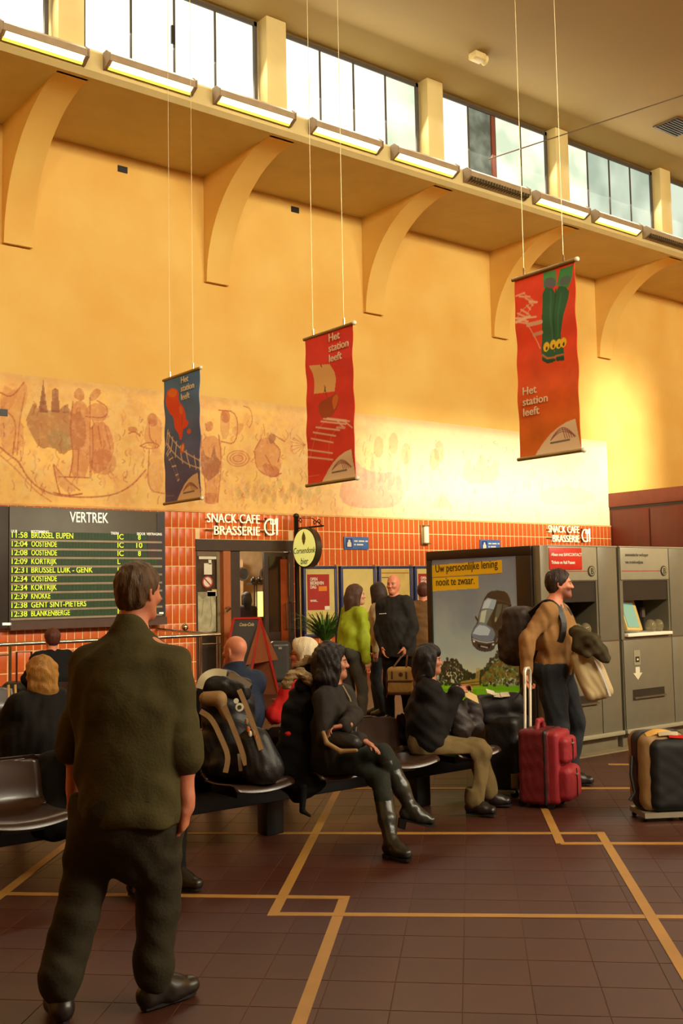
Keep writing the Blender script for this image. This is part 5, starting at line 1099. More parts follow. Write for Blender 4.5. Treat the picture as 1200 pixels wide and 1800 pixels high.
def skin_col(g, base, lips=(150, 70, 60), brow=(50, 35, 25), beard=None):
    s = g.s*.98
    def fn(v):
        d = (v-g.hc)/s; a = d@g.hr; b = d@g.hf; c = d@g.hu; C = np.tile(np.array(base, float), (len(v), 1))
        def mix(m, rgb, k): 
            m = np.clip(m, 0, 1)[:, None]*k; C[:] = C*(1-m)+np.array(rgb)*m
        face = (b > .04)
        if beard is not None: mix(np.clip((-.028-c)/.01, 0, 1)*np.clip((b-.0)/.02, 0, 1)*(c > -.125)*np.clip((.09-np.hypot(a*.5, 0))/.02, 0, 1), beard, .55)
        mix(face*np.clip(1.4-np.hypot(a/.024, (c+.065)/.0095), 0, 1), lips, .8)
        mix(face*np.clip((1.3-np.hypot((np.abs(a)-.031)/.019, (c-.021+np.abs(a)*.08)/.0045))*2, 0, 1), brow, .85)
        mix(face*np.clip((1.2-np.hypot((np.abs(a)-.03)/.014, (c+.0)/.0045))*2, 0, 1), (40, 25, 18), .75)
        mix(np.clip(1-np.hypot((np.abs(a)-.04)/.03, (c+.03)/.025), 0, 1)*face, (205, 105, 80), .25)
        return C
    return fn
def hair_short(g, v, t=.010, grow=.012, low=-.075, seed=1, amp=.003):
    s = g.s*.98; c, u, f, r = g.hc, g.hu, g.hf, g.hr
    v.ell(c+(-.014*f+.028*u)*s, (r, f, u), ((.074+grow)*s, (.096+grow)*s, (.088+grow)*s), k=0)
    v.ell(c+(-.045*f-.035*u)*s, (r, f, u), ((.060+grow*.5)*s, (.050+grow*.5)*s, .055*s), k=.03)
    v.plane(c+(.0*f+.0*u)+nrm(f*.8-u*.6)*t*s, nrm(f*.8-u*.6)); v.plane(c+u*low*s, -u+.3*f)
    v.ripple(amp, .012, seed, (1, 1, .5))
def eyes(g, body):
    s = g.s*.98
    for d in (1, -1):
        b = MB(); p = g.hc+(g.hr*.030*d+g.hf*.0755+g.hu*.0)*s-ORG(body); b.ball(p, .0105*s, 10)
        e = b.build('eye', EYE_W, body); b = MB(); b.ball(p+g.hf*.0062*s, .0058*s, 8); b.build('iris', EYE_D, e)
EYE_W = mat('eye_white', (128, 104, 86), .3); EYE_D = mat('eye_dark', (35, 22, 15), .15)
SKIN = mat('skin', (200, 140, 110), .5, attr='Col', bump=.15, bscale=120)
def new_person(label, P, group=None): return empty('person', (float(P[0]), float(P[1]), 0), label, 'person', group)
def body(g, root, rgb, h=.007, beard=None, lips=(150, 70, 60), brow=(50, 35, 25), hands=(1, -1), cover=None, eye=True, feet=True):
    pts = [g.P, g.nb, g.hc, *g.arm[1], *g.arm[-1], *g.leg[1], *g.leg[-1]]; lo, hi = g.bounds(pts, .30*g.s); lo[2] = max(lo[2], -.01)
    v = Vol(lo, hi, h); g.torso(v); g.arms(v); g.legs(v); g.feet(v); g.head(v); g.hands(v, hands)
    if g.sit: v.plane((0, 0, g.sit+.012), -V3(0, 0, 1), g.P, .29)
    b = v.mesh('body', SKIN, root, skin_col(g, rgb, lips, brow, beard), org=ORG(root), smooth=1)
    if eye: eyes(g, b)
    return b
def top(g, root, name, m, e=.016, loose=0, hem=.0, upto=.95, cuff=.004, h=.009, collar=.03, sides=(1, -1), wr=.006, skirt=0, seed=3, extra=None, neck=True, col=None, wsc=.06, aup=None, extra2=None, ncut=.35):
    """a garment for the torso and arms, cut at the hem"""
    pts = [g.P, g.nb, *g.arm[1], *g.arm[-1], g.P+g.su*hem]; lo, hi = g.bounds(pts, .26*g.s); v = Vol(lo, hi, h)
    g.torso(v, e, loose)
    if skirt: v.cap(g.P+g.su*.1, g.P+g.su*(hem-.1), .125*g.s+g.fat+e+loose, .125*g.s+g.fat+e+loose+skirt, k=.05, w=g.r, q=1.3)
    if extra: extra(v)
    v.plane(g.P+g.su*hem, -g.su)
    for sd in (1, -1): g.arms(v, e+(.0), upto if aup is None else aup[sd], sides=(sd,), cuff=cuff)
    if extra2: extra2(v)
    if wr: v.ripple(wr, wsc, seed, (1, 1, .8))
    if g.sit: v.plane((0, 0, g.sit), -V3(0, 0, 1), g.P, .29)
    # neckline
    v.plane(g.nb+g.su*collar-g.cf*.0, nrm(g.su*1+g.cf*ncut), g.nb+g.su*.075, .095)
    return v.mesh(name, m, root, col, org=ORG(root), smooth=1)
def bottoms(g, root, name, m, e=.012, upto=1.0, flare=.01, waist=.10, h=.009, wr=.005, seed=5, extra=None, col=None):
    pts = [g.P+V3(0, 0, .1), *g.leg[1], *g.leg[-1]]; lo, hi = g.bounds(pts, .22*g.s); v = Vol(lo, hi, h)
    s = g.s; v.ell(g.P+g.su*.02*s, (g.r, g.f, g.su), (.168*s+g.fat+e, .12*s+g.fat+e, .14*s+e), k=.03)
    v.cap(g.P+g.su*.03*s, g.P+g.su*.13*s, .112*s+g.fat+e, k=.04, w=g.r, q=1.3)
    g.legs(v, e, upto, flare=flare)
    if extra: extra(v)
    v.plane(g.P+g.su*waist, g.su, g.P+V3(0, 0, .1), .29)
    if wr: v.ripple(wr, .055, seed, (1, 1, .6))
    if g.sit: v.plane((0, 0, g.sit), -V3(0, 0, 1), g.P, .29)
    return v.mesh(name, m, root, col, org=ORG(root), smooth=1)
def shoes(g, root, m, msole, e=.006, sides=(1, -1), h=.006, shaft=.0, length=.27, heel=0):
    for sd in sides:
        a = g.leg[sd][2]; lo, hi = g.bounds([a, g.leg[sd][1]] if shaft else [a], .24); lo[2] = max(lo[2], .0)if a[2] < .2 else lo[2]
        v = Vol(lo, hi, h); g.feet(v, e, sides=(sd,), length=length)
        if shaft:
            k_ = g.leg[sd][1]; v.cap(a, a+(k_-a)*.35, .044*g.s, .060*g.s, k=.02); v.cap(a+(k_-a)*.35, a+(k_-a)*shaft, .061*g.s, .066*g.s, k=.02)
        d = g.ft[sd]; dn = nrm(V3(0, 0, -1)-d*(V3(0, 0, -1)@d)); base = a+dn*(.083*g.s)
        if not heel: v.plane(base, dn)
        else:
            v.plane(base+dn*.004, dn)
        if a[2] < .2: v.plane((0, 0, .012), (0, 0, -1))
        v.ripple(.0015, .03, 3)
        o = v.mesh('boot' if shaft > .3 else 'shoe', m, root, org=ORG(root), smooth=1)
        if o is None: continue
        b = MB(); pr = []; sdv = np.cross(d, dn)
        zc = base-ORG(o); L = length*g.s
        out = [(-.062, 0), (-.052, .024), (0, .030), (L*.3, .034), (L*.50, .037), (L*.64, .025), (L*.70, 0), (L*.64, -.025), (L*.50, -.037), (L*.3, -.034), (0, -.030), (-.052, -.024)]
        th = .008
        vs = [Vector(zc+d*p*1+sdv*q+dn*(-.004)) for p, q in out]+[Vector(zc+d*p+sdv*q+dn*th) for p, q in out]; n_ = len(out)
        b.add(vs, [tuple(range(n_)), tuple(range(2*n_-1, n_-1, -1))]+[(i, (i+1) % n_, n_+(i+1) % n_, n_+i) for i in range(n_)])
        if heel:
            out2 = [(-.065, 0), (-.055, .028), (-.01, .03), (-.01, -.03), (-.055, -.028)]
            vs = [Vector(zc+d*p+sdv*q) for p, q in out2]+[Vector(zc+d*p*.9+sdv*q*.8+dn*(th+heel)) for p, q in out2]
            b.add(vs, [tuple(range(5)), tuple(range(9, 4, -1))]+[(i, (i+1) % 5, 5+(i+1) % 5, 5+i) for i in range(5)])
        b.build('sole', msole, o)
# ------------------------------------------------------------------ cloth colours
def cloth(name, rgb, rough=.85, bump=.25, bscale=90, var=.14, **k): return mat(name, rgb, rough, 0, var, k.pop('scale', 9), bump, bscale, .25, fold=6, **k)
OLIVE = cloth('olive_wool', (74, 66, 34)); TROU = cloth('grey_olive_trousers', (54, 48, 33)); SHOE = mat('dark_leather', (38, 30, 25), .35, var=.15, scale=12); SOLE = mat('shoe_sole', (22, 18, 16), .6)
BLK = cloth('black_cloth', (18, 16, 15)); BLK2 = cloth('black_coat_cloth', (24, 20, 18)); CHAR = cloth('charcoal_knit', (46, 40, 35), bscale=140); JEAN = cloth('dark_jeans', (42, 44, 48)); GJEAN = cloth('grey_jeans', (84, 80, 70))
KHAKI = cloth('khaki_corduroy', (112, 92, 56)); TAN = cloth('tan_knit', (150, 108, 62), bscale=140); NAVY = cloth('navy_fleece', (36, 44, 62)); REDC = cloth('red_fleece', (190, 30, 26)); LIME = cloth('lime_nylon', (156, 170, 34), rough=.55); BEIGE = cloth('beige_cotton', (180, 156, 112)); BROWNC = cloth('brown_coat', (110, 78, 44))
LEATH = mat('dark_green_leather', (44, 42, 34), .3, var=.2, scale=10, bump=.2, bscale=40)
def hairm(n, rgb, var=.3): return mat(n, rgb, .5, 0, var, 14, .6, 70, .4, stretch=(3, 3, .7))
H_BR = hairm('brown_grey_hair', (96, 70, 46)); H_BK = hairm('black_hair', (26, 19, 17)); H_WH = hairm('white_hair', (226, 208, 170), .1); H_BL = hairm('blond_hair', (176, 124, 56)); H_DB = hairm('dark_brown_hair', (52, 34, 26)); H_LB = hairm('long_brown_hair', (78, 50, 34)); H_RB = hairm('reddish_hair', (84, 40, 26))
SK, SKD, SKR = (206, 146, 112), (176, 112, 82), (214, 132, 98)
UP = V3(0, 0, 1)
def sock(): pass
def hair(g, root, m, fn=None, h=.007, **k):
    v = Vol(g.hc-.34, g.hc+.22, h)
    hair_short(g, v, **k)
    if fn: fn(v)
    return v.mesh('hair', m, root, org=ORG(root), smooth=1)
def P3(px, py, D, z=None):
    p = WN(px, py, D); 
    if z is not None: p[2] = z
    return p
# ------------------------------------------------------------------ 1 foreground man, seen from behind
P = P3(229, 1340, 4.2, .95)
g = Fig(P, FW2*.95+RT2*.25, 1.0, hu=RT2*.06, lean=FW2*.05, hf=FW2*.80+RT2*.60, wd=1.05, fat=.018, shz=.385, shoulder=.86, rw=P3(328, 1418, 4.16), re=RT2*.9-FW2*.5, lw=P3(128, 1395, 4.42), le=-RT2*.9-FW2*.3,
        ra=(2.03, 3.84, .10), la=(1.68, 3.93, .10), rfd=(1, .12, 0), lfd=FW2-RT2*.3, rk=FW2+RT2*.5, lk=FW2-RT2*.1, rhd=-UP*.95-RT2*.15+FW2*.2, rc=.5, nlean=FW2*.1+RT2*.22)
r_ = new_person('large man in an olive sweater seen from behind, standing in the foreground', P)
body(g, r_, SKR, .007)
def ex(v):
    v.cap(g.nb-g.cr*.01+g.su*.0, g.nb+g.su*.035+g.hf*.005, .068, .064, k=.02)
    v.cap(g.P+g.su*.30-g.cf*.01, g.P-g.su*.16-g.cf*.02, .132, .165, k=.06, w=g.r, q=1.30)
def ex2(v):
    for sd, up_ in ((1, .20), (-1, .20)):
        a, b, c = g.arm[sd]; d = nrm(c-b)
        for k in range(4): q = b+(c-b)*(up_-.0-.13*k)+V3(.004*math.sin(k*2), .004*math.cos(k*3), 0); v.cap(q-d*.008, q+d*.008, .085-.004*k, k=.004)
        v.cap(a+(b-a)*.35, b, .060, .058, k=.03)
top(g, r_, 'sweater', OLIVE,   .014, .012, hem=-.215, aup={1: .18, -1: .18}, cuff=.003, h=.0075, ncut=.0, collar=.075, wr=.010, wsc=.085, seed=21, extra=ex, extra2=ex2)
def ex(v):
    for sd in (1, -1): a, b, c = g.leg[sd]; v.cap(a-UP*.05-g.f*.03, a+(b-a)*.75, .110, .094, k=.05); v.cap(b-UP*.02, c+UP*.09, .084, .078, k=.04); v.cap(c+UP*.09-g.f*.01, c+UP*.045-g.f*.01, .078, .074, k=.02)
    v.ell(g.P-UP*.16-g.f*.03, (g.r, g.f, UP), (.185, .15, .22), k=.06); v.ell(g.P-UP*.30, (g.r, g.f, UP), (.10, .09, .15), k=.07)
bt = bottoms(g, r_, 'trousers', TROU, .014, .97, .012, -.10, wr=.007, seed=8, extra=ex)
shoes(g, r_, SHOE, SOLE, .008, length=.29)
hair(g, r_, H_BR, None, .005, t=.010, grow=.011, low=-.075, amp=.004)
# ------------------------------------------------------------------ 2 woman with knee boots
P = P3(591, 1300, 7.0, .515)
g = Fig(P, RT2*.45-FW2*.9, .93, sit=.442, wd=.9, shz=.44, lean=-RT2*.04+FW2*.02, cf=RT2*.80-FW2*.55, hf=RT2*1.0-FW2*.05+UP*.02, male=False, lw=P3(606, 1276, 6.66), le=RT2*.9+FW2*.2-UP*.3, rw=P3(636, 1300, 6.72), re=-RT2*.5-UP*.8-FW2*.2,
        ra=P3(722, 1420, 6.74), la=P3(687, 1478, 6.52, .10), rk=UP+RT2*.6-FW2*.2, lk=RT2*.5-FW2*.5+UP, rfd=RT2*.93-FW2*.15-UP*.22, lfd=RT2*.55-FW2*.8, lhd=-RT2*.95-UP*.12-FW2*.1, lhn=-UP*.8-FW2*.3, rhd=RT2*.75-UP*.45-FW2*.3, rhn=-UP*.9-RT2*.3, rc=.22, lc=.55)
W1 = g; r_ = new_person('seated woman with long black hair, grey zip top and tall boots, legs crossed', P)
body(g, r_, SKD, .0055, brow=(30, 20, 15))
top(g, r_, 'zip_top', CHAR, .019, .002, hem=-.10, upto=.97, h=.0075, collar=.03, wr=.005, seed=4, wsc=.05)
bottoms(g, r_, 'trousers', cloth('dark_green_trousers', (40, 42, 34)), .006, .10, 0, .13, wr=.004, h=.008)
shoes(g, r_, LEATH, SOLE, .006, shaft=.80, length=.27, heel=.05, h=.006)
def fn(v):
    s = .93
    c, u, f, r = g.hc, g.hu, g.hf, g.hr
    for d in (1, -1):
        v.cap(c+(-.03*f+.05*u+r*.06*d)*s, c+(-.045*f-.10*u+r*.075*d)*s, .05*s, .055*s, k=.04); v.cap(c+(-.045*f-.10*u+r*.07*d)*s, c+(-.04*f-.24*u+r*.075*d)*s, .055*s, .030*s, k=.05)
        v.cap(c+(.035*f+.085*u+r*.045*d)*s, c+(.012*f-.02*u+r*.088*d)*s, .026*s, .03*s, k=.03); v.cap(c+(.012*f-.02*u+r*.088*d)*s, c+(.015*f-.16*u+r*.085*d)*s, .032*s, .022*s, k=.03)
    v.cap(c+(-.08*f+.0*u)*s, c+(-.10*f-.26*u)*s, .075*s, .045*s, k=.05); v.ell(c+(-.03*f+.06*u)*s, (r, f, u), (.095*s, .105*s, .085*s), k=.03)
    v.ripple(.012, .026, 5, (1, 1, .5))
hair(g, r_, H_BK, fn, .007, t=.018, grow=.016, low=-.3)
b = MB(); pz = g.nb+g.cf*.055-g.su*.0-ORG(r_); pts = [pz+g.cf*.0, pz+g.cf*.045-g.su*.08, pz+g.cf*.072-g.su*.17, pz+g.cf*.082-g.su*.26, pz+g.cf*.07-g.su*.33]
b.tube([Vector(p+g.cf*.022) for p in pts], .006, 6); b.build('zip', mat('pale_zip', (176, 160, 128), .3, .5), r_)
# ------------------------------------------------------------------ 3 woman in black coat and khaki trousers
P = P3(752, 1302, 7.78, .50)
g = Fig(P, RT2*.97-FW2*.15, .88, sit=.445, lean=RT2*.02, hf=RT2*.98-FW2*.1-UP*.08, male=False, fat=.015, rw=P3(802, 1216, 7.72), lw=P3(806, 1212, 7.98), re=-UP-RT2*.3, le=-UP+FW2*.3,
        ra=P3(832, 1405, 7.68, .095), la=P3(858, 1392, 7.98, .095), rk=UP+RT2, lk=UP+RT2, rfd=RT2*.8-FW2*.5, lfd=RT2*.9-FW2*.3, rhd=RT2*.8+UP*.2+FW2*.3, lhd=RT2*.8+UP*.2-FW2*.3, rhn=FW2*.6-UP*.5, lhn=-FW2*.6-UP*.5, curl=.7)
W2 = g; r_ = new_person('seated woman with black bobbed hair, black coat and khaki trousers, facing right', P)
body(g, r_, SKD, .007, brow=(30, 20, 15))
top(g, r_, 'coat', BLK2, .022, .02, hem=-.12, upto=.93, cuff=.012, h=.009, collar=.02, wr=.009, seed=9)
def ex(v):
    for sd in (1, -1): a, b_, c = g.leg[sd]; v.cap(a, b_, .088, .074, k=.04); v.cap(b_, c+UP*.03, .070, .066, k=.03)
bottoms(g, r_, 'trousers', KHAKI, .014, .96, .004, .13, wr=.008, seed=12, extra=ex); shoes(g, r_, SHOE, SOLE, .010, length=.28)
for sd in (1, -1):
    a, b_, c = g.leg[sd]; b = MB(); b.tube([Vector(c-ORG(r_)+UP*.0), Vector(c-ORG(r_)+UP*.07)], .042, 12); b.build('sock', mat('white_sock', (190, 176, 150), .8), r_)
def fn(v):
    s = .9; c, u, f, r = g.hc, g.hu, g.hf, g.hr
    v.cap(c+(-.035*f+.03*u)*s, c+(-.055*f-.12*u)*s, .098*s, .085*s, k=.04, w=r, q=1.05); v.cap(c+(.05*f+.075*u+r*.04)*s, c+(.06*f+.06*u-r*.04)*s, .036*s, .036*s, k=.03)
    for d in (1, -1): v.cap(c+(.0*f+.04*u+r*.07*d)*s, c+(-.01*f-.11*u+r*.072*d)*s, .042*s, .038*s, k=.03)
    v.ripple(.009, .024, 6, (1, 1, .5))
hair(g, r_, H_BK, fn, .007, t=.016, grow=.018, low=-.3)
# ------------------------------------------------------------------ 4 man with backpack and suitcase
P = P3(974, 1190, 8.65, .95)
g = Fig(P, RT2*.80-FW2*.55, 1.02, lean=RT2*.03, hf=RT2*.97-FW2*.18-UP*.06, wd=1.0, fat=.012, rw=P3(926, 1183, 8.40), re=-RT2*.8-FW2*.3, lw=P3(1040, 1162, 8.45), le=-UP*.8+RT2*.5+FW2*.4,
        ra=P3(955, 1368, 8.50, .10), la=P3(1000, 1366, 8.80, .10), rk=RT2*.8-FW2*.4, lk=RT2, rfd=RT2*.8-FW2*.6, lfd=RT2*.9-FW2*.4, rhd=-UP, rhn=RT2*.7-FW2*.5, rc=.95, lc=.8, lhd=RT2*.5-FW2*.6+UP*.2, nlean=RT2*.35)
BM = g; r_ = new_person('man in a tan sweater with backpack and pillow, holding the red suitcase handle', P)
body(g, r_, SKR, .0065, beard=(90, 56, 40))
top(g, r_, 'sweater', TAN, .012, .012, hem=-.03, upto=.95, h=.008, collar=.0, wr=.007, seed=31)
def ex(v):
    for sd in (1, -1): a, b_, c = g.leg[sd]; v.cap(a, b_, .104, .086, k=.04); v.cap(b_, c, .082, .074, k=.03)
bottoms(g, r_, 'jeans', JEAN, .012, 1, .012, .06, wr=.007, seed=3, extra=ex); shoes(g, r_, SHOE, SOLE, .008)
hair(g, r_, H_DB, None, .006, t=.020, grow=.014, low=-.075, amp=.004)
def fn(v):
    v.cap(g.nb-g.su*.01, g.nb+g.su*.035+g.hf*.01, .070, .064, k=.01)
    for sd in (1, -1): v.cap(g.nb+g.cf*.05+g.cr*.02*sd, g.nb+g.cf*.075+g.cr*.055*sd-g.su*.055, .018, .022, k=.02)
    v.plane(g.nb+g.su*.035, nrm(g.su+g.cf*.5))
vol_obj('shirt_collar', fn, g.nb-.16, g.nb+.16, .006, cloth('grey_blue_shirt', (92, 100, 92)), r_)
# ------------------------------------------------------------------ 5 bald man in navy, back row
P = P3(409, 1290, 7.85, .52)
g = Fig(P, (0, 1, 0), .98, sit=.445, lean=RT2*.05, hf=(-.25, 1, 0), wd=1.02, fat=.022, rw=P+V3(.10, .36, .12), lw=P+V3(-.12, .36, .12), re=(1, -.3, -.4), le=(-1, -.3, -.4), ra=P+V3(.14, .50, -.42), la=P+V3(-.14, .50, -.42), rk=(.1, 1, 1), lk=(-.1, 1, 1))
r_ = new_person('seated bald man in a navy jacket, seen from behind beside the big backpack', P)
body(g, r_, SKR, .0065)
def ex(v): v.cap(g.nb-g.cf*.01, g.nb+g.su*.055, .078, .076, k=.03)
top(g, r_, 'jacket', NAVY, .02, .02, hem=-.10, upto=.95, h=.009, collar=.075, wr=.007, seed=41, extra=ex)
bottoms(g, r_, 'trousers', BLK, .014, 1, .01, .12, h=.011); shoes(g, r_, SHOE, SOLE, .006, h=.008)
# ------------------------------------------------------------------ 6 white haired woman in red
P = P3(538, 1290, 8.05, .51)
g = Fig(P, (0, 1, 0), .93, sit=.445, lean=FW2*.02, cf=-RT2*.6+FW2*.6, hf=-RT2*.93+FW2*.25, male=False, fat=.012, lw=P3(500, 1236, 8.1), rw=P+V3(.05, .36, .14), le=-UP-RT2*.6, re=(1, 0, -.5), ra=P+V3(.12, .50, -.41), la=P+V3(-.12, .50, -.41), rk=(.1, 1, 1), lk=(-.1, 1, 1), lhd=-RT2*.8+FW2*.3, lc=.7)
r_ = new_person('seated woman with white hair, glasses and a red jacket, looking left in the back row', P)
body(g, r_, SKR, .0065)
top(g, r_, 'jacket', REDC, .018, .015, hem=-.10, upto=.93, h=.009, collar=.02, wr=.007, seed=51)
bottoms(g, r_, 'trousers', BLK, .014, 1, .01, .12, h=.011); shoes(g, r_, SHOE, SOLE, .006, h=.008)
def fn(v):
    s = .95; c, u, f, r = g.hc, g.hu, g.hf, g.hr; v.cap(c+(-.03*f+.04*u)*s, c+(-.055*f-.055*u)*s, .096*s, .080*s, k=.03); v.cap(c+(.045*f+.085*u)*s, c+(.03*f+.08*u)*s, .04*s, k=.03)
    for d in (1, -1): v.cap(c+(-.0*f+.03*u+r*.066*d)*s, c+(-.02*f-.05*u+r*.07*d)*s, .034*s, .03*s, k=.03)
    v.ripple(.004, .02, 7, (1, 1, .6))
hair(g, r_, H_WH, fn, .007, t=.018, grow=.016, low=-.2)
b = MB(); o_ = ORG(r_)
for d in (1, -1):
    c = g.hc+(g.hr*.03*d+g.hf*.098+g.hu*-.001)*.93-o_; b.tube([Vector(c+g.hr*.021*math.cos(t)+g.hu*.017*math.sin(t)) for t in np.linspace(0, 6.28, 14)[:-1]], .0018, 5, closed=True)
    b.tube([Vector(g.hc+(g.hr*.052*d+g.hf*.095+g.hu*.003)*.93-o_), Vector(g.hc+(g.hr*.078*d-g.hf*.0+g.hu*.006)*.93-o_)], .0018, 5)
b.tube([Vector(g.hc+(g.hr*s_+g.hf*.102+g.hu*.002)*.93-o_) for s_ in (-.01, .01)], .0018, 5); b.build('glasses', DARKM, r_)['kind'] = 'stuff'
# ------------------------------------------------------------------ 7 8 9 10 people standing by the notice boards
def standing(px, D, s, f, label, topm, botm, hm, male=True, hf=None, hairfn=None, skin=SK, h=.010, hem=-.08, lean=(0, 0, 0), e=.018, collar=.03, fat=0, wr=.007, seed=1, gap=.1, shoe=True, skirt=0, hk={}, beard=None, py=1140, upto=.95, **kw):
    P = P3(px, py, D, .95*s)
    f = nrm(f); rt = np.cross(f, UP); ra = kw.pop('ra', P+rt*gap+f*.06-UP*(P[2]-.1)); la = kw.pop('la', P-rt*gap-f*.06-UP*(P[2]-.1))
    g = Fig(P, f, s, lean=lean, hf=hf, male=male, fat=fat, ra=ra, la=la, **kw); r_ = new_person(label, P)
    body(g, r_, skin, .009, beard=beard)
    top(g, r_, 'jacket', topm, e, .012, hem=hem, upto=upto, h=h, collar=collar, wr=wr, seed=seed, skirt=skirt)
    bottoms(g, r_, 'trousers', botm, .012, 1, .012, .06, h=h, wr=.004); shoes(g, r_, SHOE, SOLE, .006, h=.009)
    if hm: hair(g, r_, hm, hairfn(g) if hairfn else None, .009, **hk)
    return g, r_
def longhair(back, dx=0):
    def mk(g):
        def fn(v):
            s = g.s; c, u, f, r = g.hc, g.hu, g.hf, g.hr
            v.cap(c+(-.035*f+.03*u)*s, c+(-.06*f-.08*u)*s, .092*s, .085*s, k=.04); v.cap(c+(-.07*f-.05*u)*s, c+(-.10*f-back*u+r*dx)*s, .085*s, .05*s, k=.05)
            for d in (1, -1): v.cap(c+(.0*f+.05*u+r*.065*d)*s, c+(-.01*f-.14*u+r*.075*d)*s, .036*s, .032*s, k=.03)
            v.ripple(.005, .03, 6, (1, 1, .4))
        return fn
    return mk
g7, r7 = standing(616, 12.3, .965, RT2*.85+FW2*.45, 'standing woman in a lime green jacket with long brown hair, by the notice boards', LIME, GJEAN, H_LB, False, RT2*.9+FW2*.05-UP*.25, longhair(.31), hem=.03, lean=RT2*.10,
    rw=P3(645, 1163, 12.1), re=-RT2*.3-FW2*.5, lw=P3(640, 1140, 12.25), le=-UP+RT2, seed=61, wr=.010, fat=.01, e=.026, hk=dict(t=.018, grow=.016, low=-.3), nlean=RT2*.1)
b = MB(); o_ = ORG(r7); b.tube([Vector(g7.sh[-1]-o_-g7.cf*.08+UP*.07), Vector(g7.P-o_-g7.f*.20+UP*.24-FW2*.06), Vector(g7.P-o_-g7.f*.22+UP*.05-FW2*.1)], .010, 6)
b.build('bag_strap', BLK, r7)
def fn(v): v.rbox(g7.P-g7.f*.16-UP*.02-FW2*.05, (g7.f, g7.r, UP), (.16, .06, .10), .04)
vol_obj('hip_bag', fn, g7.P-.4, g7.P+.4, .01, BLK, r7)
g8, r8 = standing(667, 13.7, .98, -RT2*.75+FW2*.3, 'standing woman in a beige jacket with dark hair, facing the woman in lime green', BEIGE, JEAN, H_DB, False, -RT2*.35+FW2*.9-UP*.1, longhair(.20), hem=-.02, seed=62, wr=.009, fat=.012, hk=dict(t=.018, grow=.016, low=-.3))
g9, r9 = standing(699, 12.95, 1.035, -FW2*.65-RT2*.45, 'tall bald man in a long dark coat looking back, carrying the beige holdall', cloth('dark_grey_coat', (40, 36, 33)), BLK, None, True, -FW2*.8-RT2*.5, None, SKR, hem=-.16, wd=.88, lean=-RT2*.05, lw=P3(711, 1136, 12.76), le=RT2*.4, rw=P3(673, 1138, 12.9), re=-RT2*.2+FW2*.5, seed=63, wr=.007, fat=.012, e=.022, lhd=-UP, lc=.9, collar=.05, skirt=.02)
b = MB(); c = g9.P+g9.su*.36-ORG(r9)+g9.cf*.175-g9.cr*(-.10); b.box((-.045, -.004, -.008), (.045, .004, .008), M=frame(Vector(g9.P+g9.su*.37-ORG(r9)+g9.cf*.172+g9.cr*.09), g9.cr, g9.su)); b.build('pocket_square', STK, r9)
g10, r10 = standing(746, 14.3, .98, FW2*.9+RT2*.3, 'standing person in a brown coat seen from behind, half hidden by the advertisement box', BROWNC, BROWNC, H_RB, True, FW2+RT2*.3, None, SKR, hem=-.25, seed=64, wr=.008, fat=.02, e=.022, skirt=.03, hk=dict(t=.016, grow=.012, low=-.08), h=.012)
# dark haired guest inside the cafe
pc = onY(434, 1060, YW+.9); Dc = pc.x*math.sin(YAW)+pc.y*math.cos(YAW)
g12, r12 = standing(434, Dc, .93, FW2*.8-RT2*.3, 'dark haired guest standing inside the cafe doorway', cloth('plum_coat', (52, 36, 34)), BLK, H_BK, False, FW2-RT2*.3, longhair(.22), hem=-.12, seed=65, h=.014, hk=dict(t=.018, grow=.02, low=-.3))
# ------------------------------------------------------------------ 11 small seated man near the rail, 12 blond woman, 13 seated person hidden by the man
def seated(P, s, f, label, topm, botm, hm, male=True, hf=None, hairfn=None, skin=SK, h=.010, hk={}, fat=0, seed=1, e=.02, **kw):
    P = V3(*P); f = nrm(f); rt = np.cross(f, UP)
    d = dict(rw=P+rt*.10+f*.36+UP*.12, lw=P-rt*.10+f*.36+UP*.12, re=rt-f*.3-UP*.4, le=-rt-f*.3-UP*.4, ra=P+rt*.12+f*.50-UP*(P[2]-.10), la=P-rt*.12+f*.50-UP*(P[2]-.10), rk=f+UP, lk=f+UP); d.update(kw)
    g = Fig(P, f, s, hf=hf, male=male, fat=fat, sit=.445, **d); r_ = new_person(label, P); body(g, r_, skin, .009)
    top(g, r_, 'jacket', topm, e, .015, hem=-.10, upto=.95, h=h, collar=.03, wr=.008, seed=seed); bottoms(g, r_, 'trousers', botm, .012, 1, .01, .12, h=h, wr=.004); shoes(g, r_, SHOE, SOLE, .006, h=.008)
    if hm: hair(g, r_, hm, hairfn(g) if hairfn else None, .008, **hk)
    return g, r_
ps = P3(92, 1230, 11.75, .50)
g11, r11 = seated(ps, .96, (0, 1, 0), 'seated person with short reddish hair and a black jacket before the departure board', BLK, BLK, H_RB, True, (0, 1, -.2), None, SKR, fat=.01, seed=71, hk=dict(t=.016, grow=.016, low=-.085))
ps = P3(72, 1290, 6.95, .50)
def bobfn(g):
    def fn(v):
        s = g.s; c, u, f, r = g.hc, g.hu, g.hf, g.hr; v.cap(c+(-.03*f+.03*u)*s, c+(-.05*f-.10*u)*s, .10*s, .09*s, k=.04); v.cap(c+(-.03*f-.08*u+r*.05)*s, c+(-.04*f-.15*u+r*.06)*s, .05*s, .035*s, k=.04)
        for d in (1, -1): v.cap(c+(.01*f+.03*u+r*.065*d)*s, c+(.0*f-.08*u+r*.078*d)*s, .04*s, .036*s, k=.03)
        v.ripple(.008, .028, 8, (1, 1, .6))
    return fn
gb, rb_ = seated(ps, .90, (-.15, 1, 0), 'seated blond woman in a bulky black coat seen from behind, at the left edge', BLK2, BLK, H_BL, False, (-.6, 1, -.25), bobfn, SK, fat=.045, seed=72, e=.04, hk=dict(t=.02, grow=.018, low=-.3))
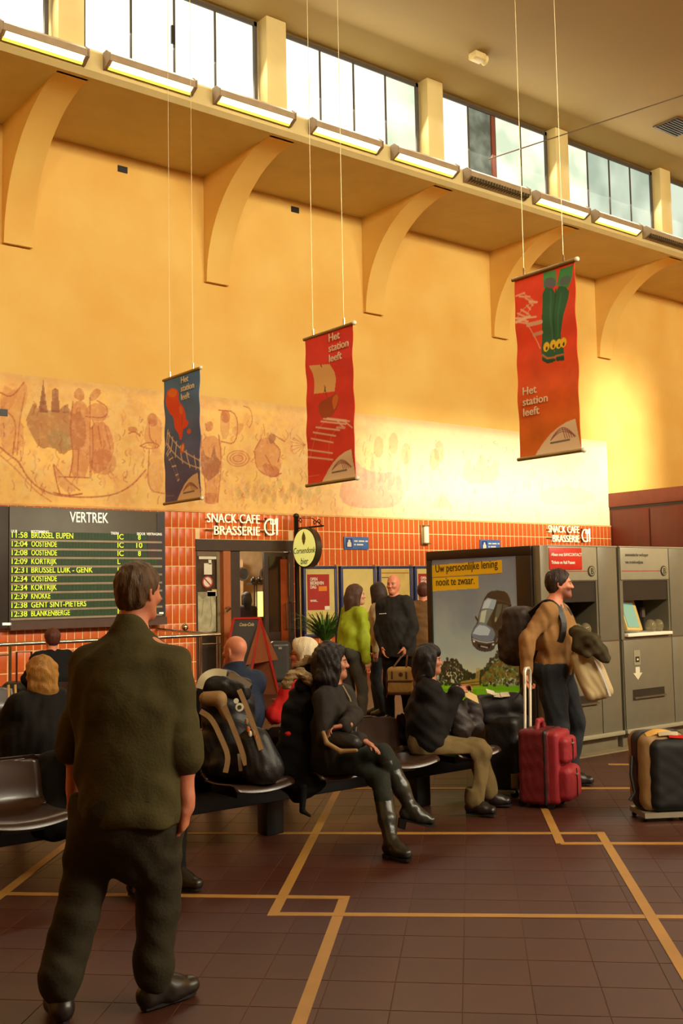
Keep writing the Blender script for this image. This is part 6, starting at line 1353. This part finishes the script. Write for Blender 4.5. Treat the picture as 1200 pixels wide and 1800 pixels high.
gh, rh_ = seated((2.86, 5.72, .50), .92, (.1, -1, 0), 'seated person in black, almost hidden behind the large man; a dark shoe shows', BLK, BLK, H_BK, True, (0, -1, -.3), None, SK, seed=73, hk=dict(t=.016, grow=.014, low=-.08), la=(2.93, 5.28, .095), ra=(2.68, 5.26, .095), lfd=(.35, -.9, 0))
# ------------------------------------------------------------------ luggage and held things
NYL = mat('black_nylon', (30, 26, 24), .5, var=.15, scale=14, bump=.25, bscale=70); TANP = mat('tan_nylon', (150, 116, 72), .7, var=.1, bump=.2, bscale=80); REDN = mat('red_nylon', (150, 30, 40), .6, var=.12, scale=10, bump=.2, bscale=120); REDD = mat('dark_red_nylon', (104, 16, 20), .6, var=.12, bump=.2, bscale=120)
BRIGHT = mat('bright_metal', (226, 218, 196), .4, .35, var=.03)
SILV = mat('silver_strap', (190, 180, 156), .25, .6, var=.1)
def strap(par, pts, w_, m, name='strap', t=.006, flat=None):
    """flat webbing along points"""
    o_ = ORG(par); pts = [V3(*p)-o_ for p in pts]
    for _ in range(2):
        if len(pts) > 2: pts = [pts[0]]+sum(([a*.75+b_*.25, a*.25+b_*.75] for a, b_ in zip(pts[:-1], pts[1:])), [])+[pts[-1]]
    vs = []; fs = []; n = len(pts)
    for i, p in enumerate(pts):
        d = nrm(pts[min(i+1, n-1)]-pts[max(i-1, 0)]); nn = V3(*(flat if flat is not None else (-FW2))); s_ = nrm(np.cross(d, nn)); nn = np.cross(s_, d)
        for a, b_ in ((-1, -1), (1, -1), (1, 1), (-1, 1)): vs.append(Vector(p+s_*w_/2*a+nn*t/2*b_))
    for i in range(n-1):
        for k in range(4): fs.append((4*i+k, 4*i+(k+1) % 4, 4*i+4+(k+1) % 4, 4*i+4+k))
    fs += [(3, 2, 1, 0), (4*n-4, 4*n-3, 4*n-2, 4*n-1)]
    b = MB(); b.add(vs, fs); return b.build(name, m, par)
def item(name, p, label, cat, group=None): return empty(name, (float(p[0]), float(p[1]), float(p[2])), label, cat, group)
# 1 trekking pack
c0 = WN(420, 1378, 6.85); r_ = item('trekking_backpack', c0, 'big black and tan trekking backpack leaning on a bench seat', 'backpack')
q = lambda px, py, D=6.72: WN(px, py, D)
def fn(v):
    v.cap(q(412, 1345, 6.88), q(398, 1235, 6.92), .150, .135, k=.05, w=RT2, q=1.25); v.cap(q(398, 1235, 6.92), q(392, 1205, 6.92), .125, .10, k=.04, w=RT2, q=1.3)
    v.cap(q(392, 1345, 6.78), q(455, 1350, 6.78), .085, .085, k=.05); v.cap(q(372, 1300, 6.85), q(372, 1350, 6.85), .075, .08, k=.03); v.ripple(.006, .05, 3); v.plane((0, 0, .445), -UP)
vol_obj('pack_body', fn, c0-.45, c0+V3(.45, .45, .9), .008, NYL, r_)
vol_obj('front_pocket', lambda v: (v.cap(q(448, 1300, 6.66), q(462, 1352, 6.64), .075, .10, k=.05, w=RT2, q=1.35), v.ripple(.005, .04, 4), v.plane((0, 0, .445), -UP)), c0-.5, c0+V3(.5, .5, .6), .008, NYL, r_)
vol_obj('lid', lambda v: (v.cap(q(372, 1200, 6.82), q(425, 1215, 6.82), .070, .062, k=.03), v.cap(q(385, 1190, 6.95), q(430, 1205, 6.95), .055, .05, k=.04), v.ripple(.006, .04, 5)), c0-.5, c0+V3(.5, .5, 1.0), .008, NYL, r_)
vol_obj('tan_panel', lambda v: (v.cap(q(362, 1228, 6.74), q(385, 1228, 6.72), .045, .05, k=.02), v.cap(q(385, 1230, 6.72), q(398, 1262, 6.70), .038, .022, k=.02)), c0-.5, c0+V3(.5, .5, .9), .007, TANP, r_)
for pts in (((352, 1250), (372, 1262), (390, 1300), (402, 1330), (396, 1358)), ((394, 1240), (408, 1275), (422, 1310), (432, 1345)), ((420, 1212), (432, 1240), (447, 1280), (459, 1318))):
    strap(r_, [q(x, y, 6.60+.03*math.cos(i*.9)) for i, (x, y) in enumerate(pts)], .032, TANP)
strap(r_, [q(350, 1210, 6.74), q(356, 1190, 6.74), q(376, 1180, 6.78), q(398, 1184, 6.80)], .045, mat('cream_strap', (196, 180, 140), .5), 'lid_trim'); strap(r_, [q(402, 1186, 6.74), q(420, 1192, 6.72), q(440, 1206, 6.74)], .034, SILV, 'silver_edge')
for sx_, sy, r0, m, nm in ((421, 1243, .026, STK, 'badge'), (415, 1232, .016, STK, 'badge')):
    b = MB(); F_ = frame(Vector(q(sx_, sy, 6.60)-c0), RT2, UP); b.lathe([(r0, -.004), (r0, .004)], M=F_, seg=18); bd_ = b.build(nm, m, r_); 
    if r0 > .02: b = MB(); b.lathe([(r0*.5, .004), (r0*.5, .007)], M=F_, seg=14); b.build('badge_centre', mat('badge_green', (70, 76, 40), .5), bd_)
for i, (x, y, c) in enumerate(((433, 1268, 0), (436, 1282, 1), (440, 1290, 2), (446, 1288, 0), (450, 1296, 1))):
    b = MB(); b.ball(Vector(q(x, y, 6.59)-c0), (.013, .013, .02), 8); b.build('charm', [TANP, mat('orange_charm', (200, 100, 40), .5), STK][c], r_)
strap(r_, [q(420, 1325, 6.58), q(423, 1355, 6.60)], .022, SILV, 'zip_pull')
# 2 shoulder bag on the lap of the seated woman in boots
c0 = WN(592, 1305, 6.62); r_ = item('shoulder_bag', c0, 'black shoulder bag with a tan lower edge on the lap of the woman in boots', 'bag')
vol_obj('bag_body', lambda v: (v.cap(WN(580, 1296, 6.68), WN(622, 1306, 6.62), .055, .05, k=.03), v.ripple(.004, .04, 2)), c0-.3, c0+.3, .007, NYL, r_)
vol_obj('tan_edge', lambda v: [v.cap(WN(568+t*.0, 1286, 6.62), WN(572, 1304, 6.60), .014, .014, k=.01), v.cap(WN(572, 1304, 6.60), WN(596, 1320, 6.56), .015, .015, k=.01), v.cap(WN(596, 1320, 6.56), WN(624, 1318, 6.53), .015, .012, k=.01)] if False else (v.cap(WN(568, 1288, 6.62), WN(574, 1306, 6.60), .014, .015, k=.01), v.cap(WN(574, 1306, 6.60), WN(598, 1321, 6.56), .015, .016, k=.01), v.cap(WN(598, 1321, 6.56), WN(626, 1319, 6.53), .016, .012, k=.01)), c0-.3, c0+.3, .006, TANP, r_)
# 3 black parka with fur hood hung over the seat back
c0 = WN(528, 1390, 7.05); r_ = item('parka', c0, 'black parka with a beige fur trimmed hood hung over the seat back', 'jacket')
def fn(v):
    v.cap(WN(538, 1225, 7.12), WN(530, 1370, 7.02), .095, .12, k=.05, w=RT2, q=1.25); v.cap(WN(520, 1250, 7.1), WN(505, 1360, 7.0), .07, .075, k=.05); v.cap(WN(545, 1200, 7.15), WN(535, 1240, 7.1), .07, .09, k=.05); v.cap(WN(530, 1375, 6.95), WN(525, 1400, 6.95), .06, .035, k=.05); v.ripple(.014, .07, 9)
vol_obj('parka_body', fn, c0-.45, c0+V3(.45, .45, 1.0), .009, BLK, r_)
FUR = mat('fur_trim', (176, 146, 100), .9, var=.25, scale=60, bump=1.0, bscale=180)
def furline(pts, r0, nm='fur_trim'):
    def fn(v):
        for (a, b_) in zip(pts[:-1], pts[1:]): v.cap(WN(*a), WN(*b_), r0, r0*.9, k=.02)
        v.ripple(.009, .014, 3)
    p = np.array([WN(*a) for a in pts]); vol_obj(nm, fn, p.min(0)-.09, p.max(0)+.09, .007, FUR, r_)
furline([(503, 1203, 6.98), (512, 1188, 6.98), (528, 1183, 6.98), (542, 1192, 7.0), (548, 1204, 7.05)], .032); furline([(525, 1170, 7.1), (540, 1160, 7.1), (552, 1163, 7.1), (556, 1180, 7.1)], .028)
vol_obj('hood', lambda v: (v.ell(WN(535, 1180, 7.12), (RT2, FW2, UP), (.085, .08, .055), k=.02), v.cap(WN(530, 1205, 7.05), WN(548, 1210, 7.1), .05, k=.03), v.ripple(.006, .04, 2)), WN(535, 1180, 7.12)-.22, WN(535, 1180, 7.12)+.22, .007, BLK, r_)
vol_obj('sleeve', lambda v: (v.cap(WN(533, 1385, 6.85), WN(531, 1425, 6.85), .028, .018, k=.01), v.cap(WN(531, 1425, 6.85), WN(544, 1434, 6.83), .016, .010, k=.01)), WN(533, 1400, 6.85)-.25, WN(533, 1400, 6.85)+.25, .006, BLK, r_)
b = MB(); b.ball(Vector(WN(506, 1290, 6.93)-c0), (.022, .018, .016), 10); b.build('red_toggle', REDC, r_)
# 4 red suitcase
cA, cB = onZ(922, 1436), onZ(1014, 1420); c0 = V3(*onZ(960, 1434)); c0[2] = 0
r_ = item('red_suitcase', c0, 'red wheeled suitcase with two front pockets and a raised chrome handle', 'suitcase')
xw = nrm(RT2*.80-FW2*.60); yw = nrm(np.cross(UP, xw))      # xw: towards the pocket side; yw away
D4 = 8.0; kf = lambda px, py, D=D4: WN(px, py, D)
ctr = kf(952, 1368, 8.02); ctr[2] = .30
AXs = (xw, yw, UP)
vol_obj('shell', lambda v: (v.rbox(ctr, AXs, (.125, .165, .27), .035), v.ripple(.003, .05, 3)), ctr-.4, ctr+.4, .007, REDD, r_)
fc = ctr+xw*.125
vol_obj('black_band', lambda v: v.rbox(ctr+xw*.085, AXs, (.020, .172, .277), .03), ctr-.4, ctr+.4, .006, NYL, r_)
vol_obj('front_case', lambda v: v.rbox(ctr+xw*.135, AXs, (.05, .155, .262), .035), ctr-.4, ctr+.45, .007, REDN, r_)
vol_obj('upper_pocket', lambda v: (v.rbox(ctr+xw*.195+UP*.125, AXs, (.05, .125, .095), .04), v.ripple(.002, .04, 3)), ctr-.4, ctr+.45, .006, REDN, r_)
vol_obj('lower_pocket', lambda v: (v.rbox(ctr+xw*.205-UP*.115, AXs, (.065, .135, .125), .05), v.ripple(.002, .04, 4)), ctr-.4, ctr+.45, .006, REDN, r_)
for zc_, xx, hh in ((.125, .247, .09), (-.115, .272, .12)):
    b = MB(); b.tube([Vector(ctr+xw*xx+UP*(zc_+hh*.9)-c0), Vector(ctr+xw*(xx+.004)+UP*zc_-c0), Vector(ctr+xw*xx+UP*(zc_-hh*.8)-c0)], .004, 6); b.build('zip', NYL, r_)
    b = MB(); b.box((-.03, -.004, -.006), (.03, .004, .006), M=frame(Vector(ctr+xw*(xx+.002)+UP*(zc_+hh*.55)-c0), yw, UP)); b.build('zip_pull', SILV, r_)
vol_obj('top_grip', lambda v: (v.cap(ctr+UP*.27+yw*.06-xw*.0, ctr+UP*.325+yw*.03, .018, k=.01), v.cap(ctr+UP*.325+yw*.03, ctr+UP*.325-yw*.04, .02, k=.01), v.cap(ctr+UP*.325-yw*.04, ctr+UP*.27-yw*.07, .018, k=.01)), ctr-.4, ctr+.45, .006, REDN, r_)
ht_ = kf(926, 1176, 8.15); hb = ctr-xw*.10+UP*.25
for s_ in (-1, 1):
    b = MB(); b.tube([Vector(hb+yw*.055*s_-c0), Vector(ht_+yw*.055*s_-c0-UP*.10)], .011, 8); b.build('handle_tube', BRIGHT, r_)
b = MB(); t0 = ht_-c0; b.tube([Vector(t0+yw*.055*s_+UP*z_) for s_, z_ in ((-1, -.11), (-1, -.02), (-.6, .005), (.6, .005), (1, -.02), (1, -.11))], .013, 8); b.build('handle_grip', BRIGHT, r_)
for s_, t_ in ((-1, -1), (1, -1), (-1, 1), (1, 1)):
    b = MB(); b.lathe([(.03, -.014), (.032, 0), (.03, .014)], M=frame(Vector(ctr+xw*.11*s_+yw*.12*t_-c0)+Vector((0, 0, -ctr[2]+.032)), UP, xw), seg=14); b.build('wheel', BLACK, r_)
# 5 black suitcase beside it, bag on top, papers
ctr = kf(893, 1340, 8.45); ctr[2] = .33; c0 = ctr*1; c0[2] = 0; r_ = item('black_suitcase', c0, 'black upright suitcase with a red and white tag, between the coat woman and red case', 'suitcase')
vol_obj('shell', lambda v: (v.rbox(ctr, AXs, (.14, .17, .29), .05), v.rbox(ctr+xw*.14-UP*.05, AXs, (.04, .14, .2), .035), v.ripple(.004, .06, 3)), ctr-.5, ctr+.5, .009, NYL, r_)
b = MB(); F_ = frame(Vector(kf(904, 1373, 8.20)-c0), RT2, UP); b.box((-.028, -.055, -.004), (.028, .055, .004), M=F_, bev=.003); tg = b.build('luggage_tag', mat('tag_cream', (170, 160, 130), .5), r_); b = MB(); b.tube([F_ @ Vector((.03, .06, 0)), F_ @ Vector((.052, .0, 0)), F_ @ Vector((.04, -.06, 0))], [.006, .012, .006], 6); b.build('red_ribbon', REDC, r_)
for s_ in (-1, 1): b = MB(); b.lathe([(.035, -.015), (.037, 0), (.035, .015)], M=frame(Vector((xw*.10*s_-yw*.12))+Vector((0, 0, .037)), UP, xw), seg=14); b.build('wheel', BLACK, r_)
b = MB(); b.box((-.12, -.02, -.008), (.12, .02, .008), M=frame(Vector(-yw*.19)+Vector((0, 0, .06)), xw, yw)); b.build('foot_bar', SILV, r_)
c0 = kf(876, 1262, 8.4); r_ = item('travel_bag', c0-UP*.06, 'soft black travel bag lying on top of the black suitcase', 'bag')
vol_obj('bag_body', lambda v: (v.cap(kf(848, 1240, 8.4), kf(906, 1236, 8.4), .085, .08, k=.05), v.cap(kf(860, 1262, 8.4), kf(900, 1262, 8.4), .07, .065, k=.04), v.ripple(.010, .06, 6)), c0-.45, c0+.45, .009, mat('soft_black', (36, 32, 31), .7, var=.2, bump=.3), r_)
strap(r_, [kf(905, 1228, 8.3), kf(916, 1214, 8.3), kf(921, 1196, 8.28)], .012, NYL)
for i, (x, y, a) in enumerate(((862, 1217, -.5), (874, 1222, -.2), (887, 1221, .1))):
    b = MB(); F_ = frame(Vector(kf(x, y, 8.33)), RT2*math.cos(a)+UP*math.sin(a)*.6, nrm(FW2*.8+UP*.45)); b.box((-.035, -.03, 0), (.035, .03, .003), M=F_); tag(b.build('paper_slip', mat('paper', (206, 190, 160), .7)), 'white paper slip on the black travel bag, %s of three' % ('leftmost', 'middle', 'rightmost')[i], 'paper', 'paper slips on the black travel bag')
# 6 dark bag on the lap of the woman in the black coat, leaflet in her hands
c0 = WN(812, 1262, 7.75); r_ = item('lap_bag', c0, 'dark brown bag on the lap of the woman in the black coat', 'bag')
vol_obj('bag_body', lambda v: (v.cap(WN(800, 1245, 7.8), WN(812, 1280, 7.78), .075, .085, k=.04), v.cap(WN(828, 1240, 7.9), WN(836, 1275, 7.9), .07, .06, k=.05), v.ripple(.008, .05, 8)), c0-.35, c0+.35, .009, mat('dark_brown_bag', (46, 36, 34), .6, var=.2, bump=.3), r_)
b = MB(); F_ = frame(Vector(WN(826, 1222, 7.75)), RT2*.85-UP*.45, nrm(FW2*.7+UP*.6)); b.box((-.05, -.05, 0), (.06, .03, .004), M=F_); tag(b.build('leaflet', mat('leaflet_cream', (196, 164, 106), .6)), 'cream folded leaflet held by the woman in the black coat', 'leaflet')
# 7 black and tan suitcase at the right edge
ctr = V3(*onZ(1172, 1446)); ctr = ctr+FW2*.16; ctr[2] = .33; c0 = ctr*1; c0[2] = 0; r_ = item('tan_sided_suitcase', c0, 'black suitcase with tan sides and a colourful strap, cut by the right picture edge', 'suitcase')
ax7 = (RT2, FW2, UP)
vol_obj('shell', lambda v: (v.rbox(ctr+RT2*.02+FW2*.02, ax7, (.17, .15, .27), .07), v.ripple(.003, .06, 3)), ctr-.5, ctr+.5, .008, TANP, r_)
vol_obj('front_case', lambda v: (v.rbox(ctr+RT2*.06-FW2*.10-UP*.015, ax7, (.155, .07, .245), .06), v.ripple(.003, .05, 5)), ctr-.5, ctr+.5, .007, mat('deep_black_fabric', (14, 12, 12), .7), r_)
vol_obj('edge_piping', lambda v: (v.rbox(ctr+RT2*.02+FW2*.0, ax7, (.178, .10, .278), .07), ), ctr-.5, ctr+.5, .008, NYL, r_)
strap(r_, [ctr+RT2*x-FW2*.10+UP*z for x, z in ((-.10, .255), (-.04, .28), (.03, .275), (.08, .26))], .04, mat('yellow_strap', (206, 150, 40), .5), 'yellow_strap', flat=UP*.6-FW2*.8)
strap(r_, [ctr+RT2*x-FW2*.12+UP*z for x, z in ((-.02, .262), (.05, .268), (.12, .262))], .03, SILV, 'silver_strap', flat=UP*.6-FW2*.8); strap(r_, [ctr+RT2*x-FW2*.13+UP*z for x, z in ((.05, .25), (.10, .245), (.16, .24))], .025, REDC, 'red_strap', flat=UP*.5-FW2*.9)
b = MB(); b.tube([Vector(ctr-RT2*.17+UP*.10-c0), Vector(ctr-RT2*.20-UP*.02-FW2*.05-c0), Vector(ctr-RT2*.18-UP*.14-FW2*.05-c0), Vector(ctr-RT2*.22-UP*.19-FW2*.06-c0)], .012, 8); b.build('side_handle', NYL, r_)
b = MB(); b.box((-.15, -.15, .03), (.17, .13, .065), M=frame(Vector((0, 0, 0)), RT2, FW2)); b.build('base_bar', SILV, r_)
for s_ in (-1, 1):
    for t_ in (-1, 1): b = MB(); b.lathe([(.028, -.014), (.03, 0), (.028, .014)], M=frame(Vector(RT2*.13*s_+FW2*.10*t_)+Vector((0, 0, .03)), UP, RT2*.2+FW2), seg=12); b.build('wheel', BLACK, r_)
# 8 backpack of the man, pillow and jacket under his arm
g = BM; c0 = g.P+g.su*.20-g.cf*.30; r_ = item('daypack', c0, 'dark brown backpack worn by the man in the tan sweater', 'backpack')
bc = WN(912, 1118, 8.78)
axb = (g.cf, g.cr, g.su)
vol_obj('pack_body', lambda v: (v.rbox(bc, axb, (.12, .15, .245), .08), v.rbox(bc-g.cf*.10-g.su*.06, axb, (.05, .12, .14), .04), v.ripple(.006, .06, 3)), bc-.45, bc+.45, .008, mat('brown_black_nylon', (50, 38, 30), .6, var=.15, bump=.25), r_)
for sd in (1, -1):
    s0 = g.sh[sd]-g.cr*sd*.05; strap(r_, [bc+g.su*.17+g.cf*.10+g.cr*sd*.07, s0+g.su*.085-g.cf*.05, s0+g.su*.085+g.cf*.03, s0+g.cf*.105+g.su*.0, s0+g.cf*.135-g.su*.12+g.cr*sd*.02, s0+g.cf*.09-g.su*.27+g.cr*sd*.05, bc-g.su*.16+g.cf*.10+g.cr*sd*.12], .052, NYL, 'shoulder_strap', .014, flat=(g.cf*.6-FW2 if sd == 1 else g.cf))
strap(r_, [WN(893, 1112, 8.75), WN(887, 1125, 8.75), WN(887, 1158, 8.75)], .018, NYL, 'side_strap')
c0 = WN(1042, 1185, 8.35); r_ = item('pillow', c0, 'beige pillow with a shiny edge held under the arm of the backpacked man', 'pillow')
def fn(v):
    a, b_ = WN(1024, 1150, 8.38), WN(1054, 1222, 8.30); d = nrm(b_-a); s_ = nrm(RT2-d*(RT2@d)); n_ = np.cross(d, s_); v.rbox((a+b_)/2, (d, s_, n_), (.205, .115, .058), .055); v.ripple(.007, .05, 4)
vol_obj('cushion', fn, c0-.4, c0+.4, .007, mat('pillow_cotton', (186, 162, 116), .7, var=.06, bump=.2, bscale=20), r_)
strap(r_, [WN(1045, 1160, 8.27), WN(1058, 1185, 8.25), WN(1068, 1212, 8.24), WN(1072, 1224, 8.24)], .018, mat('shiny_edge', (236, 234, 226), .15, .3), 'shiny_edge', .01)
c0 = WN(1038, 1140, 8.35); r_ = item('folded_jacket', c0, 'dark olive jacket draped over the forearm of the backpacked man', 'jacket')
def fn(v):
    v.cap(WN(1012, 1112, 8.4), WN(1040, 1128, 8.28), .060, .065, k=.05); v.cap(WN(1040, 1128, 8.28), WN(1062, 1156, 8.25), .062, .045, k=.05); v.cap(WN(1016, 1135, 8.36), WN(1030, 1150, 8.25), .05, .035, k=.05); v.ripple(.012, .05, 5)
vol_obj('jacket_cloth', fn, c0-.35, c0+.35, .008, cloth('dark_olive_cloth', (72, 62, 40)), r_)
# 9 beige holdall
c0 = WN(702, 1222, 12.62); r_ = item('holdall', c0, 'beige canvas holdall with brown straps carried by the bald man in the dark coat', 'bag')
bc = WN(703, 1196, 12.62); axh = (RT2*.96-FW2*.28, nrm(FW2*.96+RT2*.28), UP)
CANV = mat('beige_canvas', (216, 182, 116), .7, var=.08, bump=.2, bscale=90); BRL = mat('brown_leather', (104, 62, 34), .5, var=.1)
vol_obj('bag_body', lambda v: (v.rbox(bc, axh, (.145, .09, .16), .05, ), v.ripple(.004, .06, 3)), bc-.4, bc+.4, .008, CANV, r_)
vol_obj('leather_band', lambda v: v.rbox(bc-UP*.005, axh, (.150, .096, .014), .008), bc-.3, bc+.3, .006, BRL, r_); vol_obj('leather_base', lambda v: v.rbox(bc-UP*.145, axh, (.140, .088, .022), .015), bc-.3, bc+.3, .006, BRL, r_)
hnd = g9.hand[-1][0]-UP*.075
for s_ in (-1, 1):
    strap(r_, [bc+axh[0]*.085*s_-axh[1]*.095+UP*.02, bc+axh[0]*.085*s_-axh[1]*.09+UP*.14, hnd+axh[0]*.03*s_-UP*.03], .022, BRL, 'handle')
b = MB(); b.lathe([(.026, 0), (.026, .006)], M=frame(Vector(bc-axh[1]*.092+UP*.075-c0+axh[0]*.02), axh[0], UP), seg=16); b.build('leather_patch', BRL, r_)
strap(r_, [bc-axh[0]*.15+UP*.12, bc-axh[0]*.17-UP*.02, bc-axh[0]*.15-UP*.14, bc-axh[0]*.17-UP*.20], .014, BRL, 'shoulder_strap')
# 10 hard case behind the sandwich board; 11 trolley at the far left
p = W(492, 1170, 18.6); r_ = item('grey_hard_case', (p.x, p.y, 0), 'dark grey hard suitcase standing behind the sandwich board', 'suitcase')
cc = V3(p.x, p.y, .42); vol_obj('shell', lambda v: v.rbox(cc, (RT2, FW2, UP), (.19, .12, .36), .09), cc-.5, cc+.5, .012, mat('grey_hard_shell', (56, 52, 46), .35, var=.1), r_)
b = MB(); b.box((-.03, -.14, .22), (.03, -.12, .26), M=frame(Vector((0, 0, .42)), RT2, FW2)); b.build('latch', SILV, r_)
for s_ in (-1, 1): b = MB(); b.lathe([(.03, -.014), (.03, .014)], M=frame(Vector(RT2*.13*s_)+Vector((0, 0, .03)), UP, FW2), seg=12); b.build('wheel', BLACK, r_)
p = W(42, 1190, 12.6); r_ = item('trolley_bag', (p.x, p.y, 0), 'dark trolley bag with a raised square handle at the left, before the handrail', 'suitcase')
cc = V3(p.x, p.y, .33); vol_obj('bag_body', lambda v: (v.rbox(cc, (RT2, FW2, UP), (.24, .14, .30), .07), v.ripple(.006, .08, 4)), cc-.5, cc+.5, .013, NYL, r_)
ht_ = W(42, 1146, 12.6).z; b = MB(); b.tube([Vector(RT2*s_)+Vector((0, 0, z_)) for s_, z_ in ((-.085, .6), (-.085, ht_), (.085, ht_), (.085, .6))], .012, 6); b.build('handle', mat('dark_red_handle', (64, 22, 18), .4), r_)
for s_ in (-1, 1): b = MB(); b.lathe([(.03, -.014), (.03, .014)], M=frame(Vector(RT2*.18*s_)+Vector((0, 0, .03)), UP, FW2), seg=12); b.build('wheel', BLACK, r_)
# 12 dark coat lying over the gap left of the large man
c0 = WN(88, 1440, 6.3); r_ = item('dark_coat', c0, 'dark coat heaped on the bench left of the large man', 'coat')
vol_obj('coat_cloth', lambda v: (v.cap(WN(95, 1345, 6.35), WN(98, 1440, 6.2), .10, .12, k=.05, w=RT2, q=1.2), v.ripple(.014, .08, 7)), c0-.4, c0+V3(.4, .4, .7), .01, BLK, r_)
